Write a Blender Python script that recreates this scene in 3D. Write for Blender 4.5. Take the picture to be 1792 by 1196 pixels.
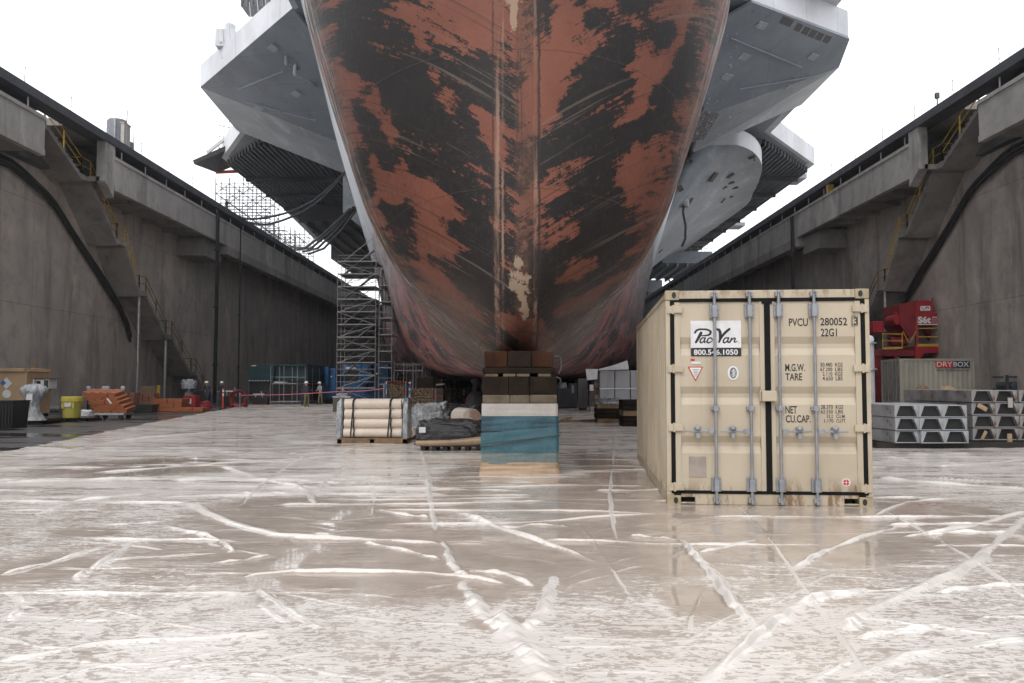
import bpy, math, random
import numpy as np
from mathutils import Vector, Matrix, noise as mnoise

for _o in list(bpy.data.objects):
    bpy.data.objects.remove(_o)
S = bpy.context.scene
R = math.radians
PI = math.pi
random.seed(11)
rng = np.random.default_rng(5)

# ------------------------------------------------------------------ camera, sky, sun, exposure
EYE, FOC, TILT = 1.42, 1470.0, R(3.04)
cam = bpy.data.cameras.new('camera')
cam.sensor_fit = 'HORIZONTAL'; cam.sensor_width = 36.0; cam.lens = 36.0 * FOC / 1792.0
cam.clip_start = 0.1; cam.clip_end = 3000
camo = bpy.data.objects.new('camera', cam)
camo.location = (0, 0, EYE); camo.rotation_euler = (PI / 2 + TILT, 0, 0)
S.collection.objects.link(camo); S.camera = camo

SUN_EL, SUN_ROT = R(52), R(205)
wd = bpy.data.worlds.new('World'); S.world = wd; wd.use_nodes = True
wn = wd.node_tree; wn.nodes.clear()
sky = wn.nodes.new('ShaderNodeTexSky'); sky.sky_type = 'NISHITA'; sky.sun_disc = False
sky.sun_elevation = SUN_EL; sky.sun_rotation = SUN_ROT; sky.dust_density = 6; sky.air_density = 1.0
cl = wn.nodes.new('ShaderNodeMix'); cl.data_type = 'RGBA'; cl.inputs[0].default_value = 0.88
cl.inputs[7].default_value = (12.6, 12.75, 13.1, 1)          # the closed white cloud deck
bgd = wn.nodes.new('ShaderNodeBackground'); bgd.inputs[1].default_value = 0.1
wo = wn.nodes.new('ShaderNodeOutputWorld')
wn.links.new(sky.outputs[0], cl.inputs[6]); wn.links.new(cl.outputs[2], bgd.inputs[0]); wn.links.new(bgd.outputs[0], wo.inputs[0])
sl = bpy.data.lights.new('sun', 'SUN'); sl.energy = 0.7; sl.angle = R(25); sl.color = (1, 0.97, 0.93)
so = bpy.data.objects.new('sun', sl); S.collection.objects.link(so)
# light arrives from behind the camera, slightly from the left
so.rotation_euler = (PI / 2 - SUN_EL, 0, R(-25)); so.location = (0, -20, 60)
S.view_settings.view_transform = 'Standard'; S.view_settings.look = 'None'
S.view_settings.gamma = 1.0; S.view_settings.exposure = 0.62; S.view_settings.use_curve_mapping = False
S.cycles.max_bounces = 8; S.cycles.diffuse_bounces = 4; S.cycles.glossy_bounces = 4
S.cycles.transmission_bounces = 6; S.cycles.transparent_max_bounces = 8

# ------------------------------------------------------------------ measuring helpers
cT, sT = math.cos(TILT), math.sin(TILT)
def ray(px, py):
    a = (px - 896) / FOC; b = (598 - py) / FOC
    return Vector((a, cT - b * sT, sT + b * cT))
def W(px, py, Y):
    d = ray(px, py); t = Y / d.y
    return Vector((d.x * t, Y, EYE + d.z * t))
def G(px, py, z=0.0):
    d = ray(px, py); t = (z - EYE) / d.z
    return Vector((d.x * t, d.y * t, z))

# ------------------------------------------------------------------ object helpers
def link(o):
    S.collection.objects.link(o); return o
def thing(name, label, cat, loc=(0, 0, 0), rz=0.0, group=None, kind=None):
    o = bpy.data.objects.new(name, None); link(o)
    o.empty_display_size = 0.2
    o.location = loc; o.rotation_euler = (0, 0, rz)
    o['label'] = label; o['category'] = cat
    if group: o['group'] = group
    if kind: o['kind'] = kind
    return o
def tag(o, label, cat, group=None, kind=None):
    o['label'] = label; o['category'] = cat
    if group: o['group'] = group
    if kind: o['kind'] = kind
    return o
def dup(o, loc=None, rz=None, label=None, parent=None):
    c = o.copy(); link(c)
    if parent is not None: c.parent = parent
    if loc is not None: c.location = loc
    if rz is not None: c.rotation_euler = (0, 0, rz)
    if label: c['label'] = label
    for ch in list(o.children): dup(ch, parent=c)
    return c

class MB:
    def __init__(s): s.v = []; s.f = []; s.mi = []
    def add(s, vs, fs, m=0):
        n = len(s.v); s.v += [tuple(v) for v in vs]
        for f in fs: s.f.append(tuple(n + i for i in f)); s.mi.append(m)
        return s
    def box(s, x0, y0, z0, x1, y1, z1, m=0, M=None):
        vs = [(x, y, z) for z in (z0, z1) for y in (y0, y1) for x in (x0, x1)]
        if M is not None: vs = [M @ Vector(v) for v in vs]
        return s.add(vs, [(0, 2, 3, 1), (4, 5, 7, 6), (0, 1, 5, 4), (2, 6, 7, 3), (0, 4, 6, 2), (1, 3, 7, 5)], m)
    def cbox(s, c, sz, m=0, rz=0.0, rx=0.0, ry=0.0):
        M = Matrix.Translation(c) @ Matrix.Rotation(rz, 4, 'Z') @ Matrix.Rotation(rx, 4, 'X') @ Matrix.Rotation(ry, 4, 'Y')
        h = [k / 2 for k in sz]
        return s.box(-h[0], -h[1], -h[2], h[0], h[1], h[2], m, M)
    def bar(s, p, q, w, h, m=0, up=(0, 0, 1)):
        p, q = Vector(p), Vector(q); d = (q - p); L = d.length
        if L < 1e-6: return s
        d /= L; u = Vector(up)
        if abs(d.dot(u)) > .98: u = Vector((0, 1, 0))
        x = d.cross(u).normalized(); z = x.cross(d)
        vs = []
        for e in (p, q):
            for a, b in ((-1, -1), (1, -1), (1, 1), (-1, 1)):
                vs.append(e + x * a * w / 2 + z * b * h / 2)
        return s.add(vs, [(3, 2, 1, 0), (4, 5, 6, 7), (0, 1, 5, 4), (1, 2, 6, 5), (2, 3, 7, 6), (3, 0, 4, 7)], m)
    def tube(s, pts, r, n=8, m=0, cap=True, rs=None):
        pts = [Vector(p) for p in pts]; k = len(pts); vs = []; fs = []
        prev = None
        for i, p in enumerate(pts):
            d = (pts[min(i + 1, k - 1)] - pts[max(i - 1, 0)]).normalized()
            if prev is None:
                u = Vector((0, 0, 1)) if abs(d.z) < .9 else Vector((1, 0, 0))
                x = d.cross(u).normalized()
            else:
                x = (prev - d * prev.dot(d)).normalized()
            prev = x; y = d.cross(x)
            rr = rs[i] if rs else r
            for j in range(n):
                a = 2 * PI * j / n
                vs.append(p + x * math.cos(a) * rr + y * math.sin(a) * rr)
        for i in range(k - 1):
            for j in range(n):
                a = i * n + j; b = i * n + (j + 1) % n
                fs.append((a, b, b + n, a + n))
        if cap:
            fs.append(tuple(range(n - 1, -1, -1))); fs.append(tuple((k - 1) * n + j for j in range(n)))
        return s.add(vs, fs, m)
    def lathe(s, prof, c=(0, 0, 0), n=24, m=0):
        vs = []; fs = []; k = len(prof)
        for r, z in prof:
            for j in range(n):
                a = 2 * PI * j / n
                vs.append((c[0] + r * math.cos(a), c[1] + r * math.sin(a), c[2] + z))
        for i in range(k - 1):
            for j in range(n):
                a = i * n + j; b = i * n + (j + 1) % n
                fs.append((a, b, b + n, a + n))
        fs.append(tuple(range(n - 1, -1, -1))); fs.append(tuple((k - 1) * n + j for j in range(n)))
        return s.add(vs, fs, m)
    def prism(s, poly, a, b, m=0, axis='z', M=None):
        """polygon extruded between a and b; axis z: (x,y); axis y: (x,z); axis x: (y,z)"""
        def P(p, t):
            v = {'z': (p[0], p[1], t), 'y': (p[0], t, p[1]), 'x': (t, p[0], p[1])}[axis]
            return (M @ Vector(v)) if M is not None else v
        n = len(poly)
        vs = [P(p, a) for p in poly] + [P(p, b) for p in poly]
        fs = [tuple(range(n - 1, -1, -1)), tuple(range(n, 2 * n))]
        fs += [(i, (i + 1) % n, n + (i + 1) % n, n + i) for i in range(n)]
        return s.add(vs, fs, m)
    def quad(s, a, b, c, d, m=0): return s.add([a, b, c, d], [(0, 1, 2, 3)], m)
    def slab(s, pts, t, m=0):
        """flat polygon in 3-D thickened by t along its normal"""
        P = [Vector(p) for p in pts]; n = len(P)
        nv = Vector((0, 0, 0))
        for i in range(n):
            nv += P[i].cross(P[(i + 1) % n])
        nv.normalize()
        vs = P + [p + nv * t for p in P]
        fs = [tuple(range(n - 1, -1, -1)), tuple(range(n, 2 * n))]
        fs += [(i, (i + 1) % n, n + (i + 1) % n, n + i) for i in range(n)]
        return s.add(vs, fs, m)
    def build(s, name, mat, parent=None, smooth=False, bevel=0.0, fix=True):
        me = bpy.data.meshes.new(name)
        me.from_pydata(s.v, [], s.f)
        mats = mat if isinstance(mat, (list, tuple)) else [mat]
        for k in mats: me.materials.append(k)
        if len(mats) > 1: me.polygons.foreach_set('material_index', s.mi)
        if fix:
            import bmesh
            bm = bmesh.new(); bm.from_mesh(me)
            bmesh.ops.recalc_face_normals(bm, faces=bm.faces)
            bm.to_mesh(me); bm.free()
        if smooth: me.polygons.foreach_set('use_smooth', [True] * len(me.polygons))
        o = bpy.data.objects.new(name, me); link(o)
        if parent is not None: o.parent = parent
        if smooth:
            try:
                me.set_sharp_from_angle(angle=R(40))
            except Exception: pass
        if bevel > 0:
            b = o.modifiers.new('bevel', 'BEVEL'); b.width = bevel; b.segments = 2; b.limit_method = 'ANGLE'; b.angle_limit = R(40)
        return o

def grid_obj(name, X, mat, parent=None, smooth=True, attrs=None, closed=False):
    """X: array (rows, cols, 3)"""
    r, c, _ = X.shape
    idx = np.arange(r * c).reshape(r, c)
    q = np.stack([idx[:-1, :-1], idx[:-1, 1:], idx[1:, 1:], idx[1:, :-1]], -1).reshape(-1, 4)
    me = bpy.data.meshes.new(name)
    me.vertices.add(r * c); me.vertices.foreach_set('co', X.reshape(-1).astype(np.float32))
    me.loops.add(q.size); me.loops.foreach_set('vertex_index', q.reshape(-1).astype(np.int32))
    me.polygons.add(len(q)); me.polygons.foreach_set('loop_start', np.arange(0, q.size, 4, dtype=np.int32))
    me.polygons.foreach_set('use_smooth', np.ones(len(q), dtype=bool) if smooth else np.zeros(len(q), dtype=bool))
    me.update(calc_edges=True); me.validate()
    for k, a in (attrs or {}).items():
        at = me.attributes.new(k, 'FLOAT', 'POINT'); at.data.foreach_set('value', a.reshape(-1).astype(np.float32))
    me.materials.append(mat)
    o = bpy.data.objects.new(name, me); link(o)
    if parent is not None: o.parent = parent
    return o

def pchip(xs, ys, x):
    xs = np.asarray(xs, float); ys = np.asarray(ys, float); x = np.clip(np.asarray(x, float), xs[0], xs[-1])
    h = np.diff(xs); d = np.diff(ys) / h
    m = np.zeros_like(ys)
    for i in range(1, len(xs) - 1):
        if d[i - 1] * d[i] > 0:
            w1 = 2 * h[i] + h[i - 1]; w2 = h[i] + 2 * h[i - 1]
            m[i] = (w1 + w2) / (w1 / d[i - 1] + w2 / d[i])
    m[0] = d[0]; m[-1] = d[-1]
    i = np.clip(np.searchsorted(xs, x, side='right') - 1, 0, len(h) - 1)
    t = (x - xs[i]) / h[i]
    return ((1 + 2 * t) * (1 - t) ** 2 * ys[i] + t * (1 - t) ** 2 * h[i] * m[i]
            + t * t * (3 - 2 * t) * ys[i + 1] + t * t * (t - 1) * h[i] * m[i + 1])

# ------------------------------------------------------------------ material helpers
class NT:
    def __init__(s, name):
        s.m = bpy.data.materials.new(name); s.m.use_nodes = True
        s.t = s.m.node_tree; s.t.nodes.clear()
        s.o = s.n('ShaderNodeOutputMaterial'); s.b = s.n('ShaderNodeBsdfPrincipled')
        s.l(s.b.outputs[0], s.o.inputs[0])
    def n(s, t, **k):
        x = s.t.nodes.new(t)
        for a, v in k.items(): setattr(x, a, v)
        return x
    def l(s, a, b): s.t.links.new(a, b)
    def set(s, inp, v):
        if hasattr(v, 'is_linked') or isinstance(v, bpy.types.NodeSocket): s.l(v, inp)
        elif isinstance(v, (tuple, list)) and len(v) == 3 and inp.type == 'RGBA': inp.default_value = (*v, 1)
        else: inp.default_value = v
    def coord(s, space='OBJ', scale=(1, 1, 1), rot=(0, 0, 0)):
        if space == 'OBJ': c = s.n('ShaderNodeTexCoord').outputs['Object']
        else: c = s.n('ShaderNodeNewGeometry').outputs['Position']
        mp = s.n('ShaderNodeMapping'); mp.inputs['Scale'].default_value = scale; mp.inputs['Rotation'].default_value = rot
        s.l(c, mp.inputs[0]); return mp.outputs[0]
    def noise(s, co, scale=1, detail=5, rough=.55, dist=0):
        x = s.n('ShaderNodeTexNoise'); s.l(co, x.inputs['Vector'])
        x.inputs['Scale'].default_value = scale; x.inputs['Detail'].default_value = detail
        x.inputs['Roughness'].default_value = rough; x.inputs['Distortion'].default_value = dist
        return x.outputs[0]
    def ramp(s, f, a, b, lo=0., hi=1.):
        x = s.n('ShaderNodeMapRange'); x.interpolation_type = 'SMOOTHSTEP'
        s.l(f, x.inputs[0]); x.inputs[1].default_value = a; x.inputs[2].default_value = b
        x.inputs[3].default_value = lo; x.inputs[4].default_value = hi
        return x.outputs[0]
    def math(s, op, a, b=0., c=None):
        x = s.n('ShaderNodeMath', operation=op); s.set(x.inputs[0], a); s.set(x.inputs[1], b)
        if c is not None: s.set(x.inputs[2], c)
        return x.outputs[0]
    def mix(s, f, a, b, mode='MIX'):
        x = s.n('ShaderNodeMix', data_type='RGBA', blend_type=mode)
        s.set(x.inputs[0], f); s.set(x.inputs[6], a); s.set(x.inputs[7], b)
        return x.outputs[2]
    def attr(s, name):
        return s.n('ShaderNodeAttribute', attribute_name=name).outputs['Fac']
    def sep(s, co):
        x = s.n('ShaderNodeSeparateXYZ'); s.l(co, x.inputs[0]); return x.outputs
    def bump(s, h, strength=.3, dist=.02):
        x = s.n('ShaderNodeBump'); s.l(h, x.inputs['Height']); x.inputs['Strength'].default_value = strength
        x.inputs['Distance'].default_value = dist; s.l(x.outputs[0], s.b.inputs['Normal']); return x
    def out(s, col=None, rough=None, metal=0., spec=.5):
        if col is not None: s.set(s.b.inputs['Base Color'], col)
        if rough is not None: s.set(s.b.inputs['Roughness'], rough)
        s.set(s.b.inputs['Metallic'], metal); s.set(s.b.inputs['Specular IOR Level'], spec)
        return s.m

def paint(name, c1, c2=None, rough=.5, scale=2.0, metal=0., bump=.06, dirt=None, rust=None, streak=0.35, space='OBJ', spec=.4, lo=.38, hi=.68):
    """a weathered surface: two tones by noise, downward dirt streaks, specks of rust"""
    t = NT(name)
    if c2 is None: c2 = tuple(k * .8 for k in c1)
    co = t.coord(space)
    f = t.ramp(t.noise(co, scale, 6, .6), lo, hi)
    col = t.mix(f, c1, c2)
    if streak > 0:
        cs = t.coord(space, (5, 5, .35))
        fs = t.ramp(t.noise(cs, scale * .7, 4, .6), .52, .75, 0, streak)
        col = t.mix(fs, col, dirt or tuple(k * .5 for k in c1))
    if rust:
        fr = t.ramp(t.noise(co, rust[1], 8, .7), rust[2], rust[2] + .05)
        col = t.mix(fr, col, rust[0])
    fine = t.noise(co, scale * 9, 4, .6)
    rr = t.ramp(fine, .3, .7, max(rough - .1, .02), min(rough + .12, 1))
    if bump > 0: t.bump(fine, bump, .01)
    return t.out(col, rr, metal, spec)

RUST = (.16, .06, .025)
def flat(name, c, rough=.5, metal=0., spec=.5):
    return paint(name, c, tuple(k * .86 for k in c), rough, 6, metal, 0, streak=.12, spec=spec)

def concrete(name, c, joint=True, wet=False):
    t = NT(name)
    P = t.coord('W')
    big = t.noise(P, .12, 5, .6); med = t.noise(P, 1.3, 7, .65)
    col = t.mix(t.ramp(big, .35, .65), c, tuple(k * .78 for k in c))
    col = t.mix(t.ramp(med, .42, .7), col, tuple(k * .74 for k in c))
    st = t.noise(t.coord('W', (.62, .62, .085)), 1.0, 7, .68, .3)
    col = t.mix(t.ramp(st, .46, .70, 0, .8), col, (c[0] * .42, c[1] * .41, c[2] * .42))
    st2 = t.noise(t.coord('W', (.3, .3, .16)), 1.0, 6, .65, .5)
    col = t.mix(t.ramp(st2, .52, .68, 0, .55), col, (c[0] * 1.35, c[1] * 1.33, c[2] * 1.3))
    h = t.noise(P, 7, 8, .7)
    if joint:
        br = t.n('ShaderNodeTexBrick'); br.offset = 0.0
        mp = t.coord('W'); sp = t.sep(mp)
        cb = t.n('ShaderNodeCombineXYZ'); t.l(sp[1], cb.inputs[0]); t.l(sp[2], cb.inputs[1])
        t.l(cb.outputs[0], br.inputs['Vector']); br.inputs['Scale'].default_value = 1
        br.inputs['Mortar Size'].default_value = .018; br.inputs['Mortar Smooth'].default_value = .4
        br.inputs['Brick Width'].default_value = 12.2; br.inputs['Row Height'].default_value = 6.1
        br.inputs['Color1'].default_value = (1, 1, 1, 1); br.inputs['Color2'].default_value = (.93, .93, .93, 1)
        br.inputs['Mortar'].default_value = (.40, .39, .38, 1)
        col = t.mix(.75, col, t.mix(1.0, col, br.outputs[0], 'MULTIPLY'))
    t.bump(h, .35, .03)
    return t.out(col, t.ramp(med, .3, .7, .75, .95), 0, .3)
# ------------------------------------------------------------------ the ground, the dock walls
SHX = 0.12                      # the ship's centre line
g = MB()
g.box(-30, -60, -.6, 30, 345, -.025)
mg = NT('wet_concrete_floor')
_P = mg.coord('W'); _w = mg.noise(mg.coord('W', (.35, .9, 1)), .5, 5, .6)
_c = mg.mix(mg.ramp(mg.noise(_P, 2.0, 7, .65), .35, .7), (.085, .083, .085), (.055, .053, .053))
_c = mg.mix(mg.ramp(_w, .5, .62), _c, (.045, .042, .041))
mg.bump(mg.noise(_P, 14, 5, .6), .15, .01)
mg.out(_c, mg.ramp(_w, .44, .58, .42, .06), 0, .5)
go = g.build('ground', mg.m); go['kind'] = 'structure'

M_wall = concrete('dock_concrete', (.475, .432, .39))
M_par = concrete('parapet_concrete', (.42, .405, .385), joint=False)
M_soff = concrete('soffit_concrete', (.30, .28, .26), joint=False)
M_dark = flat('dark_recess', (.02, .02, .022), .8)
M_yel = paint('yellow_rail_paint', (.55, .36, .04), (.4, .25, .04), .5, 5, 0, .03, rust=(RUST, 6, .66))
M_yeld = paint('shaded_grimy_yellow', (.20, .135, .04), (.12, .085, .04), .6, 4, 0, .03, rust=(RUST, 5, .55))  # darker yellow for the low flights: their shade and grime put into colour
M_galv = paint('galvanised_tube', (.42, .42, .43), (.3, .3, .31), .38, 8, .75, .03, streak=.2)
M_blk = flat('black_rubber', (.018, .018, .02), .55)
M_rail = paint('coping_steel', (.07, .075, .085), (.05, .05, .06), .6, 1, 0, .1)

def dock_wall(sgn, s):
    """sgn -1 left, +1 right; s scales the lateral distance of that wall"""
    side = 'left' if sgn < 0 else 'right'
    px_, wx = 25.0 * s, 28.0 * s
    X = lambda v: sgn * v
    root = thing('dock_wall', 'tall stained concrete dry dock wall with overhanging gallery on the %s side' % side, 'dock wall', (X(wx), 0, 0))
    ox = X(wx)
    def bx(m, x0, x1, y0, y1, z0, z1):
        a, b = sorted((X(x0) - ox, X(x1) - ox)); m.box(a, y0, z0, b, y1, z1)
    A, B = -60, 345
    o0, o1 = 44.3 * s, 50.9 * s            # the stair opening in the parapet
    m = MB(); bx(m, wx, wx + 4, A, B, -.5, 14.27); m.build('wall_face', M_wall, root)
    m = MB(); bx(m, px_ + .3, wx - .002, A, o0, 13.98, 14.27); bx(m, px_ + .3, wx - .002, o1, B, 13.98, 14.27)
    # beams under the gallery
    for k in range(1, 46):
        y = o1 + 2 + k * 3.4 * s
        if y < 200: bx(m, px_ + .32, wx - .004, y, y + .35, 13.72, 13.978)
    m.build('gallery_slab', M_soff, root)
    m = MB()
    for a, b in ((A, o0), (o1 + 1.25 * s, B)):
        bx(m, px_, px_ + .298, a, b, 14.02, 15.62)
        bx(m, px_ - .07, px_ + .36, a, b, 15.622, 15.82)
        bx(m, px_ - .05, px_ + .3, a, b, 13.70, 14.018)
    m.build('parapet', M_par, root)
    m = MB(); bx(m, px_ - .04, px_ + .5, o1, o1 + 1.248 * s, 14.0, 16.45)
    m.add([(X(px_ - .04) - ox, o1, 14), (X(px_ + .5) - ox, o1, 14), (X(px_ + .5) - ox, o1 + 1.2, 13.2), (X(px_ - .04) - ox, o1 + 1.2, 13.2),
           (X(px_ - .04) - ox, o1 + 1.2, 14), (X(px_ + .5) - ox, o1 + 1.2, 14)], [(0, 1, 2, 3), (0, 3, 4), (1, 5, 2), (3, 2, 5, 4), (0, 4, 5, 1)])
    m.build('pier', M_par, root)
    # deeper beam further aft
    m = MB(); bx(m, px_ - .09, px_ + .6, 73 * s, B, 12.95, 13.69)
    bx(m, px_ + .602, wx - .004, 69.5 * s, 73.5 * s, 12.3, 13.7)
    m.build('deep_beam', M_soff, root)
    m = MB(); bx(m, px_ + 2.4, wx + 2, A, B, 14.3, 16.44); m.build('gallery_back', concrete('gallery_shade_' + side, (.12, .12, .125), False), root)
    # coping slab with the quay behind it
    m = MB(); bx(m, px_ - .12, px_ + .9, A, B, 16.46, 16.95); m.build('coping', M_rail, root)
    m = MB(); bx(m, px_ + .902, px_ + 80, A, o0 + 1.0, 16.5, 16.93); bx(m, px_ + .902, px_ + 80, o1 - 3.0, B, 16.5, 16.93)
    m.build('quay_slab', M_soff, root)
    m = MB()
    y = -6.0
    while y < 170:
        if not (o0 - 1 < y < o1 + 2):
            a = X(px_ + .2) - ox
            m.tube([(a, y, 15.82), (a, y, 16.47)], .05, 6)
        y += 3.5 * s
    m.build('gallery_posts', M_galv, root)
    # stairs, in flights that hang on the wall
    L = [(46.2, 16.2), (50.3, 14.25), (55.0, 11.1), (58.5, 8.1), (63.2, 5.3), (68.3, 2.6), (72.5, 0.05)]
    st = thing('wall_stair', 'concrete stair in flights with yellow rails running down the %s dock wall' % side, 'stairs', (X(wx), 50 * s, 0))
    xi, xo = X(26.0 * s) - ox, X(wx) - ox - sgn * .004
    for i in range(len(L) - 1):
        (y0, z0), (y1, z1) = L[i], L[i + 1]
        y0 = y0 * s - 50 * s; y1 = y1 * s - 50 * s
        land = 1.1 * s
        ys = y0 + (land if i else 0)
        m = MB()
        poly = []
        nst = max(4, int(abs(z1 - z0) / .19))
        for k in range(nst):
            ya = ys + (y1 - ys) * k / nst; yb = ys + (y1 - ys) * (k + 1) / nst
            z = z0 - (z0 - z1) * (k + 1) / nst
            poly += [(ya, z0 - (z0 - z1) * k / nst if k == 0 else z + (z0 - z1) / nst), (ya, z + .002), (yb, z)]
        poly = [p for j, p in enumerate(poly) if j == 0 or p != poly[j - 1]]
        poly += [(y1, z1 - .42), (ys, z0 - .42)]
        m.prism(poly, min(xi, xo), max(xi, xo), axis='x')
        if i: m.box(min(xi, xo), y0, z0 - .3, max(xi, xo), ys - .001, z0)
        m.build('flight', M_soff, st)
        r = MB()
        xr = xi + sgn * .1
        pts = [(ys, z0), (y1, z1)]
        for hh in (.55, 1.05):
            r.tube([(xr, ys, z0 + hh), (xr, y1, z1 + hh)], .028, 6)
        for k in range(3):
            f = k / 2.0
            yy = ys + (y1 - ys) * f; zz = z0 + (z1 - z0) * f
            r.bar((xr, yy, zz), (xr, yy, zz + 1.08), .07, .07)
        if i:
            for hh in (.55, 1.05): r.tube([(xr, y0, z0 + hh), (xr, ys, z0 + hh)], .028, 6)
            r.bar((xr, y0, z0), (xr, y0, z0 + 1.08), .07, .07)
            # return rail across the landing's end
            for hh in (.55, 1.05): r.tube([(xr, y0, z0 + hh), (xr + sgn * .9, y0, z0 + hh)], .028, 6)
        r.build('handrail', M_yel if i < 3 else M_yeld, st)
        if 3 <= i <= 4:
            c = MB(); c.tube([(xi + sgn * .3, y0 + .5, 0), (xi + sgn * .3, y0 + .5, z0 - .3)], .11, 10)
            c.build('support_post', M_galv, st, smooth=True)
    # black hose bundle lying against the wall
    hb = thing('hose_bundle', 'thick black hose bundle slung along the %s dock wall below the stair' % side, 'hoses', (X(wx), 45 * s, 0))
    path = [(20, 13.75), (34, 13.8), (46.2, 13.75), (50.4, 12.55), (55, 9.75), (59.4, 6.9), (60.6, 5.9), (61.0, 4.8)]
    for k in range(5):
        m = MB()
        pts = []
        for j in range(40):
            t_ = j / 39 * (len(path) - 1); a = min(int(t_), len(path) - 2); f = t_ - a
            y = (path[a][0] * (1 - f) + path[a + 1][0] * f) * s - 45 * s; z = path[a][1] * (1 - f) + path[a + 1][1] * f
            pts.append((-sgn * (.22 + .06 * math.sin(k * 2 + j * .5)), y + .04 * math.sin(j * .9 + k), z + (k - 2) * .105 + .03 * math.sin(j * .5 + k * 3)))
        m.tube(pts, .085, 7); m.build('hose', M_blk, hb, smooth=True)
    # guard posts and chains on the coping
    rl = thing('guard_rail', 'thin posts and chains standing along the coping of the %s dock wall' % side, 'railing', (X(px_ + .4), 0, 16.95))
    ch = MB()
    ys_ = [20 + 4.6 * k for k in range(22)]
    for k, y in enumerate(ys_):
        y *= s; m = MB()
        m.tube([(0, y, 0), (0, y, 1.12)], .022, 6)
        m.lathe([(.001, -.045), (.045, 0), (.001, .045)], (0, y, 1.1), 8); m.lathe([(.001, -.04), (.04, 0), (.001, .04)], (0, y, .58), 8); m.build('post', M_galv, rl)
        if k:
            for hh in (1.1, .58):
                ch.tube([(0, ys_[k - 1] * s + (y - ys_[k - 1] * s) * j / 6, hh - .16 * math.sin(PI * j / 6)) for j in range(7)], .009, 4)
    ch.build('chains', M_galv, rl)
    return root
dock_wall(-1, 1.0)
dock_wall(1, .944)

m = MB(); m.box(-30, 345, -.5, 30, 350, 16.9)
tag(m.build('dock_head_wall', M_wall), 'far concrete end wall closing the dry dock', 'dock wall')

# vertical pipes and cables on the walls
def wall_pipe(px, ptop, x, label, r=.09, n=1):
    root = None
    Yv = abs(x) * FOC / abs(px - 896) * .99
    root = thing('wall_cable', label, 'cable', (x, Yv, 0))
    zt = W(px, ptop, Yv).z
    for k in range(n):
        mb = MB(); mb.tube([(0, k * .45, 0), (0.02, k * .45 + .03, zt * .4), (0, k * .45, zt)], r, 7)
        for z in (zt * .2, zt * .5, zt * .8): mb.cbox((0, k * .45, z), (r * 3, r * 3, .12))
        mb.build('line', M_blk, root, smooth=True)
wall_pipe(380, 372, -24.8, 'pair of black cables dropping down the left dock wall beyond the stair', .08, 2)
wall_pipe(422, 400, -24.8, 'single black cable dropping down the left dock wall beyond the cable pair', .07)
wall_pipe(1387, 378, 23.4, 'pair of black cables dropping down the right dock wall behind the container', .07, 2)

# ------------------------------------------------------------------ the ship
ship = thing('aircraft_carrier', 'huge grey aircraft carrier with scraped red and black hull on keel blocks', 'ship', (SHX, 13.5, 0))
SO = Vector((SHX, 13.5, 0))
ZL = np.concatenate([[2.0, 2.03, 2.1, 2.2], np.linspace(2.35, 12.5, 84), np.linspace(12.8, 28.9, 46)])
b_z = [2.0, 2.12, 2.35, 3.0, 3.9, 5.4, 7.0, 8.7, 10.6, 12.5, 14.0, 17.0, 20.0, 24.0, 28.9]
b_w = [0.45, .62, .95, 1.75, 2.74, 3.63, 4.22, 4.78, 5.31, 5.5, 5.4, 4.9, 4.2, 4.6, 8.5]
n_z = [2.0, 2.1, 2.3, 2.7, 3.4, 5.0, 8.0, 12.0, 15., 18., 28.9]
n_y = [15.2, 14.75, 14.3, 13.95, 13.75, 13.7, 13.75, 14.1, 16., 16., 6.0]
MZ = [2.0, 2.3, 3.0, 4.0, 5.4, 7.0, 8.7, 10.6, 13.5, 17.0, 20.0, 22.4, 24.2, 28.9]
stations = {
    40: [0.6, 1.9, 3.0, 3.8, 4.7, 5.4, 5.9, 6.2, 6.5, 7.2, 8.0, 8.8, 9.6, 12.5],
    60: [1.6, 3.9, 5.6, 6.6, 7.5, 8.2, 8.8, 9.3, 10.1, 11.4, 12.5, 13.2, 13.7, 15.4],
    82: [5.0, 8.6, 10.2, 11.1, 11.8, 12.2, 12.5, 12.8, 13.7, 14.9, 15.8, 16.5, 17.0, 18.2],
    110: [10.0, 13.6, 15.0, 15.9, 16.4, 16.7, 16.9, 16.9, 17.2, 17.7, 18.2, 18.6, 19.0, 19.8],
    140: [13.5, 16.2, 17.5, 18.2, 18.8, 19.1, 19.3, 19.5, 19.7, 19.9, 20.1, 20.2, 20.3, 20.4],
    170: [15.0, 17.6, 18.8, 19.5, 20.0, 20.3, 20.4, 20.4, 20.4, 20.4, 20.4, 20.4, 20.4, 20.4],
    330: [14.0, 17.0, 18.4, 19.2, 19.8, 20.2, 20.4, 20.4, 20.4, 20.4, 20.4, 20.4, 20.4, 20.4]}
LN = 8.0
TH_ = np.linspace(0, 1, 90) ** 1.15 * PI / 2
YA = np.array([23.5, 25, 27, 29, 31, 33, 35, 38, 41, 44, 48, 52, 56, 60, 65, 70, 75, 80, 85, 90, 96, 102, 110, 118, 126, 134, 142, 152, 165, 185, 215, 260, 330.])
rows = []
for z in ZL:
    bw = pchip(b_z, b_w, [z])[0]; y0 = pchip(n_z, n_y, [z])[0]
    Ln = 22.0 - y0
    xs = bw * np.sin(TH_) ** .92; ys = y0 + Ln * (1 - np.cos(TH_))
    sy = [22.0] + sorted(stations); sb = [bw] + [np.interp(z, MZ, stations[k]) for k in sorted(stations)]
    xa = pchip(sy, sb, YA)
    X1 = np.concatenate([xs, xa]); Y1 = np.concatenate([ys, YA])
    xx = np.concatenate([-X1[::-1], X1[1:]]); yy = np.concatenate([Y1[::-1], Y1[1:]])
    rows.append(np.stack([xx + SHX, yy, np.full_like(xx, z)], -1))
HULL = np.array(rows)
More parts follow.
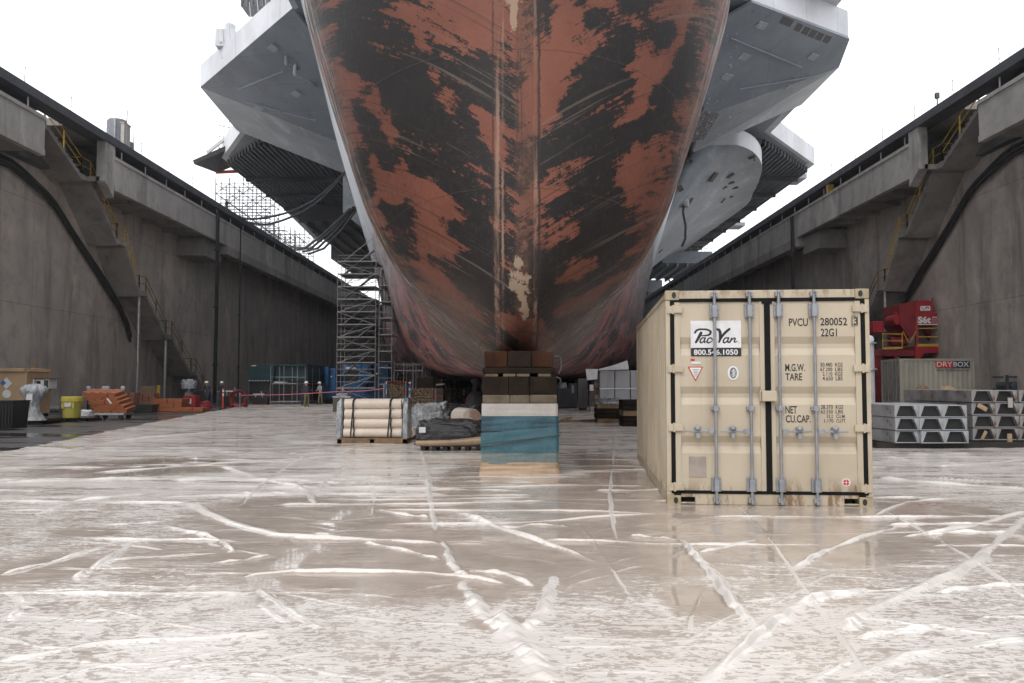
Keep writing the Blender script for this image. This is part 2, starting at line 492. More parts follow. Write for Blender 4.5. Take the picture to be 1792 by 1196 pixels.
# paint wear on the forefoot: patches of antifouling left on, and scraped to primer (x, z of the plating)
RED = [(664,3,728,45,10),(718,55,745,75,9),(760,25,855,70,30),(780,10,858,10,16),(820,60,858,75,20),(576,100,610,130,16),(610,130,650,170,18),
 (650,170,680,215,19),(680,215,712,280,18),(728,105,765,150,17),(765,150,785,215,18),(800,165,860,240,24),(850,220,866,295,18),(640,320,720,330,20),
 (700,310,800,380,24),(845,357,865,405,10),(730,380,775,440,32),(735,455,805,525,10),(785,520,880,545,11),(800,540,890,580,15),(1000,40,945,130,25),
 (1040,100,950,190,40),(985,25,1005,0,12),(1035,25,1070,40,12),(1205,5,1187,65,12),(1187,65,1150,140,15),(1125,120,1115,190,11),(1160,110,1118,190,11),
 (1110,110,1145,85,12),(1115,203,1072,238,6),(950,220,990,240,10),(960,260,960,262,12),(1030,280,960,318,12),(1110,262,1100,318,14),(935,350,985,345,15),
 (1075,318,1120,300,12),(1100,370,1108,395,11),(945,440,1005,408,11),(980,505,1015,475,14),(1015,475,1040,455,13),(985,540,1065,497,13),(935,575,940,575,14),
 (640,262,670,330,14),(905,0,905,110,12),(875,560,940,575,10)]
BLK = [(600,30,700,230,46),(640,0,760,20,26),(720,110,850,190,42),(700,100,790,250,36),(625,190,665,240,13),(610,170,650,230,14),(690,180,790,290,22),
 (830,140,862,200,20),(815,210,860,300,10),(700,260,745,305,15),(720,300,755,305,9),(787,335,865,365,25),(812,348,845,395,22),(707,348,797,408,12),
 (797,408,870,443,12),(785,445,870,520,34),(830,470,880,530,25),(697,357,720,410,18),(745,440,830,505,8),(770,500,868,548,7),(815,550,890,590,9),
 (948,25,955,85,16),(1008,20,1035,65,18),(1085,10,1130,60,38),(1075,90,1010,220,38),(1060,150,990,240,36),(1150,190,1215,100,26),(1180,60,1150,80,14),
 (935,295,1090,250,17),(1090,250,1170,195,18),(1050,300,1060,290,22),(990,355,1055,315,27),(1030,365,1080,340,22),(935,465,1035,420,22),(1035,420,1095,375,22),
 (955,490,960,490,28),(985,510,1060,475,10),(930,540,960,520,15),(960,565,1040,540,10),(1080,430,1110,395,14),(650,330,690,400,14)]
def to_xz(px, py):
    p = W(px, py, 14.3 + .000018 * (px - 897) ** 2); return p.x, p.z
HX, HZ = HULL[..., 0], HULL[..., 2]
near = HULL[..., 1] < 40
wear = np.zeros(HX.shape)
for lst, sg in ((RED, 1.0), (BLK, -1.0)):
    for x1, y1, x2, y2, w in lst:
        a = to_xz(x1, y1); b = to_xz(x2, y2); w *= .0098 * 1.05
        dx, dz = b[0] - a[0], b[1] - a[1]; L2 = dx * dx + dz * dz + 1e-9
        t = np.clip(((HX - a[0]) * dx + (HZ - a[1]) * dz) / L2, 0, 1)
        d2 = (HX - a[0] - t * dx) ** 2 + (HZ - a[1] - t * dz) ** 2
        wear += sg * np.exp(-d2 / (w * w)) * near
wear = np.clip(wear, -1, 1)

hm = NT('hull_plating')
P = hm.coord('W'); xyz = hm.sep(P)
ax = hm.math('ABSOLUTE', hm.math('SUBTRACT', xyz[0], SHX))
sgx = hm.math('MULTIPLY', hm.math('GREATER_THAN', xyz[0], SHX), 37.0)
# coordinates that run with the scrape direction (down and inward on both bows)
u = hm.math('ADD', hm.math('MULTIPLY', ax, .82), hm.math('MULTIPLY', xyz[2], .57))
v = hm.math('SUBTRACT', hm.math('MULTIPLY', xyz[2], .82), hm.math('MULTIPLY', ax, .57))
def comb(a, b, c):
    n_ = hm.n('ShaderNodeCombineXYZ'); hm.set(n_.inputs[0], a); hm.set(n_.inputs[1], b); hm.set(n_.inputs[2], c); return n_.outputs[0]
cU = comb(hm.math('MULTIPLY', u, .45), hm.math('MULTIPLY', v, 1.25), sgx)
cU2 = comb(hm.math('MULTIPLY', u, .55), hm.math('MULTIPLY', v, 5.2), hm.math('ADD', sgx, hm.math('MULTIPLY', xyz[1], .02)))
nb = hm.noise(cU, 1.0, 10, .68, .3)
ns = hm.noise(cU2, 1.0, 9, .74, .5)
nm_ = hm.noise(comb(hm.math('MULTIPLY', u, 1.1), hm.math('MULTIPLY', v, 2.7), hm.math('ADD', sgx, 3.)), 1.0, 8, .7, .5)
nh = hm.noise(comb(hm.math('MULTIPLY', u, 2.2), hm.math('MULTIPLY', v, 22.0), sgx), 1.0, 5, .7, .4)
nf = hm.noise(P, 9.0, 7, .75)
w0 = hm.math('MULTIPLY', hm.math('ADD', hm.attr('wear'), .10), .44)
fld = hm.math('ADD', w0, hm.math('MULTIPLY', hm.math('SUBTRACT', nb, .5), 1.7))
fld = hm.math('ADD', fld, hm.math('MULTIPLY', hm.math('SUBTRACT', ns, .5), 2.1))
fld = hm.math('ADD', fld, hm.math('ADD', hm.math('MULTIPLY', hm.math('SUBTRACT', nm_, .5), 1.1), hm.math('MULTIPLY', hm.math('SUBTRACT', nh, .5), .8)))
fld = hm.math('ADD', fld, hm.math('MULTIPLY', hm.math('SUBTRACT', nf, .5), 1.15))
redf = hm.ramp(fld, -.06, .12)
red = hm.mix(hm.ramp(hm.noise(P, .7, 5, .6), .35, .65), (.215, .080, .053), (.17, .064, .043))
red = hm.mix(hm.ramp(nf, .56, .74, 0, .5), red, (.10, .036, .028))
blk = hm.mix(hm.ramp(nf, .45, .8), (.02, .0185, .0185), (.055, .043, .038))
blk = hm.mix(hm.ramp(hm.noise(P, .5, 5, .6), .45, .7, 0, .5), blk, (.028, .026, .027))
col = hm.mix(redf, blk, red)
# long rub marks
sc = hm.noise(comb(hm.math('MULTIPLY', u, .16), hm.math('MULTIPLY', v, 9.0), sgx), 1.0, 4, .65)
col = hm.mix(hm.ramp(sc, .60, .68, 0, .5), col, (.17, .14, .115))
sc2 = hm.noise(comb(hm.math('MULTIPLY', u, .10), hm.math('MULTIPLY', v, 16.0), hm.math('ADD', sgx, 5.)), 1.0, 3, .6)
col = hm.mix(hm.ramp(sc2, .60, .66, 0, .6), col, (.03, .025, .025))
# barnacle specks
vo = hm.n('ShaderNodeTexVoronoi'); vo.inputs['Scale'].default_value = 32; hm.l(P, vo.inputs['Vector'])
spk = hm.math('MULTIPLY', hm.ramp(vo.outputs['Distance'], .10, .17, 1, 0), hm.ramp(hm.math('ADD', hm.noise(P, .9, 4, .7), hm.math('MULTIPLY', hm.ramp(ax, .1, .7, 1, 0), .12)), .53, .66))
inband = hm.ramp(ax, .55, 1.1, 1, 0)
brn = hm.math('MULTIPLY', hm.math('MULTIPLY', hm.ramp(hm.math('ABSOLUTE', hm.math('SUBTRACT', xyz[0], SHX + .10)), .12, .20, .8, 0), hm.ramp(hm.noise(hm.coord('W', (2.5, 2.5, .5)), 1.0, 6, .7), .36, .6)), hm.ramp(xyz[1], 14.6, 18., .85, 0))
col = hm.mix(brn, col, hm.mix(hm.ramp(nf, .4, .65), (.075, .038, .028), (.15, .08, .055)))
col = hm.mix(hm.math('MULTIPLY', spk, hm.math('ADD', hm.math('MULTIPLY', inband, .7), .22)), col, (.32, .25, .19))
# stem band: worn plate edges and weld lines
def line(x0, w, tilt=0.0):
    d = hm.math('ABSOLUTE', hm.math('SUBTRACT', hm.math('SUBTRACT', xyz[0], SHX), hm.math('ADD', x0, hm.math('MULTIPLY', hm.math('SUBTRACT', nf, .5), .10))))
    return hm.ramp(d, w * .4, w, 1, 0)
low = hm.ramp(xyz[1], 14.5, 18.0, 1, 0)
cs = hm.noise(hm.coord('W', (9, 9, .5)), 1.0, 5, .65)
lt = hm.mix(hm.ramp(cs, .35, .65), (.15, .09, .066), (.33, .215, .16))
for x0, w in ((-.37, .06), (-.27, .03), (.27, .045)):
    col = hm.mix(hm.math('MULTIPLY', hm.math('MULTIPLY', line(x0, w), low), hm.ramp(cs, .38, .62, .12, .7)), col, lt)
ed = hm.math('MULTIPLY', line(.33, .03), low); col = hm.mix(hm.math('MULTIPLY', ed, .8), col, (.035, .025, .025))
ed = hm.math('MULTIPLY', line(-.44, .02), low); col = hm.mix(hm.math('MULTIPLY', ed, .7), col, (.035, .025, .025))
cband = hm.math('MULTIPLY', hm.ramp(hm.math('ABSOLUTE', hm.math('SUBTRACT', xyz[0], SHX + .03)), .20, .34, 1, 0), low)
cream = hm.math('MULTIPLY', cband, hm.ramp(hm.math('ADD', hm.attr('cream'), hm.math('ADD', hm.math('MULTIPLY', hm.math('SUBTRACT', nf, .5), 2.2), hm.math('MULTIPLY', hm.math('SUBTRACT', cs, .5), 1.6))), .44, .58))
col = hm.mix(hm.math('MULTIPLY', cream, .8), col, (.34, .255, .18))
# the plating round the turn: faded, chalked and rust-streaked rub strakes
turn = hm.math('ADD', xyz[1], hm.math('MULTIPLY', hm.math('SUBTRACT', ns, .5), 3.0))
rimf = hm.math('MULTIPLY', hm.ramp(turn, 16.8, 19.6), hm.ramp(xyz[1], 40, 60, 1, 0))
rc = hm.noise(hm.coord('W', (2, 3.2, .13)), 1.0, 7, .75, .3)
rim = hm.mix(hm.ramp(rc, .38, .52), (.035, .03, .03), (.15, .125, .115))
rim = hm.mix(hm.ramp(rc, .515, .56), rim, (.56, .53, .51))
rim = hm.mix(hm.ramp(hm.noise(hm.coord('W', (1, 3.4, .12)), 1.3, 5, .7), .53, .58), rim, (.33, .15, .05))
rim = hm.mix(hm.ramp(fld, -.15, .4, 0, .45), rim, (.22, .10, .075))
col = hm.mix(hm.math('MULTIPLY', rimf, hm.ramp(rc, .30, .50, .35, .92)), col, rim)
# low plating, chalky
lowz = hm.math('MULTIPLY', hm.ramp(hm.math('ADD', xyz[2], hm.math('MULTIPLY', hm.math('SUBTRACT', ns, .5), 1.6)), 2.4, 3.6, .7, 0), hm.ramp(ax, .3, 1.2))
col = hm.mix(lowz, col, hm.mix(hm.ramp(cs, .4, .6), (.10, .07, .055), (.19, .13, .10)))
# main body further aft: finer streaks, pinkish, pale at the waterline, haze grey above it
sm = hm.n('ShaderNodeTexBrick'); hm.l(comb(hm.math('ADD', ax, hm.math('MULTIPLY', xyz[1], .8)), hm.math('ADD', xyz[2], hm.math('MULTIPLY', nf, .03)), 0.), sm.inputs['Vector'])
sm.inputs['Scale'].default_value = 1; sm.inputs['Mortar Size'].default_value = .014; sm.inputs['Mortar Smooth'].default_value = .6; sm.inputs['Brick Width'].default_value = 4.4; sm.inputs['Row Height'].default_value = 2.35
seam = hm.math('MULTIPLY', sm.outputs['Fac'], hm.ramp(cs, .3, .6, .25, 1))
col = hm.mix(hm.math('MULTIPLY', seam, .55), col, (.05, .036, .03))
aft = hm.ramp(xyz[1], 30, 46)
st = hm.noise(comb(hm.math('MULTIPLY', xyz[1], .10), hm.math('MULTIPLY', ax, .25), hm.math('MULTIPLY', xyz[2], .30)), 1.6, 9, .72, .6)
st2 = hm.noise(comb(hm.math('MULTIPLY', xyz[1], .2), hm.math('MULTIPLY', ax, .5), hm.math('MULTIPLY', xyz[2], .9)), 1.6, 6, .7)
abody = hm.mix(hm.ramp(st, .44, .56), (.10, .09, .10), (.47, .20, .18))
abody = hm.mix(hm.ramp(st2, .50, .70, 0, .8), abody, (.52, .43, .42))
pale = hm.ramp(hm.math('ADD', xyz[2], hm.math('MULTIPLY', hm.math('SUBTRACT', st2, .5), 9)), 4.0, 10.5)
abody = hm.mix(hm.math('MULTIPLY', pale, .85), abody, hm.mix(hm.ramp(st2, .4, .6), (.52, .49, .49), (.27, .25, .26)))
col = hm.mix(aft, col, abody)
grey = hm.ramp(hm.math('ADD', xyz[2], hm.math('MULTIPLY', hm.math('SUBTRACT', hm.noise(hm.coord('W', (.15, .15, .6)), 1, 5, .6), .5), 1.2)), 13.3, 13.7)
gcol = hm.mix(hm.ramp(hm.noise(hm.coord('W', (.5, .5, .06)), 1, 6, .65), .4, .68), (.62, .64, .67), (.42, .44, .47))
col = hm.mix(grey, col, gcol)
hb_ = hm.math('ADD', hm.math('MULTIPLY', nf, .6), hm.math('ADD', hm.math('MULTIPLY', spk, .5), hm.math('ADD', hm.math('MULTIPLY', line(.33, .03), -1.2), hm.math('MULTIPLY', seam, .8))))
hm.bump(hb_, .28, .03)
hm.out(col, hm.ramp(nf, .3, .7, .45, .65), 0, .22)
cream = np.zeros(HX.shape)
for a, b, w in (((893, 487), (925, 491), .07), ((898, 508), (926, 514), .09), ((914, 520), (918, 556), .085), ((904, 465), (907, 474), .075), ((897, 0), (897, 24), .17), ((898, 24), (899, 75), .06)):
    A = to_xz(*a); B = to_xz(*b); dx, dz = B[0] - A[0], B[1] - A[1]; L2 = dx * dx + dz * dz + 1e-9
    t = np.clip(((HX - A[0]) * dx + (HZ - A[1]) * dz) / L2, 0, 1)
    cream = np.maximum(cream, np.exp(-((HX - A[0] - t * dx) ** 2 + (HZ - A[1] - t * dz) ** 2) / (w * w)) * near)
hull_l = HULL - np.array(SO)
grid_obj('hull', hull_l, hm.m, ship, True, {'wear': wear, 'cream': cream})
# flat bottom
bot = HULL[0] - np.array(SO); nB = len(bot); hB = nB // 2
BB = np.stack([bot[:hB + 1][::-1], bot[hB:]], 0); BB[..., 2] += .001
grid_obj('hull_bottom', BB, hm.m, ship, False, {'wear': np.zeros(BB.shape[:2]), 'cream': np.zeros(BB.shape[:2])})

def grey_paint(name, c, streak=.3, sc_=.18):
    t = NT(name)
    P_ = t.coord('W')
    a = t.noise(P_, sc_, 7, .6); b = t.noise(t.coord('W', (.5, .12, .5)), 1.0, 6, .68); fi = t.noise(P_, 2.2, 6, .65)
    c_ = t.mix(t.ramp(a, .38, .64), c, tuple(k * .8 for k in c))
    c_ = t.mix(t.ramp(b, .52, .72, 0, streak), c_, tuple(min(k * 1.5, .8) for k in c))
    c_ = t.mix(t.ramp(b, .2, .42, streak, 0), c_, tuple(k * .6 for k in c))
    c_ = t.mix(t.ramp(fi, .62, .75, 0, .35), c_, tuple(k * .62 for k in c))
    br_ = t.n('ShaderNodeTexBrick'); t.l(t.coord('W', (1, .62, 1), (.0, 0, .35)), br_.inputs['Vector']); br_.inputs['Scale'].default_value = 1
    br_.inputs['Mortar Size'].default_value = .012; br_.inputs['Mortar Smooth'].default_value = .3; br_.inputs['Brick Width'].default_value = 5.2; br_.inputs['Row Height'].default_value = 2.3
    br_.inputs['Color1'].default_value = (1, 1, 1, 1); br_.inputs['Color2'].default_value = (.93, .94, .95, 1); br_.inputs['Mortar'].default_value = (.58, .56, .54, 1)
    c_ = t.mix(1.0, c_, br_.outputs[0], 'MULTIPLY')
    rs_ = t.math('MULTIPLY', t.ramp(t.noise(t.coord('W', (.9, .9, .12)), 1.0, 7, .75), .62, .70), t.ramp(a, .48, .58))
    c_ = t.mix(t.math('MULTIPLY', rs_, .55), c_, (.22, .13, .075))
    vo_ = t.n('ShaderNodeTexVoronoi'); vo_.inputs['Scale'].default_value = .55; t.l(P_, vo_.inputs['Vector'])
    c_ = t.mix(t.math('MULTIPLY', t.ramp(vo_.outputs['Distance'], .06, .1, 1, 0), .6), c_, (.12, .11, .10))
    t.bump(fi, .12, .05)
    return t.out(c_, .55, 0, .35)
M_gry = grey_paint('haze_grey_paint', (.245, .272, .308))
M_gry_l = grey_paint('haze_grey_lit_streaked', (.36, .385, .415), .75)  # lighter streaked copy of the grey, skylight on lower panels mixed in
M_fas = grey_paint('deck_edge_paint', (.60, .61, .64), .2)
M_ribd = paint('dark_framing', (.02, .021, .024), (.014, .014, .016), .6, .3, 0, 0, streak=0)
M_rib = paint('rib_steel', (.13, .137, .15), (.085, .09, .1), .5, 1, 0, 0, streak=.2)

def L3(x, y, z): return Vector((x, y, z)) - SO
ZB, ZT = 28.9, 31.0
# flight deck plan (clockwise seen from above)
deck = [(-13.5, 3), (-16.0, 59.8), (-28.7, 76), (-29.6, 90), (-35, 100), (-35, 175), (-30, 190), (-30, 340), (30, 340), (31, 190), (36.5, 170), (37.6, 103), (28.1, 90), (28, 80.2), (27.85, 70.4), (26.5, 64.8), (17.05, 58.5), (13.5, 3)]
m = MB(); m.prism([(x - SO.x, y - SO.y) for x, y in deck], ZB + .02, ZT); m.build('flight_deck', M_fas, ship)
m = MB(); m.prism([(x * .97 - SO.x, y * .985 + .8 - SO.y) for x, y in deck], ZB - .05, ZB + .015); m.build('deck_underside', M_gry, ship)

def plate(name, pts, mat, t=.25):
    mb = MB(); mb.slab([L3(*p) for p in pts], t); return mb.build(name, mat, ship)
# left: sloping underside, and the lower panel, given a lighter grey for skylight
A_, B_, C_, D_, E_ = (-28.7, 76, ZB), (-16, 59.8, ZB), (-15.9, 78, 24.2), (-16.9, 90, 23.9), (-29.6, 89, ZB)
nrmL = (Vector(A_) - Vector(B_)).cross(Vector(C_) - Vector(B_)).normalized()
def on_plane(px, py, p0, n):
    d = ray(px, py); o_ = Vector((0, 0, EYE)); t_ = (Vector(p0) - o_).dot(n) / d.dot(n); return o_ + d * t_
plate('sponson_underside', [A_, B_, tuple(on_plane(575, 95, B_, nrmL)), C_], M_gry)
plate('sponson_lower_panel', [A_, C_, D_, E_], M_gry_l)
# right
F0, F1, G1, H1, K1 = (17.05, 58.5, ZB), (26.5, 64.8, ZB), (27.85, 70.4, ZB), (28.0, 80.2, ZB), (16.0, 69.2, 24.2)
nrm = ((Vector(F1) - Vector(F0)).cross(Vector(K1) - Vector(F0))).normalized()
if nrm.y > 0: nrm = -nrm
G1 = tuple(on_plane(1466.6, 113, F0, nrm))
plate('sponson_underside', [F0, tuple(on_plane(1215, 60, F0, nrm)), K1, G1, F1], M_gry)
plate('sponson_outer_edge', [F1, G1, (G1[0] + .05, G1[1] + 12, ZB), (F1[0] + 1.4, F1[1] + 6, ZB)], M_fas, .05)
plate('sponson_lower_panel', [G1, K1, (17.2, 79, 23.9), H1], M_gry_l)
# handles on the left sponson
for pa, pb in (((500, 112), (558, 137)), ((515, 131), (565, 158))):
    mb = MB(); a, b = W(*pa, 66.2), W(*pb, 70.5)
    mb.tube([L3(*a), L3(*b)], .11, 6); mb.tube([L3(*a), L3(*(a + Vector((0, .2, .9))))], .12, 6); mb.build('grab_pipe', M_gry_l, ship)
# openings along the right sponson's edge
M_hole = flat('opening_shade', (.10, .095, .10), .7)
# visible skin is at the plate's outer face
for (x0, y0) in ((1369, 24), (1394, 36), (1407, 42), (1419, 47), (1431, 52), (1444, 57)):
    wpx = 19 if x0 == 1369 else 10
    q = [on_plane(x0, y0, F0, nrm), on_plane(x0 + wpx, y0 + wpx * .38, F0, nrm), on_plane(x0 + wpx - 8, y0 + wpx * .38 + 12, F0, nrm), on_plane(x0 - 8, y0 + 12, F0, nrm)]
    mb = MB(); mb.slab([L3(*(p + nrm * .27)) for p in q], .06); mb.build('vent_opening', M_hole, ship)
q = [on_plane(1222, 188, F0, nrm), on_plane(1257, 196, F0, nrm), on_plane(1230, 240, F0, nrm), on_plane(1205, 246, F0, nrm)]
mb = MB(); mb.slab([L3(*(p + nrm * .27)) for p in q], .05)
mb.build('scaled_patch', paint('scaled_patch', (.16, .15, .155), (.30, .29, .30), .7, 6, lo=.5, hi=.6), ship)
# deck edge house above the right sponson
mb = MB(); mb.box(15, 59.5 - SO.y, ZT + .002, 25.2, 66 - SO.y, ZT + 4); o_ = mb.build('edge_house', M_fas, ship)
o_.rotation_euler = (0, 0, 0)
# ribbed undersides of the overhang
for sg in (-1, 1):
    mb = MB()
    lim = 37.0 if sg > 0 else 34.6
    k = 0
    x = 19.5
    while x < lim:
        y0 = 92 + max(0, (x - 28.3)) * 1.36
        mb.box(sg * x - .07 - SO.x, y0 - SO.y, ZB - .75, sg * x + .07 - SO.x, (300 if x < 29 else 172) - SO.y, ZB - .06)
        x += .62
    mb.build('deck_ribs', M_rib, ship)
    for y in range(106, 170, 9):
        mb = MB(); mb.box(min(sg * 19, sg * (36.5 if sg > 0 else 34)) - SO.x, y - SO.y, ZB - 1.35, max(sg * 19, sg * (36.5 if sg > 0 else 34)) - SO.x, y + .4 - SO.y, ZB - .77); mb.build('deck_crossbeam', M_ribd, ship)
# dark sheet over the ribs, the shade of the bays put into its colour
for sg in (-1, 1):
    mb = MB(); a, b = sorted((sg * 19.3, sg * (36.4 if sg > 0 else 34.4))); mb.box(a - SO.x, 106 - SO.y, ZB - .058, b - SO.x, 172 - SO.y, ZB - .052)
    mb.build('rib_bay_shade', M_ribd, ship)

# rounded sponson on the right with its lip
rim = [(1205, 246), (1228, 230), (1258, 226), (1286, 226), (1310, 234), (1326, 248), (1333, 266), (1331, 282), (1326, 298), (1318, 315), (1301, 343), (1226, 400), (1185, 433), (1143, 466)]
ZR = 27.5
top = []
for px, py in rim:
    d = ray(px, py); t_ = (ZR - EYE) / d.z; top.append(Vector((d.x * t_, d.y * t_, ZR)))
tx = [p.x for p in top]; ty = [p.y for p in top]
tt = np.linspace(0, len(top) - 1, 60); kk = np.arange(len(top))
CX = pchip(kk, tx, tt); CY = pchip(kk, ty, tt)
Xs = []
for lvl in range(26):
    if lvl <= 3: f = 0; z = ZR - lvl * .55
    row = []
    for i in range(60):
        o2 = np.array([CX[i], CY[i]])
        hx = np.interp(CY[i] + 6, [82, 110, 140, 170, 330], [15.0, 17.6, 19.6, 20, 20]) - .3
        inn = np.array([hx - .6, max(CY[i] + 4, 86)])
        if lvl <= 3:
            p = o2; zz = ZR - lvl * .55
        else:
            f = (lvl - 3) / 22.0
            e = f ** .8
            p = o2 * (1 - e) + inn * e
            zz = ZR - 1.65 - (9.6) * (f ** 1.25)
        row.append((p[0] - SO.x, p[1] - SO.y, zz))
    Xs.append(row)
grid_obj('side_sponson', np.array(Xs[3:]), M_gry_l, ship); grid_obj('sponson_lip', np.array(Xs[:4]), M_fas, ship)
mb = MB(); mb.prism([(x - SO.x, y - SO.y) for x, y in zip(CX, CY)] + [(18.5 - SO.x, 182 - SO.y), (15 - SO.x, 86 - SO.y)], ZR - .02, ZR + .05)
mb.build('sponson_deck', M_gry, ship)
# small openings in the round sponson
SPG = np.array(Xs)
def on_sponson(px, py):
    """nearest sponson vertex in the photograph's direction"""
    d = ray(px, py).normalized(); best = None
    pts = SPG.reshape(-1, 3) + np.array(SO) - np.array([0, 0, EYE])
    t_ = pts @ np.array(d); dist = np.linalg.norm(pts - t_[:, None] * np.array(d), axis=1) / t_
    i = int(np.argmin(dist)); return Vector(np.array(d) * t_[i]) + Vector((0, 0, EYE))
M_rusty = paint('rusty_opening', (.12, .085, .07), (.05, .04, .04), .8, 2)
for px, py, w in ((1247, 309, .8), (1278, 306, .55), (1279, 318, .5), (1266, 327, .5), (1286, 327, .5), (1207, 285, .4), (1190, 331, .4), (1207, 351, .5), (1264, 350, .5), (1277, 343, .5), (1155, 438, .4), (1318, 276, .5), (1314, 274, .4)):
    p = on_sponson(px, py); dd = ray(px, py).normalized()
    q1 = on_sponson(px + 14, py); q2 = on_sponson(px, py - 14); n_ = (q1 - p).cross(q2 - p)
    if n_.length < 1e-6: continue
    n_.normalize(); n_ = n_ if n_.dot(dd) < 0 else -n_
    t1 = n_.cross(Vector((.5, 1, .2))).normalized(); t2 = n_.cross(t1); hw = w * .62
    mb = MB(); mb.slab([L3(*(p + n_ * .10 + t1 * a + t2 * b)) for a, b in ((-hw * 1.2, -hw), (hw * 1.2, -hw), (hw * 1.2, hw), (-hw * 1.2, hw))], .12); mb.build('hull_opening', M_rusty, ship)
p = on_sponson(1197, 356); mb = MB(); mb.lathe([(.05, -.5), (.45, -.4), (.6, 0), (.45, .4), (.05, .5)], L3(*(p - ray(1197, 356).normalized() * .4)), 12)
mb.build('drain_boss', M_gry_l, ship, smooth=True)
q0 = p - ray(1197, 356).normalized() * .8
mb = MB(); mb.tube([L3(*(q0 + Vector(v_))) for v_ in ((0, 0, 0), (-.1, 0, -1), (.15, 0, -2.4), (.1, 0, -3.8), (-.25, 0, -4.6))], .13, 7); mb.build('drain_hose', M_blk, ship, smooth=True)
for px, py, Y in ((1146, 406, 78.0), (653, 418, 79.0)):
    p = W(px, py, Y); mb = MB(); mb.lathe([(.05, -.6), (.5, -.5), (.7, 0), (.5, .5), (.05, .6)], L3(*p), 12)
    mb.build('overboard_boss', paint('boss_paint_%d' % px, (.30, .24, .17), (.2, .19, .18), .6, 3), ship, smooth=True)
# left shelf of the hull below the overhang
mb = MB(); mb.slab([L3(*p) for p in (W(600, 300, 92), W(622, 300, 92), W(648, 375, 95), W(640, 405, 98), W(600, 372, 98))], 1.2)
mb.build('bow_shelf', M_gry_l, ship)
# lower galleries aft, right and left
for (x0, x1, y0, y1, z0, z1) in ((27, 36, 150, 172, 23.5, 25.6), (22, 32, 178, 200, 21.5, 24), (21, 31, 205, 235, 19.5, 23.2), (20.6, 27, 240, 262, 17.2, 20.5),
                                 (-31, -20.8, 122, 150, 25.6, 28.0), (-33, -21, 152, 176, 24.6, 27.6), (-30, -20.6, 200, 222, 21, 25.5), (-28, -20.6, 232, 262, 18, 22.5)):
    mb = MB(); mb.box(x0 - SO.x, y0 - SO.y, z0, x1 - SO.x, y1 - SO.y, z1)
    for k in range(5):
        xx = x0 + (x1 - x0) * (k + .5) / 5
        mb.box(xx - .12 - SO.x, y0 - .4 - SO.y, z0 - .7, xx + .12 - SO.x, y1 - SO.y, z0 - .002)
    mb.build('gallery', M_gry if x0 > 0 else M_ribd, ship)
    mb = MB()
    for zz in (.6, 1.2):
        for yy in (y0,): mb.tube([(x0 - SO.x, yy - SO.y, z1 + zz), (x1 - SO.x, yy - SO.y, z1 + zz)], .05, 5)
    for k in range(8): mb.tube([(x0 + (x1 - x0) * k / 7 - SO.x, y0 - SO.y, z1), (x0 + (x1 - x0) * k / 7 - SO.x, y0 - SO.y, z1 + 1.2)], .04, 5)
    mb.build('gallery_rail', M_galv, ship)
# bracing struts under the left overhang
mb = MB()
for (a, b, y) in (((540, 382), (604, 425), 130), ((560, 368), (650, 440), 135), ((500, 360), (560, 420), 128)):
    mb.bar(L3(*W(*a, y)), L3(*W(*b, y + 22)), .9, .9)
mb.build('struts', M_gry, ship)
# deck-edge safety net frames and things on the far deck corners
for k in range(14):
    mb = MB(); f = k / 13; x = -28.8 + 12.6 * f; y = 76.1 - 16.1 * f
    mb.tube([L3(x, y, ZT), L3(x - .1, y - .1, ZT + 1.3)], .03, 5); mb.build('edge_post', M_galv, ship)
p = W(398, 72, 72); mb = MB(); mb.cbox(L3(*p), (1.6, 1.6, 1.5)); mb.lathe([(.5, 0), (.5, .6), (.3, .8)], L3(*(p + Vector((.2, 0, .75)))), 10)
mb.build('deck_locker', M_fas, ship)
p = W(455, 5, 70); mb = MB(); mb.cbox(L3(*p), (2.6, 2.2, 1.5))
for k in range(6): mb.bar(L3(*(p + Vector((-1.2 + .45 * k, -1.2, -.9)))), L3(*(p + Vector((-1.0 + .4 * k, -1.2, 1)))), .1, .1)
mb.build('deck_platform', paint('platform_dark', (.12, .12, .13)), ship)

# water dripping off the right sponson
mb = MB(); r3 = np.random.default_rng(77)
for k in range(900):
    px = r3.normal(1235, 26); py = r3.uniform(20, 560); y_ = r3.uniform(30, 62)
    if py < 250: px += (250 - py) * .03
    p = W(px, py, y_)
    if p.z < .3: continue
    a_ = r3.uniform(.006, .017) * y_ / 40; h_ = a_ * r3.uniform(1.0, 2.6)
    mb.add([(p.x - a_, p.y, p.z), (p.x, p.y - a_, p.z), (p.x + a_, p.y, p.z), (p.x, p.y + a_, p.z), (p.x, p.y, p.z + h_), (p.x, p.y, p.z - h_)], [(0, 1, 4), (1, 2, 4), (2, 3, 4), (3, 0, 4), (1, 0, 5), (2, 1, 5), (3, 2, 5), (0, 3, 5)])
wm_ = NT('water_drop'); wm_.b.inputs['Transmission Weight'].default_value = .6; wm_.out((.92, .94, .96), .05, 0, .6)
tag(mb.build('water_drips', wm_.m), 'scattered water drips falling from the right side sponson', 'water drips', None, 'stuff')

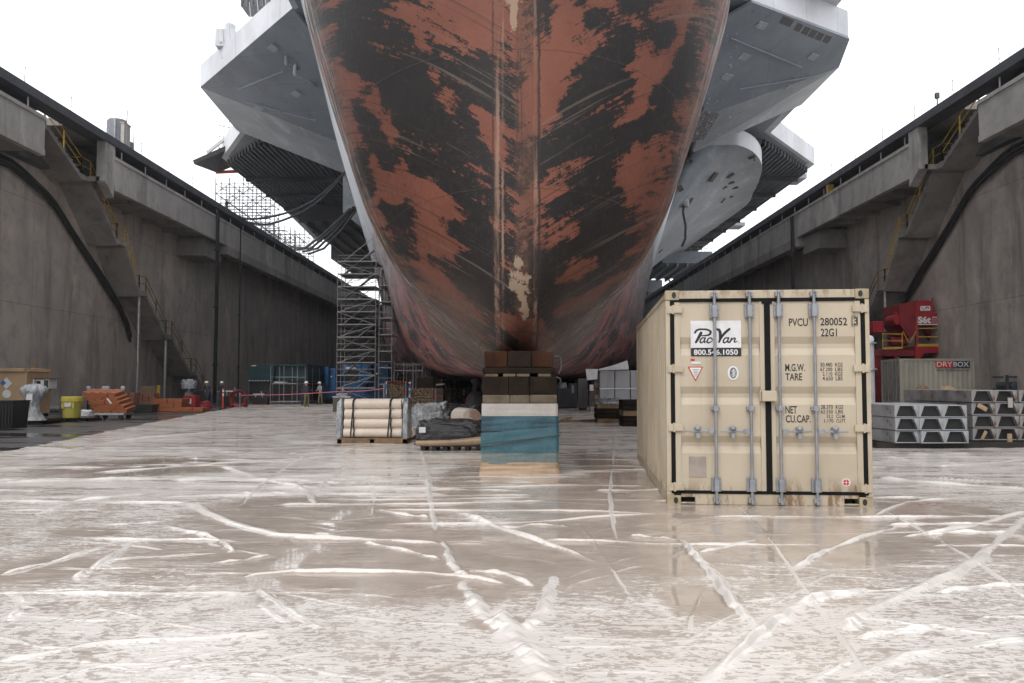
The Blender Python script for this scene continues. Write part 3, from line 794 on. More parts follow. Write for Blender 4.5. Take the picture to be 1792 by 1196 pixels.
# small fittings along the underside plates
for (pts, nv, p0) in ((((420, 150), (500, 118)), nrmL, B_), (((430, 172), (555, 205)), nrmL, B_), (((1275, 60), (1400, 112)), nrm, F0), (((1290, 150), (1420, 128)), nrm, F0)):
    nn = nv if nv.dot(ray(*pts[0])) < 0 else -nv
    a_ = on_plane(*pts[0], p0, nv) + nn * .42; b_ = on_plane(*pts[1], p0, nv) + nn * .42
    mb = MB(); mb.tube([L3(*a_), L3(*b_)], .06, 6)
    for f in (0.02, .25, .5, .75, .98): c_ = a_.lerp(b_, f); mb.tube([L3(*c_), L3(*(c_ - nn * .25))], .045, 5)
    mb.build('service_pipe', M_gry, ship)
for (px, py, nv, p0) in ((455, 185, nrmL, B_), (520, 160, nrmL, B_), (480, 80, nrmL, B_), (1300, 95, nrm, F0), (1380, 150, nrm, F0), (1330, 40, nrm, F0), (1270, 130, nrm, F0), (1420, 95, nrm, F0)):
    nn = nv if nv.dot(ray(px, py)) < 0 else -nv; c_ = on_plane(px, py, p0, nv) + nn * .27; t1 = nn.cross(Vector((0, 0, 1))).normalized(); t2 = nn.cross(t1)
    mb = MB(); mb.slab([L3(*(c_ + t1 * a * .45 + t2 * b * .3)) for a, b in ((-1, -1), (1, -1), (1, 1), (-1, 1))], .06); mb.build('access_plate', M_gry_l, ship)
# ------------------------------------------------------------------ plastic sheeting over the floor: one crumpled sheet
FOLDS = [  # photo-measured creases: points, half width, height
 ([(803,1022),(830,1055),(852,1090),(882,1106)], .075, .055), ([(868,1070),(905,1125),(935,1165),(958,1200)], .10, .065),
 ([(970,1012),(948,1075),(918,1108)], .07, .04), ([(1190,948),(1215,975),(1245,1005),(1285,1065),(1332,1108)], .062, .062),
 ([(1235,1200),(1325,1118),(1392,1068),(1425,1054),(1520,1034)], .062, .06), ([(1480,1106),(1500,1085),(1580,1048),(1690,998),(1757,942),(1800,905)], .07, .05),
 ([(1388,1000),(1440,972),(1500,948),(1577,925)], .05, .045), ([(1222,971),(1270,962),(1325,948)], .035, .03), ([(805,899),(850,917),(905,938),(1042,986)], .055, .06),
 ([(638,953),(700,965),(768,982)], .04, .035), ([(325,880),(410,920),(530,944),(640,948),(772,956)], .10, .05), ([(430,1012),(520,1005),(700,1005),(800,1012),(885,1026)], .05, .04),
 ([(130,1016),(160,1000),(232,955)], .05, .045), ([(290,924),(350,938),(385,950),(407,969)], .045, .04), ([(385,818),(460,840),(530,858),(550,886)], .07, .05),
 ([(607,815),(585,838),(565,852),(556,872)], .06, .045), ([(737,788),(748,830),(752,870),(762,932)], .05, .035), ([(775,950),(795,998),(815,1012)], .06, .04),
 ([(-10,1042),(200,1042),(442,1043)], .022, .022), ([(820,1003),(880,1008),(932,1029)], .05, .04), ([(1290,886),(1345,945),(1420,1052),(1520,1190)], .022, .02),
 ([(1535,890),(1600,925),(1700,982),(1800,1050)], .03, .026), ([(1620,940),(1690,934),(1765,934)], .05, .035), ([(1500,1122),(1580,1108),(1650,1098)], .05, .03),
 ([(1585,942),(1690,925),(1800,896)], .06, .04), ([(0,846),(140,842),(275,838)], .09, .045), ([(370,990),(420,985),(475,974)], .035, .025), ([(1076,742),(1074,800),(1068,880),(1080,960)], .045, .03),
 ([(640,838),(655,870),(650,905)], .04, .02), ([(0,782),(120,790),(220,772),(440,752)], .11, .06), ([(660,895),(720,906),(750,908)], .05, .04), ([(0,1160),(200,1128),(480,1112)], .03, .02),
 ([(1640,1040),(1720,1030),(1800,1026)], .04, .03), ([(1100,940),(1150,945),(1190,950)], .05, .03), ([(560,790),(600,800),(660,812)], .05, .03), ([(240,1110),(330,1060),(400,1040)], .03, .02),
 ([(1500,1188),(1600,1150),(1800,1120)], .05, .02), ([(60,905),(130,880),(230,868)], .05, .03), ([(160,700+130),(400,812),(590,800)], .08, .035), ([(1545,800),(1650,818),(1800,806)], .09, .05),
 ([(1540,838),(1640,848),(1800,858)], .08, .05), ([(1530,905),(1600,880),(1700,872)], .05, .03), ([(545,1055),(500,1090),(455,1060)], .03, .015), ([(450,1035),(520,1080),(560,1105)], .04, .02),
 ([(0,1010),(100,985),(180,960)], .05, .03), ([(15,1090),(40,1060),(20,1045)], .05, .03), ([(420,892),(445,862),(500,820),(590,762)], .03, .025), ([(1010,915),(1060,985),(1110,1060)], .03, .012)]
pl = []
for pts, w, h in FOLDS:
    q = [G(*p) for p in pts]; pl.append(([(p.x, p.y) for p in q], w * .62, h * .78))
for k in range(420):                                   # small tucks pulled across the sheet
    y = 7.5 * (1 + rng.random() ** 1.4 * 6.5); x = rng.uniform(-.62, .62) * y
    if 5 < y < 10 and rng.random() < .7: continue
    L = rng.uniform(.5, 2.6) * (1 + y / 25); a = rng.normal(0, .13) if rng.random() < .9 else rng.uniform(-1.3, 1.3)
    n = 5; c = rng.normal(0, .12)
    pts = [(x + L * (t - .5) * math.cos(a + c * t), y + L * (t - .5) * math.sin(a + c * t) + .05 * rng.normal()) for t in np.linspace(0, 1, n)]
    pl.append((pts, rng.uniform(.010, .028) * (1 + y / 22), rng.uniform(.007, .022) * (1 + y / 40)))
for k in range(110):                                    # fine tucks close by
    y = rng.uniform(3.2, 9); x = rng.uniform(-.6, .6) * y; L = rng.uniform(.3, 1.3); a = rng.normal(0, .5)
    pts = [(x + L * (t - .5) * math.cos(a), y + L * (t - .5) * math.sin(a) + .03 * rng.normal()) for t in np.linspace(0, 1, 4)]
    pl.append((pts, rng.uniform(.006, .016), rng.uniform(.004, .011)))

ys = [-3.0]
while ys[-1] < 66:
    y = ys[-1]; ys.append(y + (max(.011, min(y * y / 3600, .42)) if y > 2.6 else .12))
YR = np.array(ys); U = np.linspace(-1, 1, 860)
def film_left(y): return np.interp(y, [-3, 10, 17.5, 35, 46.8, 66], [-11, -10.6, -10.7, -14.4, -16.6, -20.4])
def film_right(y): return np.interp(y, [-3, 10, 17.5, 35, 46.8, 66], [11.5, 12, 13, 15.5, 17, 19])
half = np.where(YR < 4, 4.2, YR * .64 + 1.6)
lf = np.maximum(film_left(YR), -half * 1.0); rt = np.minimum(film_right(YR), half)
lf = np.where(YR > 15.5, film_left(YR), lf); lf = np.where(YR < 3.4, -11, lf); rt = np.where(YR < 3.4, 11.5, rt)
# the sheet's real edges everywhere: outer columns reach the edge, the inner ones stay dense near the eye
X2 = np.zeros((len(YR), len(U))); 
for i, y in enumerate(YR):
    hi = min(half[i], -film_left(y)); hr = min(half[i], film_right(y))
    xs = np.concatenate([[film_left(y)] * 1, np.linspace(-hi, hr, len(U) - 2), [film_right(y)]])
    X2[i] = xs
# ragged edge
jag = .18 * np.sin(YR * 2.3) + .12 * np.sin(YR * 5.1 + 1) + .07 * np.sin(YR * 11)
X2[:, :1] += jag[:, None]; X2[:, -1:] += jag[:, None]
Y2 = np.repeat(YR[:, None], len(U), 1)
Hh = np.zeros_like(X2); Fd = np.zeros_like(X2)
for pts, w, h in pl:
    ym_ = sum(p[1] for p in pts) / len(pts); lat_ = abs(pts[-1][0] - pts[0][0]) / (abs(pts[-1][0] - pts[0][0]) + abs(pts[-1][1] - pts[0][1]) + 1e-6); w = max(w, min(ym_ * ym_ / 3600, .42) * 1.1 * lat_, ym_ * .0009); w3 = w * 4.5
    y0 = min(p[1] for p in pts) - w3; y1 = max(p[1] for p in pts) + w3
    i0, i1 = np.searchsorted(YR, [y0, y1])
    if i1 <= i0: continue
    xa = X2[i0:i1]; ya = Y2[i0:i1]
    # smooth the polyline
    P_ = np.array(pts); tt = np.linspace(0, len(P_) - 1, max(12, 6 * len(P_))); k_ = np.arange(len(P_))
    P_ = np.stack([pchip(k_, P_[:, 0], tt), pchip(k_, P_[:, 1], tt)], 1) if len(P_) > 2 else P_
    xm0, xm1 = P_[:, 0].min() - w3, P_[:, 0].max() + w3
    sel = (xa > xm0) & (xa < xm1)
    if not sel.any(): continue
    xx = xa[sel]; yy = ya[sel]
    P_[1:-1] += .28 * w * np.stack([np.sin(np.arange(len(P_) - 2) * 2.1 + w * 300), np.cos(np.arange(len(P_) - 2) * 1.7 + h * 900)], 1)
    best = np.full(xx.shape, 1e9); bt = np.zeros(xx.shape)
    n = len(P_) - 1
    for j in range(n):
        a = P_[j]; d = P_[j + 1] - a; L2 = d @ d + 1e-12
        t = np.clip(((xx - a[0]) * d[0] + (yy - a[1]) * d[1]) / L2, 0, 1)
        dd = (xx - a[0] - t * d[0]) ** 2 + (yy - a[1] - t * d[1]) ** 2
        m_ = dd < best; best = np.where(m_, dd, best); bt = np.where(m_, (j + t) / n, bt)
    dist = np.sqrt(best); ww = w * (.78 + .35 * np.sin(PI * np.clip(bt, .04, .96)) ** .6) * (1 + .12 * np.sin(bt * 9 + w * 900) + .05 * np.sin(bt * 23 + h * 700))
    tap = np.clip(np.minimum(bt, 1 - bt) * 14, .0, 1) ** .6 * (.72 + .28 * np.sin(bt * 13 + h * 500))
    prof = np.exp(-(dist / ww) ** 2 * 1.4) * tap
    side = np.exp(-(dist / (ww * 2.2)) ** 2) * tap
    Hs = Hh[i0:i1]; Fs = Fd[i0:i1]
    Hs[sel] = np.maximum(Hs[sel], h * prof + h * .05 * side)
    Fs[sel] = np.maximum(Fs[sel], np.maximum(prof, side * .12) * min(1, h / .03))
# where rain stands in pools (photo-measured), and where the film lies stuck and blotchy
POOL = [(730,985,300,55),(480,900,130,28),(560,985,190,30),(250,820,150,16),(640,905,130,30),(1000,960,110,60),(1000,880,120,40),(1250,920,180,50),(1450,925,180,50),(1150,960,120,50),(1640,900,110,26),
        (700,1020,260,14),(330,965,90,30),(150,935,60,8),(1460,960,160,30),(1700,955,90,20),(830,850,60,40),(440,960,140,30),(1080,830,50,40),(1230,1060,60,30),(880,1095,60,12),(840,1045,40,18),(70,1000,90,22)]
px_ = 896 + FOC * X2 / np.maximum(Y2, .5); py_ = 676 + FOC * EYE / np.maximum(Y2, .5)
gx = G(896, 900)
wet = np.zeros_like(X2)
for cx, cy, rx, ry in POOL:
    c = G(cx, cy); ex = rx * c.y / FOC; ya = G(cx, cy + ry).y; yb = G(cx, max(cy - ry, 690)).y; ey = (yb - ya) / 2; c = Vector((c.x, (ya + yb) / 2))
    wet = np.maximum(wet, np.exp(-(((X2 - c.x) / ex) ** 2 + ((Y2 - c.y) / ey) ** 2) ** 2))
wet = np.clip(wet - Fd * 1.2, -1, 1)
low = (.006 * np.sin(X2 * 1.7 + np.sin(Y2 * .9) * 2) * np.sin(Y2 * 1.3 + X2 * .6) + .003 * np.sin(X2 * 5.3 + Y2 * 2.1) * np.sin(Y2 * 6.2 - X2))
Z2 = .006 + Hh + low * np.clip(1 - wet, 0, 1) * .6 + .006
Z2[:, 0] = 0; Z2[:, -1] = 0
fm = NT('plastic_sheet')
P = fm.coord('W'); xyz = fm.sep(P)
dist_ = xyz[1]
nA = fm.noise(P, 1.15, 4, .6); nB_ = fm.noise(fm.coord('W', (3.0, 6.5, 1)), 1.0, 9, .70, .4)
nD = fm.noise(fm.coord('W', (11, 17, 1)), 1.0, 6, .64, .25); nC = fm.noise(fm.coord('W', (22, 34, 1)), 1.0, 5, .7)
streakN = fm.noise(fm.coord('W', (.35, 2.6, 1)), 1.0, 6, .65, .5)
farf = fm.ramp(dist_, 8.5, 13)
body = fm.math('ADD', fm.math('ADD', fm.math('MULTIPLY', fm.math('SUBTRACT', nB_, .5), .9), fm.math('MULTIPLY', fm.math('SUBTRACT', nD, .5), 1.3)), fm.math('MULTIPLY', fm.math('SUBTRACT', nA, .5), .6))
body = fm.math('ADD', body, fm.math('MULTIPLY', fm.ramp(dist_, 4.4, 6.2, 1, 0), .012))
body = fm.math('ADD', body, fm.math('MULTIPLY', fm.math('SUBTRACT', nC, .5), .75))
fbody = fm.math('ADD', fm.math('MULTIPLY', fm.math('SUBTRACT', streakN, .5), 1.9), fm.math('MULTIPLY', fm.math('SUBTRACT', nB_, .5), .5))
fbody = fm.math('ADD', fbody, .04)
mixv = fm.n('ShaderNodeMix', data_type='FLOAT'); fm.l(farf, mixv.inputs[0]); fm.l(body, mixv.inputs[2]); fm.l(fbody, mixv.inputs[3])
zone = fm.math('ADD', fm.math('MULTIPLY', fm.math('MULTIPLY', fm.ramp(dist_, 5.2, 5.9), fm.ramp(dist_, 9, 11.5, 1, 0)), .12), fm.math('ADD', fm.math('MULTIPLY', farf, -.03), -.055))
fmask = fm.ramp(fm.attr('fold'), .10, .30)
wetv = fm.math('ADD', mixv.outputs[0], fm.math('ADD', fm.math('MULTIPLY', fm.attr('wet'), .95), zone))
wetv = fm.math('SUBTRACT', wetv, fm.math('MULTIPLY', fmask, .62))
cr1 = fm.noise(fm.coord('W', (.55, 4.2, 1), (0, 0, .12)), 1.0, 4, .6, 1.6); cr2 = fm.noise(fm.coord('W', (.8, 5.5, 1), (0, 0, -.5)), 1.0, 4, .6, 1.4); cr3 = fm.noise(fm.coord('W', (1.1, 3.6, 1), (0, 0, .9)), 1.0, 4, .6, 1.4)
def crease(n_, w_): return fm.ramp(fm.math('ABSOLUTE', fm.math('SUBTRACT', n_, .5)), 0, w_, 1, 0)
gate = fm.ramp(nA, .42, .58)
cre = fm.math('MAXIMUM', crease(cr1, .016), fm.math('MULTIPLY', fm.math('MAXIMUM', crease(cr2, .012), crease(cr3, .011)), gate))
wetv = fm.math('SUBTRACT', wetv, fm.math('MULTIPLY', cre, fm.math('MULTIPLY', fm.ramp(dist_, 4, 9, .08, .30), fm.ramp(fm.attr('wet'), .15, .6, 1, .12))))
wm = fm.ramp(wetv, -.008, .016)
edge = fm.math('MULTIPLY', fm.ramp(wetv, -.012, .0), fm.ramp(wetv, .022, .004))
dry = fm.mix(fm.ramp(nA, .35, .68), (.74, .695, .655), (.65, .60, .555))
dry = fm.mix(fm.ramp(nC, .5, .8, 0, .3), dry, (.58, .51, .45))
dry = fm.mix(fm.math('MULTIPLY', fm.attr('fold'), .5), dry, (.73, .685, .645))
pool = fm.mix(fm.ramp(fm.noise(P, 2.3, 7, .65), .35, .68), (.45, .385, .33), (.355, .30, .255))
pool = fm.mix(fm.ramp(wetv, .05, .5), fm.mix(.25, pool, dry), pool)
col = fm.mix(wm, dry, pool)
col = fm.mix(fm.math('MULTIPLY', edge, .6), col, (.19, .145, .115))
dirt = fm.ramp(fm.noise(P, 3.1, 9, .75), .66, .74, 0, .6)
col = fm.mix(fm.math('MULTIPLY', dirt, fm.ramp(fm.noise(P, .35, 3, .5), .5, .65)), col, (.17, .13, .10))
rr = fm.n('ShaderNodeMix', data_type='FLOAT'); fm.l(wm, rr.inputs[0]); fm.l(fm.ramp(nA, .3, .7, .09, .22), rr.inputs[2]); rr.inputs[3].default_value = .035
crk = fm.noise(fm.coord('W', (2.2, 4.5, 1)), 1.0, 4, .55, .5)
hh = fm.math('MULTIPLY', fm.math('MULTIPLY', fm.math('SUBTRACT', 1.0, wm), fm.math('SUBTRACT', 1.0, fm.math('MULTIPLY', fmask, .75))), fm.math('ADD', fm.math('MULTIPLY', crk, 1.0), fm.math('ADD', fm.math('MULTIPLY', nB_, .2), fm.math('MULTIPLY', nD, .34))))
hh = fm.math('ADD', hh, fm.math('MULTIPLY', fm.math('MULTIPLY', cre, fm.ramp(fm.attr('wet'), .15, .6, 1, .1)), .55))
hh = fm.math('ADD', hh, fm.math('MULTIPLY', fm.noise(fm.coord('W', (3, 1.4, 1)), 1.0, 2, .5), .02))
bp = fm.bump(hh, .30, .03)
fm.out(col, rr.outputs[0], 0, .5)
film = grid_obj('plastic_sheet', np.stack([X2, Y2, Z2], -1), fm.m, None, True, {'wet': wet, 'fold': Fd})
tag(film, 'wet creased cream plastic sheeting spread across the dock floor', 'plastic sheeting')
# ------------------------------------------------------------------ lettering
_tc = {}
def text_shape(s, bold=0.0, shear=0.0, spacing=1.0):
    key = (s, bold, shear, spacing)
    if key in _tc: return _tc[key]
    cu = bpy.data.curves.new('lettering', 'FONT'); cu.body = s; cu.size = 1; cu.offset = bold; cu.shear = shear
    cu.space_character = spacing; cu.resolution_u = 3
    ob = bpy.data.objects.new('lettering', cu); link(ob)
    bpy.context.view_layer.update()
    me = bpy.data.meshes.new_from_object(ob.evaluated_get(bpy.context.evaluated_depsgraph_get()))
    V = np.array([v.co[:2] for v in me.vertices]); Fc = [tuple(p.vertices) for p in me.polygons]
    bpy.data.objects.remove(ob); bpy.data.curves.remove(cu); bpy.data.meshes.remove(me)
    V -= V.min(0); V /= np.maximum(V.max(0), 1e-6)
    _tc[key] = (V, Fc); return _tc[key]
def put_text(mb, s, M, x0, z0, w, h, y=-.002, bold=0.0, shear=0.0, m=0, spacing=1.0):
    """letters filling the box (x0,z0,w,h) on the plane y of frame M"""
    V, Fc = text_shape(s, bold, shear, spacing)
    mb.add([M @ Vector((x0 + a * w, y, z0 + b * h)) for a, b in V], Fc, m)
def ribbon(mb, pts, ws, y, m=0):
    """a flat brush stroke with round ends in the xz plane"""
    P_ = np.array(pts, float); n = max(10, 8 * len(P_)); k = np.arange(len(P_)); t = np.linspace(0, len(P_) - 1, n)
    if len(P_) > 2: Q = np.stack([pchip(k, P_[:, 0], t), pchip(k, P_[:, 1], t)], 1)
    else: Q = np.stack([np.interp(t, k, P_[:, 0]), np.interp(t, k, P_[:, 1])], 1)
    w = np.interp(t, k, np.array(ws, float)) / 2
    d = np.gradient(Q, axis=0); d /= np.linalg.norm(d, axis=1)[:, None] + 1e-9; nn = np.stack([-d[:, 1], d[:, 0]], 1)
    L_ = Q + nn * w[:, None]; R_ = Q - nn * w[:, None]
    for i in range(n - 1):
        mb.quad((L_[i][0], y, L_[i][1]), (R_[i][0], y, R_[i][1]), (R_[i + 1][0], y, R_[i + 1][1]), (L_[i + 1][0], y, L_[i + 1][1]), m)
    for e in (0, n - 1):
        yy = y + (.0003 if e else -.0003)
        mb.add([(Q[e][0] + w[e] * math.cos(a), yy, Q[e][1] + w[e] * math.sin(a)) for a in np.linspace(0, 2 * PI, 15)[:-1]], [tuple(range(14))], m)
I4 = Matrix.Identity(4)
M_ink = flat('black_ink', (.012, .012, .013), .5)
M_white = flat('white_vinyl', (.72, .72, .73), .4)
M_redink = flat('red_ink', (.55, .04, .03), .5)

# ------------------------------------------------------------------ the cream shipping container
cFL = G(1168, 884.5); CANG = R(-5.1)
con = thing('shipping_container', 'cream shipping container with double doors, grey locking bars and black painted lettering', 'container', cFL, CANG)
CM = Matrix.Translation(cFL) @ Matrix.Rotation(CANG, 4, 'Z'); CMI = CM.inverted()
def fp(px, py):
    """point of the container's door plane seen at that place"""
    d = CMI.to_3x3() @ ray(px, py); o_ = CMI @ Vector((0, 0, EYE)); t_ = -o_.y / d.y; p = o_ + d * t_; return p.x, p.z
CW, CL, CH = 2.385, 6.058, 2.575
M_con = paint('cream_container_paint', (.50, .43, .325), (.425, .36, .265), .42, 1.3, 0, .05, dirt=(.22, .17, .11), rust=((.13, .07, .035), 5.0, .68), streak=.45)
M_condoor = paint('cream_door_paint', (.51, .44, .335), (.455, .39, .295), .42, .9, 0, .03, dirt=(.24, .185, .125), rust=((.10, .055, .03), 9.0, .74), streak=.34)
for _m in (M_con, M_condoor):          # handling dents, rust creeping up from the sill
    _t = NT.__new__(NT); _t.m = _m; _t.t = _m.node_tree; _t.b = next(n for n in _t.t.nodes if n.type == 'BSDF_PRINCIPLED')
    _z = _t.sep(_t.coord('OBJ'))[2]; _n = _t.noise(_t.coord('OBJ', (6, 6, 2.2)), 1.0, 7, .72)
    _k = _t.math('MULTIPLY', _t.ramp(_n, .50, .60), _t.math('MAXIMUM', _t.ramp(_z, .05, .42, .9, 0), _t.ramp(_z, 2.42, 2.58, 0, .6)))
    _src = _t.b.inputs['Base Color'].links[0].from_socket; _t.l(_t.mix(_k, _src, (.19, .115, .06)), _t.b.inputs['Base Color'])
    _bn = _t.b.inputs['Normal'].links[0].from_node; _b2 = _t.n('ShaderNodeBump'); _t.l(_t.noise(_t.coord('OBJ', (1.6, 1.6, 1.3)), 1.0, 2, .5), _b2.inputs['Height'])
    _b2.inputs['Strength'].default_value = .35; _b2.inputs['Distance'].default_value = .06; _t.l(_b2.outputs[0], _bn.inputs['Normal'])
M_gask = flat('door_gasket', (.009, .0095, .0095), .75, spec=.15)
M_lock = paint('galvanised_bar', (.32, .335, .36), (.25, .26, .28), .42, 6, .35, .03, streak=.1, rust=(RUST, 14, .74))
fr = MB()
pw = .155
for x in (0, CW - pw):
    fr.box(x, 0.012, .12, x + pw * .52 if x == 0 else CW, .14, CH - .12) if x == 0 else fr.box(CW - pw * .52, .012, .12, CW, .14, CH - .12)
    fr.box(x if x == 0 else CW - .1, CL - .12, .12, .1 if x == 0 else CW, CL - .01, CH - .12)
fr.box(.1625, .012, CH - .125, CW - .1625, .10, CH - .004)          # header
fr.box(.1625, .012, .02, .33, .10, .035); fr.box(CW - .33, .012, .02, CW - .1625, .10, .035)
fr.box(.33, .012, .012, CW - .33, .10, .15); fr.box(.1625, .012, .098, .329, .10, .15); fr.box(CW - .329, .012, .098, CW - .1625, .10, .15)
for x0 in (.005, CW - .065):
    fr.box(x0, .18, .02, x0 + .06, CL - .18, .16); fr.box(x0, .18, CH - .08, x0 + .06, CL - .18, CH - .02)
fr.build('frame', M_con, con, bevel=.006)
def corrugated(L_, depth=.036, pitch=.278):
    out = []; x = 0.0
    while x < L_ - 1e-6:
        for dx, d in ((0, 0), (.072, 0), (.14, depth), (.21, depth)):
            if x + dx < L_: out.append((x + dx, d))
        x += pitch
    out.append((L_, 0)); return out
for sx in (0, 1):
    mb = MB(); cr = corrugated(CL - .36)
    xx = [(.012 + d if sx == 0 else CW - .012 - d) for _, d in cr]
    for (a, b, xa, xb) in zip(cr[:-1], cr[1:], xx[:-1], xx[1:]):
        mb.quad((xa, .18 + a[0], .161), (xb, .18 + b[0], .161), (xb, .18 + b[0], CH - .081), (xa, .18 + a[0], CH - .081))
    mb.build('side_panel', M_con, con, fix=False)
mb = MB(); mb.box(.06, .1, CH - .07, CW - .06, CL - .1, CH - .045); mb.build('roof', M_con, con)
mb = MB(); mb.box(.1, CL - .08, .15, CW - .1, CL - .04, CH - .12); mb.build('end_wall', M_con, con)
mb = MB(); mb.box(.07, .2, .13, CW - .07, CL - .2, .15); mb.box(.2, .15, .02, CW - .2, .2, .12); mb.build('floor', M_dark, con)
M_cast = paint('corner_casting_paint', (.40, .33, .22), (.30, .24, .15), .6, 7, 0, .1, rust=((.13, .07, .035), 9, .6))
for x in (0, CW - .162):
    for y in (0, CL - .178):
        for z in (0, CH - .118):
            mb = MB(); mb.box(x, y, z, x + .162, y + .178, z + .118); c_ = mb.build('corner_casting', M_cast, con, bevel=.008)
            if y == 0:
                h = MB(); cx = x + .081 + (.02 if x == 0 else -.02); ring = [(cx + .026 * math.cos(a), z + .06 + .038 * math.sin(a)) for a in np.linspace(0, 2 * PI, 21)[:-1]]
                h.prism(ring, -.0025, .03, axis='y'); h.build('lock_hole', M_blk, c_)
# doors
xs_seam = CW / 2 + .005
def door(x0, x1):
    prof = [(0.16, 0), (.62, 0), (.70, .036), (.745, .036), (.825, 0), (1.20, 0), (1.28, .036), (1.33, .036), (1.415, 0), (1.79, 0), (1.87, .036), (1.925, .036), (2.01, 0), (2.46, 0)]
    a, b = x0 + .085, x1 - .085
    mb = MB()
    y0 = .022
    for p, q in zip(prof[:-1], prof[1:]):
        mb.quad((a, y0 + p[1], p[0]), (b, y0 + p[1], p[0]), (b, y0 + q[1], q[0]), (a, y0 + q[1], q[0]))
    for xe in (a, b):
        for p, q in zip(prof[:-1], prof[1:]):
            if p[1] or q[1]: mb.quad((xe, y0 - .001, p[0]), (xe, y0 + p[1], p[0]), (xe, y0 + q[1], q[0]), (xe, y0 - .001, q[0]))
    # framing of the leaf
    mb.box(x0 + .02, .010, .162, a, .06, 2.445); mb.box(b, .010, .162, x1 - .02, .06, 2.445)
    d_ = mb.build('door', M_condoor, con, fix=True)
    gk = MB()
    lo, hi = (.032 if x0 < 1 else 0), (.032 if x0 > 1 else 0)
    gk.box(x0 - lo, .006, .14, x0 + .019, .055, 2.475); gk.box(x1 - .019, .006, .14, x1 + hi, .055, 2.475)
    gk.box(x0 + .02, .006, .14, x1 - .02, .055, .178); gk.box(x0 + .02, .006, 2.432, x1 - .02, .055, 2.475)
    gk.build('gasket', M_gask, d_)
    return d_
dl = door(.085, xs_seam - .002); dr = door(xs_seam + .002, CW - .085)
# overlapping middle seal
mb = MB(); mb.box(xs_seam - .034, -.004, .17, xs_seam + .034, .017, 1.24); mb.box(xs_seam - .034, -.004, 1.37, xs_seam + .034, .017, 2.43)
mb.box(xs_seam - .06, -.007, 2.405, xs_seam + .06, .016, 2.468); mb.build('gasket', M_gask, dl)
mb = MB(); mb.box(xs_seam - .085, -.075, 1.24, xs_seam + .085, -.005, 1.365); mb.box(xs_seam - .105, -.03, 1.235, xs_seam - .087, .02, 1.37); mb.build('lock_box', M_con, dr, bevel=.008)
for sx, d_ in ((0, dl), (1, dr)):
    for z in (.22, .925, 1.63, 2.34):
        mb = MB()
        if sx == 0: mb.box(.02, -.012, z - .045, .085, .012, z + .045); mb.box(.086, -.022, z - .04, .20, .008, z + .04); mb.tube([(.09, -.012, z - .055), (.09, -.012, z + .055)], .016, 8)
        else: mb.box(CW - .085, -.012, z - .045, CW - .02, .012, z + .045); mb.box(CW - .20, -.022, z - .04, CW - .086, .008, z + .04); mb.tube([(CW - .09, -.012, z - .055), (CW - .09, -.012, z + .055)], .016, 8)
        mb.build('hinge', M_con, d_, bevel=.004)
bars = [fp(1254, 690)[0], fp(1315.5, 690)[0], fp(1366.5, 690)[0], fp(1428.5, 690)[0]]
bars = [b_ - .018 for b_ in bars]
for k, x in enumerate(bars):
    d_ = dl if k < 2 else dr
    mb = MB(); mb.tube([(x, -.04, .06), (x, -.04, 2.54)], .0185, 10); bar = mb.build('locking_bar', M_lock, d_, smooth=True)
    for z in (.255, 2.325):
        b2 = MB(); b2.box(x - .055, -.018, z - .085, x - .02, .009, z + .085); b2.box(x + .02, -.018, z - .085, x + .055, .009, z + .085)
        b2.box(x - .028, -.066, z - .08, x + .028, -.0185, z + .06)
        for dz in (-.06, 0, .06):
            for dx in (-.042, .042): b2.lathe([(.009, 0), (.009, .006), (.004, .01)], (x + dx, -.022, z + dz), 6)
        b2.build('bar_bracket', M_lock, bar, bevel=.003)
    for z in (.075, 2.515):
        b2 = MB(); b2.box(x - .035, -.05, z - .022, x + .035, .011, z + .022); b2.cbox((x, -.045, z + (.03 if z > 1 else -.03)), (.03, .05, .03)); b2.cbox((x - .03, -.03, z), (.02, .06, .055)); b2.cbox((x + .03, -.03, z), (.02, .06, .055)); b2.build('bar_cam', M_lock, bar, bevel=.003)
    b2 = MB(); b2.box(x - .05, -.03, 1.135, x + .05, .02, 1.175); b2.box(x - .028, -.064, 1.125, x + .028, -.031, 1.185)
    b2.build('bar_guide', M_lock, bar, bevel=.003)
    z = .885; dirn = -1 if k < 2 else 1
    hd = MB(); hd.box(min(x + dirn * .02, x + dirn * .36), -.062, z - .012, max(x + dirn * .02, x + dirn * .36), -.05, z + .012)
    hd.box(x + dirn * .055 - .035, -.068, z - .03, x + dirn * .055 + .035, -.045, z + .03)
    hd.build('door_handle', M_lock, d_, bevel=.004)
    hd = MB(); xc = x + dirn * .215
    hd.box(xc - .03, -.045, z - .05, xc + .03, .02, z + .05); hd.lathe([(.001, -.03), (.035, -.02), (.04, .0), (.035, .02), (.001, .035)], (xc, -.065, z + .035), 12); hd.cbox((xc, -.06, z - .055), (.045, .03, .06))
    hd.build('handle_catch', M_lock, d_, bevel=.004)
# decals: all on thin vinyl 2-3 mm proud of the door
def rect_px(px0, py0, px1, py1):
    a = fp(px0, py1); b = fp(px1, py0); return a[0], a[1], b[0] - a[0], b[1] - a[1]
x, z, w, h = rect_px(1209, 561, 1297, 609)
st = MB(); st.box(x, .013, z, x + w, .017, z + h)
sticker = st.build('logo_sticker', M_white, dl)
lg = MB()
def cpt(cx, cy):                       # measured on an enlargement of the sticker
    return fp(1180 + cx / 8.54, 540 + cy / 8.54)
u_ = w / 750.0
def stroke(pts, ws): ribbon(lg, [cpt(*p) for p in pts], [k * u_ for k in ws], .0118)
stroke([(312, 362), (335, 330), (390, 312), (460, 312), (520, 328), (546, 352), (535, 382), (490, 403), (410, 408)], [30, 30, 28, 27, 30, 34, 32, 26, 16])
stroke([(402, 368), (380, 410), (352, 462), (326, 506)], [46, 46, 42, 34])
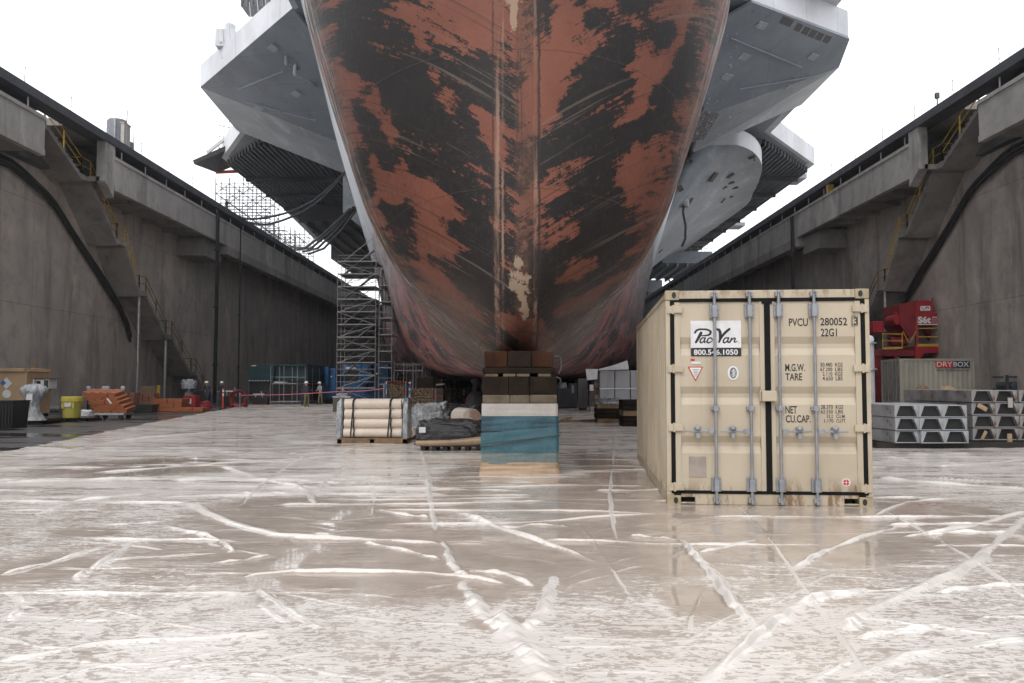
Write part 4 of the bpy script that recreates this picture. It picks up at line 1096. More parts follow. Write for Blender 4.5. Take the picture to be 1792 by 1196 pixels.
stroke([(455, 440), (425, 440), (395, 470), (388, 500), (405, 514), (440, 490), (462, 450)], [20, 20, 22, 24, 22, 16, 18])
stroke([(466, 440), (452, 480), (456, 510), (485, 495)], [22, 22, 20, 12])
stroke([(560, 452), (540, 438), (505, 462), (492, 495), (510, 514), (545, 502), (570, 482)], [24, 18, 22, 26, 24, 16, 10])
stroke([(572, 468), (625, 462)], [12, 12])
stroke([(646, 312), (672, 325), (690, 380), (690, 440), (672, 505)], [34, 44, 46, 42, 26])
stroke([(672, 500), (715, 420), (765, 360), (826, 308)], [20, 34, 40, 36])
stroke([(806, 440), (775, 440), (742, 470), (735, 500), (752, 514), (790, 490), (812, 450)], [20, 20, 22, 24, 22, 16, 18])
stroke([(816, 440), (802, 480), (806, 510), (835, 490)], [22, 22, 20, 12])
stroke([(860, 445), (845, 480), (830, 512)], [20, 22, 18]); stroke([(840, 500), (870, 460), (900, 442), (912, 455), (900, 490), (910, 506), (948, 485)], [12, 16, 20, 24, 22, 20, 10])
stroke([(958, 516), (980, 514)], [5, 5])
lg.build('logo_lettering', M_ink, sticker)
x, z, w, h = rect_px(1209.5, 610, 1297.5, 623.5)
st = MB(); st.box(x, .013, z, x + w, .017, z + h); s2 = st.build('phone_strip', M_ink, dl)
tx_ = MB(); xx, zz, ww, hh_ = rect_px(1214.5, 611.5, 1291.5, 621.5); put_text(tx_, '800.546.1050', I4, xx, zz, ww, hh_, .0115, .02); tx_.build('phone_lettering', M_white, s2)
tx_ = MB()
def on_door(s, px0, py0, px1, py1, bold=0.0, y=.0085 + .011, sp=1.0):
    tx_ = MB(); xx, zz, ww, hh_ = rect_px(px0, py0, px1, py1); put_text(tx_, s, I4, xx + .009, zz, ww, hh_, y, bold, spacing=sp); tx_.build('door_lettering', M_ink, dr)
for s, b in (('PVCU', (1380, 557, 1413, 571)), ('280052', (1435, 556, 1482, 570)), ('3', (1493, 555, 1500, 569)), ('22G1', (1436, 575, 1464, 589)),
             ('M.G.W.', (1373.5, 637, 1408, 650)), ('TARE', (1374, 653.5, 1403, 666)), ('NET', (1374, 711, 1394, 724)), ('CU.CAP.', (1374.5, 727, 1418, 740))):
    on_door(s, *b, bold=.016, y=.0085 if s == '3' else .0195)
for s, b in (('30.480', (1435, 635, 1456, 642)), ('KGS', (1461, 635, 1474, 642)), ('67.200', (1435, 643.5, 1456, 650)), ('LBS', (1461, 643.5, 1474, 650)), ('2.110', (1439, 651.5, 1456, 658)), ('KGS', (1461, 651.5, 1474, 658)),
             ('4.650', (1439, 659, 1457, 666)), ('LBS', (1462, 659, 1474, 666)), ('28.370', (1436, 709, 1457, 716)), ('KGS', (1462, 709, 1475, 716)), ('62.550', (1436, 717.5, 1457, 724)), ('LBS', (1462, 717.5, 1475, 724)),
             ('33.2', (1446, 726, 1457, 732)), ('CU.M.', (1463, 726, 1479, 732)), ('1.170', (1442, 734, 1458, 740)), ('CU.FT.', (1463, 734, 1480, 740))):
    on_door(s, *b, bold=.008)
for (a, b, c, d) in ((1491, 553, 1501.5, 554), (1491, 570, 1501.5, 571), (1491, 554.2, 1492, 569.8), (1500.5, 554.2, 1501.5, 569.8)):
    xx, zz, ww, hh_ = rect_px(a, b, c, d); tx_.quad((xx, .0083, zz), (xx + ww, .0083, zz), (xx + ww, .0083, zz + hh_), (xx, .0083, zz + hh_))
tx_.build('number_frame', M_ink, dr)
# warning triangle, oval approval mark, grey data plate, red and white roundel
st = MB(); P3 = [fp(1204, 642), fp(1230.5, 642), fp(1217.5, 667.5)]; st.prism(P3, .014, .018, axis='y'); tri = st.build('warning_triangle', M_redink, dl)
c0 = (sum(p[0] for p in P3) / 3, sum(p[1] for p in P3) / 3)
st = MB(); st.prism([(c0[0] + (p[0] - c0[0]) * .80, c0[1] + (p[1] - c0[1]) * .80) for p in P3], .0105, .0135, axis='y'); st.build('triangle_face', M_white, tri)
st = MB()
for k, (yy, w_) in enumerate(((646.5, 12), (649.2, 9), (651.5, 8), (653.8, 7), (656, 5), (658, 4))):
    xx, zz, ww, hh_ = rect_px(1217.5 - w_ / 2, yy, 1217.5 + w_ / 2, yy + 1.1); st.quad((xx, .0095, zz), (xx + ww, .0095, zz), (xx + ww, .0095, zz + hh_), (xx, .0095, zz + hh_))
st.build('fine_print', flat('grey_print', (.25, .25, .26)), tri)
def disc(px, py, rx, ry, y0, y1, n=28):
    c = fp(px, py); e = fp(px + rx, py + ry); return [(c[0] + (e[0] - c[0]) * math.cos(a), c[1] + (c[1] - e[1]) * math.sin(a)) for a in np.linspace(0, 2 * PI, n + 1)[:-1]]
st = MB(); st.prism(disc(1283.5, 653, 10, 12.5, 0, 0), .015, .019, axis='y'); ov = st.build('approval_mark', M_white, dl)
M_gprint = flat('slate_print', (.10, .115, .12))
st = MB(); st.prism(disc(1283.5, 653, 6.2, 9.6, 0, 0), .012, .0145, axis='y'); st.build('mark_core', M_gprint, ov)
st = MB()
for k, (dx, dy, w_, h_) in enumerate(((-2.8, -5, 3.4, 1), (.5, -5.5, 3, 1), (-3.5, -2.5, 4, 1), (1, -2, 3.5, 1), (-2, .4, 5, 1), (-4, 3, 3, 1), (1, 3.2, 3.4, 1), (-2.2, 6, 4.5, 1), (-.5, -7.5, 1, 15), (2.2, -6, .8, 11))):
    xx, zz, ww, hh_ = rect_px(1283.5 + dx, 653 + dy, 1283.5 + dx + w_, 653 + dy + h_); st.quad((xx, .011 - k * .0002, zz), (xx + ww, .011 - k * .0002, zz), (xx + ww, .011 - k * .0002, zz + hh_), (xx, .011 - k * .0002, zz + hh_))
st.build('mark_lines', M_white, ov)
x, z, w, h = rect_px(1206.5, 799.5, 1236, 835); st = MB(); st.box(x, .014, z, x + w, .02, z + h); st.build('data_plate', paint('grey_plate', (.36, .31, .27), (.28, .24, .21), .5, 5), dl)
st = MB(); st.prism(disc(1481.5, 845, 8, 7.2, 0, 0), .015, .019, axis='y'); rd = st.build('round_decal', M_white, dr)
st = MB()
for a in range(4):
    t0 = PI / 4 + a * PI / 2; c = fp(1481.5, 845)
    st.prism([(c[0] + r_ * math.cos(t), c[1] + r_ * math.sin(t)) for r_, t in ((.012, t0 - .6), (.037, t0 - .6), (.037, t0), (.037, t0 + .6), (.012, t0 + .6))], .0115, .0145, axis='y')
st.build('decal_cross', M_redink, rd)
st = MB(); xx, zz, ww, hh_ = rect_px(1209, 628, 1216, 632); st.box(xx, .014, zz, xx + ww, .0195, zz + hh_); st.build('sticker_scrap', M_redink, dl)
st = MB(); xx, zz, ww, hh_ = rect_px(1210, 633, 1226, 637); st.box(xx, .014, zz, xx + ww, .0195, zz + hh_); st.build('sticker_scrap', M_white, dl)

# ------------------------------------------------------------------ keel block under the stem
M_timber = paint('dark_timber', (.024, .0165, .011), (.010, .008, .0065), .9, 2.2, 0, .5, streak=.4, dirt=(.008, .006, .005), spec=.12)
M_rustt = paint('rust_brown_timber', (.055, .022, .011), (.016, .009, .007), .9, 1.8, 0, .5, streak=.5, dirt=(.008, .006, .005), spec=.12)
M_concb = paint('block_concrete', (.15, .118, .082), (.06, .045, .032), .85, 2.5, 0, .3, streak=.5, dirt=(.09, .06, .04))
M_teal = paint('teal_stretch_film', (.028, .088, .12), (.016, .052, .074), .22, 1.6, 0, .12, streak=.12, lo=.42, hi=.6)
M_pale = paint('pale_wrap', (.42, .395, .37), (.37, .345, .32), .3, 2, 0, .08, streak=.1)
M_foot = paint('beige_skirt', (.40, .28, .18), (.27, .19, .125), .35, 2, 0, .15, streak=.15)
def keel_block(name, label, x, y, L_=3.4, detail=True):
    k = thing(name, label, 'keel block', (x, y, 0))
    w = .60
    mb = MB(); mb.box(-w, 0, 0, w, L_, .33); mb.box(-w + .01, .01, .331, w - .01, L_, 1.12); mb.build('block_core', M_concb, k)
    return k
kb = thing('keel_block', 'stacked timber and concrete keel block wrapped in teal film under the bow', 'keel block', (.125, 13.55, 0))
w = .60; Lb = 3.2
mb = MB(); mb.box(-w, 0, 0, w, Lb, 1.14); mb.build('concrete_base', M_concb, kb)
for a, b in ((-w, -.16), (-.155, .16), (.165, w)):
    mb = MB(); mb.box(a, 0, 1.143, b, Lb, 1.28); mb.build('concrete_course', M_concb, kb, bevel=.012)
for (a, b) in ((-w - .005, -.18), (-.175, .15), (.155, w)):
    mb = MB(); mb.box(a, -.01 + .02 * rng.random(), 1.283, b, Lb, 1.57); mb.build('timber', M_timber, kb, bevel=.015)
for (a, b) in ((-.56, -.35), (-.27, -.07), (-.05, .16), (.30, .50)):
    mb = MB(); mb.box(a, .04, 1.573, b, Lb, 1.62); mb.build('packing_strip', M_concb, kb, bevel=.005)
mb = MB(); mb.box(-w, .03, 1.623, w - .02, Lb, 1.72); mb.build('timber', M_timber, kb, bevel=.015)
for (a, b, mt) in ((-.57, -.20, M_rustt), (-.195, .19, M_timber), (.195, .53, M_rustt)):
    mb = MB(); mb.box(a, .02, 1.723, b, Lb, 1.985); mb.build('cap_timber', mt, kb, bevel=.02)
# wraps: slightly loose sheets all the way round
def wrap(name, z0, z1, off, mat, wob=.012, tilt=0.0, seed=0, flare=0.0):
    r_ = np.random.default_rng(seed); nz, per = 14, []
    c = [(-w - off, -off), (w + off, -off), (w + off, Lb + off), (-w - off, Lb + off), (-w - off, -off)]
    for (a, b), n in zip(zip(c[:-1], c[1:]), (26, 14, 8, 14)):
        for t in np.linspace(0, 1, n, endpoint=False): per.append((a[0] + (b[0] - a[0]) * t, a[1] + (b[1] - a[1]) * t))
    per.append(per[0]); X_ = np.zeros((nz, len(per), 3))
    for i in range(nz):
        f = i / (nz - 1)
        for j, (x, y) in enumerate(per):
            o = wob * (.5 + .5 * mnoise.noise(Vector((x * 2 + seed, y * 2, f * 5)))) + flare * (1 - f) ** 2 * (1 + .6 * mnoise.noise(Vector((x * 4, y * 4, seed))))
            d = Vector((x, y - Lb / 2)); d = Vector((math.copysign(1, x) if abs(x) > w else 0, (-1 if y < 0 else (1 if y > Lb else 0))))
            X_[i, j] = (x + d.x * o, y + d.y * o, z0 + (z1 - z0) * f + tilt * (x / w) * (f if tilt else 0))
    X_[:, -1] = X_[:, 0]
    return grid_obj(name, X_, mat, kb)
wrap('base_skirt', 0.0, .20, .004, M_foot, .03, 0, 3, .05)
wrap('wrap_film', .17, .42, .012, paint('teal_film_faded', (.15, .185, .18), (.075, .13, .145), .22, 2, 0, .15, streak=.2), .01, .03, 4)
wrap('wrap_film', .36, .72, .022, paint('teal_film_mid', (.042, .12, .152), (.028, .09, .118), .2, 1.6, 0, .15, streak=.1), .01, .05, 5)
wrap('wrap_film', .70, .94, .016, M_teal, .01, 0, 6)
wrap('wrap_film', .93, 1.14, .009, M_pale, .006, 0, 7)
mb = MB()
for z, t in ((.56, .07), (.54, .10)): mb.tube([(-w - .05, -.055, z - t), (-.2, -.058, z - t * .3), (w + .05, -.055, z + t)], .006, 5)
mb.build('strap', M_blk, kb)
mb = MB(); mb.tube([(w + .03, .05, 1.62), (w + .07, .05, 1.7), (w + .07, .05, 1.88), (w + .03, .03, 1.9), (w - .03, .02, 1.9)], .012, 6); mb.tube([(w - .02, -.02, 1.57), (w + .05, -.03, 1.54), (w + .06, -.03, 1.48)], .01, 5); mb.build('lifting_hook', M_rail, kb)
# more blocks down the keel line and the bilge shores behind it
blk_proto = None
for (x, y) in [(.125, 20 + 4.2 * k) for k in range(26)] + [(s_ * 6.0, 58 + 8 * k) for k in range(12) for s_ in (-1, 1)]:
    if blk_proto is None:
        blk_proto = thing('keel_block', 'plain timber topped keel block standing under the ship bottom in a row', 'keel block', (x, y, 0), 0, 'keel blocks under the ship')
        mb = MB(); mb.box(-w, 0, 0, w, 2, 1.25); mb.build('concrete_base', M_concb, blk_proto)
        mb = MB(); mb.box(-w + .03, .03, 1.253, w - .03, 2, 1.995); mb.build('cap_timber', M_timber, blk_proto)
    else: dup(blk_proto, (x, y, 0))

# ------------------------------------------------------------------ shared materials for the yard goods
M_cream_roll = paint('film_roll', (.72, .625, .53), (.66, .565, .475), .3, 2.5, 0, .03, streak=0)
M_clear = NT('clear_wrap')
_cw = M_clear.noise(M_clear.coord('OBJ', (6, 6, 3)), 1.5, 6, .7); M_clear.bump(_cw, .8, .05)
M_clear.out(M_clear.mix(M_clear.ramp(_cw, .4, .65), (.26, .28, .30), (.52, .54, .56)), .15, 0, .6); M_clear = M_clear.m
M_tarp = NT('black_tarp'); _cw = M_tarp.noise(M_tarp.coord('OBJ', (2, 2, 4)), 2, 7, .65); M_tarp.bump(_cw, .9, .06)
M_tarp.out(M_tarp.mix(M_tarp.ramp(_cw, .4, .7), (.018, .018, .022), (.05, .052, .06)), .18, 0, .6); M_tarp = M_tarp.m
M_pal = paint('pallet_wood', (.26, .17, .10), (.16, .10, .06), .8, 4, 0, .2)
M_cardb = paint('cardboard_core', (.42, .30, .19), (.33, .23, .14), .8, 5, 0, .1)

def pallet(root, x0, y0, x1, y1, h=.13, mat=None):
    mat = mat or M_pal
    mb = MB(); n = max(4, int((y1 - y0) / .16))
    for k in range(n):
        a = y0 + (y1 - y0) * k / n; mb.box(x0, a, h - .025, x1, a + (y1 - y0) / n * .75, h)
    for f in (0, .47, .94):
        xx = x0 + (x1 - x0) * f; mb.box(xx, y0, .0, xx + (x1 - x0) * .06, y1, h - .026)
    mb.box(x0, y0, .02, x1, y0 + .02, h - .028)
    return mb.build('pallet', mat, root)
def crumple(name, root, c, sz, mat, seed=0, amp=.12, fold=3.0, n=26):
    """a loosely draped cover over a heap: rounded block with sharp creases"""
    X_ = np.zeros((n, 2 * n, 3))
    for i in range(n):
        th = PI / 2 * (i / (n - 1))
        for j in range(2 * n):
            ph = 2 * PI * j / (2 * n - 1)
            e = .45
            def sp(v): return math.copysign(abs(v) ** e, v)
            d = Vector((sp(math.cos(ph)) * sp(math.cos(th)), sp(math.sin(ph)) * sp(math.cos(th)), sp(math.sin(th))))
            q = Vector((math.cos(ph) * math.cos(th), math.sin(ph) * math.cos(th), math.sin(th)))
            r_ = 1 + amp * (abs(mnoise.noise(q * fold + Vector((seed, 0, 0)))) * 2 - .5) + amp * .5 * mnoise.noise(q * fold * 2.7 + Vector((0, seed, 0)))
            X_[i, j] = (c[0] + d.x * sz[0] / 2 * r_, c[1] + d.y * sz[1] / 2 * r_, max(c[2] + d.z * sz[2] * (r_ if i > 0 else 1), c[2]))
    X_[:, -1] = X_[:, 0]
    return grid_obj(name, X_, mat, root)

# pallet of film rolls, four high
p0 = G(590, 778); p1 = G(712, 778)
rp = thing('roll_stack_pallet', 'low wooden pallet under the strapped stack of cream film rolls', 'pallet', (p0.x, p0.y, 0), 0)
wR = p1.x - p0.x; pallet(rp, 0, 0, wR, .95, .15)
rollw = .245
rolls = []
for lv in range(4):
    for dp in range(3):
        mb = MB(); r_ = .122
        x0 = .12 - .02 * (lv % 2) + .05 * rng.random() + (.05 if lv == 3 else 0); x1 = wR - .16 + .03 * rng.random()
        cy = .16 + dp * .27; cz = .152 + r_ + lv * .236
        mb.tube([(x0, cy, cz), (x1, cy, cz)], r_, 20)
        o = mb.build('film_roll', M_cream_roll, None, smooth=True); o.location = (p0.x, p0.y, 0)
        tag(o, 'cream plastic film roll lying in the black strapped pallet stack', 'film roll', 'film rolls stacked on the pallet')
        mb2 = MB(); mb2.tube([(x0 - .005, cy, cz), (x0 + .02, cy, cz)], .05, 12); mb2.tube([(x1 - .02, cy, cz), (x1 + .005, cy, cz)], .05, 12); mb2.build('core', M_cardb, o)
wrp = thing('strap', 'pair of black straps with clear wrap round the stacked film rolls', 'straps', (p0.x, p0.y, 0))
for fx in (.21, .255, .745, .79):
    mb = MB(); pts = [(wR * fx - .04, .02, .0)]
    lean = .06 if fx in (.21, .745) else -.03
    for lv in range(4):
        cz = .152 + .122 + lv * .236
        pts += [(wR * fx - .04 + lean * lv / 3 , .028, cz - .06), (wR * fx - .035 + lean * lv / 3, .012, cz + .02), (wR * fx - .03 + lean * lv / 3, .03, cz + .09)]
    pts += [(wR * fx + lean, .16, 1.125), (wR * fx + lean, .8, 1.125)]
    for a, b in zip(pts[:-1], pts[1:]): mb.bar(a, b, .035, .012, up=(1, 0, 0)) if False else mb.tube([a, b], .017, 5)
    mb.build('strap', M_blk, wrp)
for xx in (-.02, wR - .10):
    o = crumple('wrap_end', wrp, (xx + .05, .42, .14), (.17, .8, .95), M_clear, 3 + xx, .08, 4, 18)
# loose roll end-on, beside it
q = G(719, 770)
mb = MB(); Lr = 1.1
mb.tube([(0, 0, .13), (.12, Lr, .13)], .125, 20); o = mb.build('film_roll', M_cream_roll, None, smooth=True); o.location = (q.x, q.y - .1, .06)
tag(o, 'single tan film roll lying end-on between the roll stack and black tarp', 'film roll')
mb = MB()
for r_ in (.105, .075): mb.lathe([(r_, 0), (r_ + .008, -.004), (r_ + .008, .004)], (0, 0, 0), 18)
mb.tube([(0, -.012, .13), (.0, .03, .13)], .036, 12); mb.build('core_hole', M_blk, o)
mb = MB(); mb.tube([(0, -.006, .13), (.0, .03, .13)], .07, 16); mb.build('core', M_cardb, o)
mb = MB(); mb.box(-.2, 0, 0, .25, 1.1, .075); o = mb.build('timber_skid', M_pal); o.location = (q.x, q.y - .05, 0); tag(o, 'short wooden skid under the single tan film roll', 'skid')
# black tarp heaps
q = G(727, 790); q2 = G(845, 790)
tp = thing('tarp_heap', 'glossy black plastic tarp heap on a low pallet beside the keel block', 'tarp', (q.x, q.y - .1, 0))
wT = q2.x - q.x
mb = MB()
for k in range(6): mb.box(.12 + k * .24, .05, 0, .22 + k * .24, 1.0, .1)
mb.box(.1, .02, .102, wT + .1, 1.0, .13); mb.build('pallet', M_blk, tp)
crumple('cover', tp, (wT / 2 + .02, .55, .12), (wT + .12, 1.1, .56), M_tarp, 7, .10, 3.2, 34)
mb = MB(); mb.tube([(.02, .02, .18), (wT * .5, -.02, .19), (wT + .05, .0, .24)], .07, 10, rs=[.06, .065, .10]); mb.build('film_edge', M_foot, tp, smooth=True)
mb = MB(); mb.cbox((.16, -.03, .47), (.14, .01, .12), rz=.1); mb.build('paper_label', M_white, tp)
q = G(712, 760); tp2 = thing('tarp_heap', 'crumpled clear and grey plastic sheet heap behind the glossy black tarp', 'tarp', (q.x + .5, q.y + .9, 0))
crumple('cover', tp2, (.1, .4, 0), (1.3, 1.2, .82), M_clear, 17, .2, 3.6, 30)
crumple('cover', tp2, (1.0, .6, 0), (1.4, 1.4, .78), M_tarp, 23, .26, 3.0, 30)
q = G(826, 765); mb = MB(); zc = .42
mb.tube([(0, 0, zc), (-.45, 1.6, zc)], .27, 28); o = mb.build('film_roll', M_cream_roll, None, smooth=True); o.location = (q.x, q.y, .1)
tag(o, 'thick coiled cream film roll end poking out above the black tarp', 'film roll')
mb = MB()
sp_ = [(.26 * (1 - t / 40) * math.cos(t * .9), -.012, zc + .26 * (1 - t / 40) * math.sin(t * .9)) for t in range(38)]
mb.tube(sp_, .012, 5); mb.build('coil_edge', paint('coil_pink', (.50, .30, .20), (.40, .24, .17)), o)
q = G(800, 760); mb = MB(); tp3 = thing('tarp_heap', 'long black tarp strip lying behind the coiled film roll', 'tarp', (q.x + .3, q.y + 2.0, 0))
crumple('cover', tp3, (0, .3, 0), (2.2, 1.3, .62), M_tarp, 31, .2, 3.4, 26)
mb = MB(); mb.cbox((0, 0, .2), (1.9, 1.0, .4)); o = mb.build('roll_support', M_pal); o.location = (q.x + .45, q.y + .6, 0); tag(o, 'wooden crib under the coiled film roll and tarp', 'crib')
# ------------------------------------------------------------------ right side: steel channels, box container, blasting machine
M_chan = paint('galvanised_channel', (.40, .42, .45), (.30, .315, .335), .45, 3, .15, .05, rust=((.17, .09, .045), 4, .60), streak=.3)
M_chanr = paint('rusty_channel', (.33, .33, .335), (.22, .20, .185), .55, 3, .2, .08, rust=((.18, .09, .045), 3, .60), streak=.4)
def channel(mat, wc=.55, hc=.275, Lc=3.0):
    """hollow trapezoid beam: side webs with sloped inner faces, top and bottom plate, open dark end"""
    mb = MB(); t = .018
    mb.box(0, 0, hc - t, wc, Lc, hc); mb.box(0, 0, 0, wc, Lc, t)
    for sx in (0, 1):
        f = (lambda v: v) if sx == 0 else (lambda v: wc - v)
        mb.prism([(f(0), t + .001), (f(.035), t + .001), (f(.125), hc - t - .001), (f(0), hc - t - .001)], 0, Lc, axis='y')
    o = mb.build('steel_channel', mat, None, bevel=.004)
    h = MB(); h.box(.045, .10, t + .002, wc - .045, Lc - .05, hc - t - .002); h.build('end_shade_fill', M_blk, o)  # black filler added inside so the open ends look shaded
    return o
q = G(1567, 786.5); y0 = q.y; protoA = channel(M_chan); protoB = channel(M_chanr)
first = True
lab = 'grey galvanised steel channel in the lower stack nearest the cream container'
sxw = (1695 - 1567) * q.y / FOC / 3
for r_ in range(3):
    for c in range(3):
        o = protoA if first else dup(protoA)
        first = False
        o.location = (q.x + c * sxw + .004 * rng.normal(), y0 + .03 * rng.normal(), .135 + r_ * .29); o.rotation_euler = (0, 0, R(.3) * rng.normal())
        o.scale = (sxw / .55 * .985, 1, 1)
        tag(o, lab, 'steel channel', 'channels in the lower stack')
q2 = G(1702, 783.5); first = True
for r_ in range(4):
    for c in range(4):
        if r_ == 3 and c == 3: continue
        o = protoB if first else dup(protoB)
        first = False
        o.location = (q2.x + c * sxw + .006 * rng.normal(), q2.y + (0 if r_ < 3 else -.02) + .03 * rng.normal(), .17 + r_ * .292); o.rotation_euler = (0, 0, R(.5) * rng.normal())
        o.scale = (sxw / .55 * .985, 1.12, 1)
        tag(o, 'rust stained steel channel in the taller stack at the right', 'steel channel', 'channels in the taller stack')
for k, (a, b, yy) in enumerate(((q.x - .35, q2.x + 2.4, y0 + .12), (q.x - .35, q2.x + 2.4, y0 + 1.5), (q.x - .35, q2.x + 2.4, y0 + 2.6))):
    mb = MB(); mb.box(a, yy, 0.008, b, yy + .5, .13); o = mb.build('dunnage_timber', paint('black_timber_%d' % k, (.03, .025, .022), (.02, .018, .016), .8)); 
    tag(o, ['black dunnage timber under the front of the channel stacks', 'black dunnage timber under the middle of the channel stacks', 'black dunnage timber under the back of the channel stacks'][k], 'timber')
mb = MB(); mb.box(0, 0, .0, 2.3, .09, .035); o = mb.build('packing_timber', M_blk); o.location = (q2.x - .05, q2.y, .134); tag(o, 'thin black packing under the taller channel stack', 'timber')
for k, (px, py, dz, lb) in enumerate(((1614, 690, 0, 'small brown wood offcut on the taller channel stack'), (1657, 687, 0, 'small pale wood offcut on the taller channel stack'))):
    p = W(px, py, q2.y + 1.4 - .4 * k); mb = MB(); mb.prism([(-.13, 0), (.16, 0), (.06, .085), (-.06, .09)], -.1, .1, axis='y'); o = mb.build('wood_offcut', M_pal if k == 0 else M_cardb); o.location = (p.x, p.y, .17 + 4 * .292 + .002)
    tag(o, lb, 'offcut')
for k, (px, py, lb) in enumerate(((1719, 713, 'tilted cardboard tag on a rusty channel end'), (1768, 705, 'upright pale card strip in the top channel end'), (1767, 768, 'upright tan card strip in the bottom channel end'), (1722, 762, 'bent wood sliver in the bottom channel end'))):
    p = W(px, py, q2.y - .03); mb = MB(); s_ = ((.24, .012, .10), (.11, .012, .23), (.11, .012, .23), (.07, .02, .22))[k]
    mb.cbox((0, 0, 0), s_, ry=(.5, 0, 0, .5)[k]); o = mb.build('card_tag', M_cardb if k != 1 else M_pale); o.location = p; tag(o, lb, 'card')
# pale column pipe by the container
q = G(1526, 772); col_ = thing('pipe_column', 'pale grey pipe column in flanged segments right of the cream container', 'pipe', (q.x, q.y, 0))
mb = MB(); zt = W(1526, 600, q.y).z
M_pipe = paint('pale_pipe', (.42, .42, .43), (.33, .33, .35), .45, 3)
for a, b in ((0, .95), (.95, 1.87), (1.87, zt)): mb.tube([(0, 0, a + .02), (0, 0, b - .02)], .10, 16)
mb.build('pipe', M_pipe, col_, smooth=True)
for z in (0.0, .93, 1.84, zt - .03):
    mb = MB(); mb.lathe([(.17, 0), (.17, .04), (.1, .05)], (0, 0, z), 18); mb.build('flange', M_galv, col_)
mb = MB(); mb.lathe([(.09, 0), (.11, .06), (.08, .14), (.02, .17)], (0, 0, zt + .02), 14); mb.build('cap', M_white, col_, smooth=True)
# long box container with its name board
YD = 48.0
a = W(1576, 708, YD); 
db = thing('box_container', 'pale weathered box container with red and black name board behind the channel stacks', 'container', (a.x, YD, 0))
Ld, Hd, Wd = 6.06, 2.59, 2.44
zb = W(1576, 628, YD).z - Hd
M_db = paint('pale_box_paint', (.44, .42, .35), (.36, .34, .28), .5, .9, 0, .04, rust=((.18, .11, .06), 4, .68), streak=.35)
M_dbd = paint('faded_box_door', (.36, .33, .27), (.26, .22, .18), .55, 2, 0, .06, rust=((.17, .11, .06), 3, .6), streak=.5)
mb = MB(); cr = corrugated(Ld - .3, .045)
for p_, q_ in zip(cr[:-1], cr[1:]): mb.quad((.15 + p_[0], .01 + p_[1], zb + .15), (.15 + q_[0], .01 + q_[1], zb + .15), (.15 + q_[0], .01 + q_[1], zb + Hd - .12), (.15 + p_[0], .01 + p_[1], zb + Hd - .12))
mb.build('side_panel', M_db, db, fix=False)
mb = MB()
mb.box(0, 0, zb, .15, .15, zb + Hd); mb.box(Ld - .15, 0, zb, Ld, .15, zb + Hd); mb.box(.151, 0, zb + Hd - .12, Ld - .151, .1, zb + Hd); mb.box(.151, 0, zb, Ld - .151, .1, zb + .149)
mb.box(0, Wd - .15, zb, .15, Wd, zb + Hd); mb.box(0.002, .151, zb + Hd - .12, .1, Wd - .151, zb + Hd - .001); mb.box(.002, .151, zb, .1, Wd - .151, zb + .149)
mb.build('frame', M_db, db)
mb = MB(); mb.box(.1, .06, zb + Hd - .05, Ld - .01, Wd, zb + Hd - .02); mb.box(.16, Wd - .06, zb + .1, Ld, Wd - .02, zb + Hd - .06); mb.box(Ld - .06, .16, zb + .1, Ld - .02, Wd - .1, zb + Hd - .06); mb.build('shell', M_db, db)
for a0, b0 in ((.16, 1.21), (1.23, 2.28)):
    mb = MB(); mb.box(.03, a0, zb + .15, .07, b0, zb + Hd - .12); d_ = mb.build('door', M_dbd, db)
    mb = MB()
    for f in (.3, .7): mb.tube([(.0, a0 + (b0 - a0) * f, zb + .1), (.0, a0 + (b0 - a0) * f, zb + Hd - .1)], .025, 6)
    mb.build('locking_bar', M_lock, d_)
def dbp(px, py): p = W(px, py, YD); return p.x - a.x, p.z
x0, z1 = dbp(1637, 632); x1, z0 = dbp(1697, 644); xm = x0 + (x1 - x0) * .5
mb = MB(); mb.box(x0, -.03, z0, xm, -.004, z1); nb_ = mb.build('name_board', M_redink, db)
mb = MB(); mb.box(xm + .001, -.03, z0, x1, -.004, z1); mb.build('board_half', flat('navy_ink', (.02, .03, .06)), nb_)
mb = MB(); pad = (z1 - z0) * .14
put_text(mb, 'DRY', I4, x0 + pad, z0 + pad * 1.1, (xm - x0) - pad * 1.4, z1 - z0 - 2 * pad, -.034, .012); put_text(mb, 'BOX', I4, xm + pad * .6, z0 + pad * 1.1, (x1 - xm) - pad * 1.6, z1 - z0 - 2 * pad, -.034, .012); mb.build('board_lettering', M_white, nb_)
xa, za = dbp(1639, 651.5); xb, zb2 = dbp(1696, 646); mb = MB(); put_text(mb, 'www.DryBoxUSA.com', I4, xa, za, xb - xa, zb2 - za, -.004, .012); mb.build('web_lettering', flat('grey_ink', (.10, .10, .10)), db)
for px, py, c in ((1742, 654, (.6, .4, .03)), (1743, 663, (.05, .12, .06)), (1735, 682, (.6, .25, .03))):
    x_, z_ = dbp(px, py); mb = MB(); mb.box(x_ - .07, -.012, z_ - .06, x_ + .07, -.002, z_ + .06); mb.build('small_decal', flat('decal_%d' % px, c), db)
mb = MB()
for fx in (.1, Ld / 2, Ld - .3): mb.box(fx, .05, 0, fx + .2, Wd - .05, zb - .002)
o = mb.build('bearers', M_timber); o.parent = db
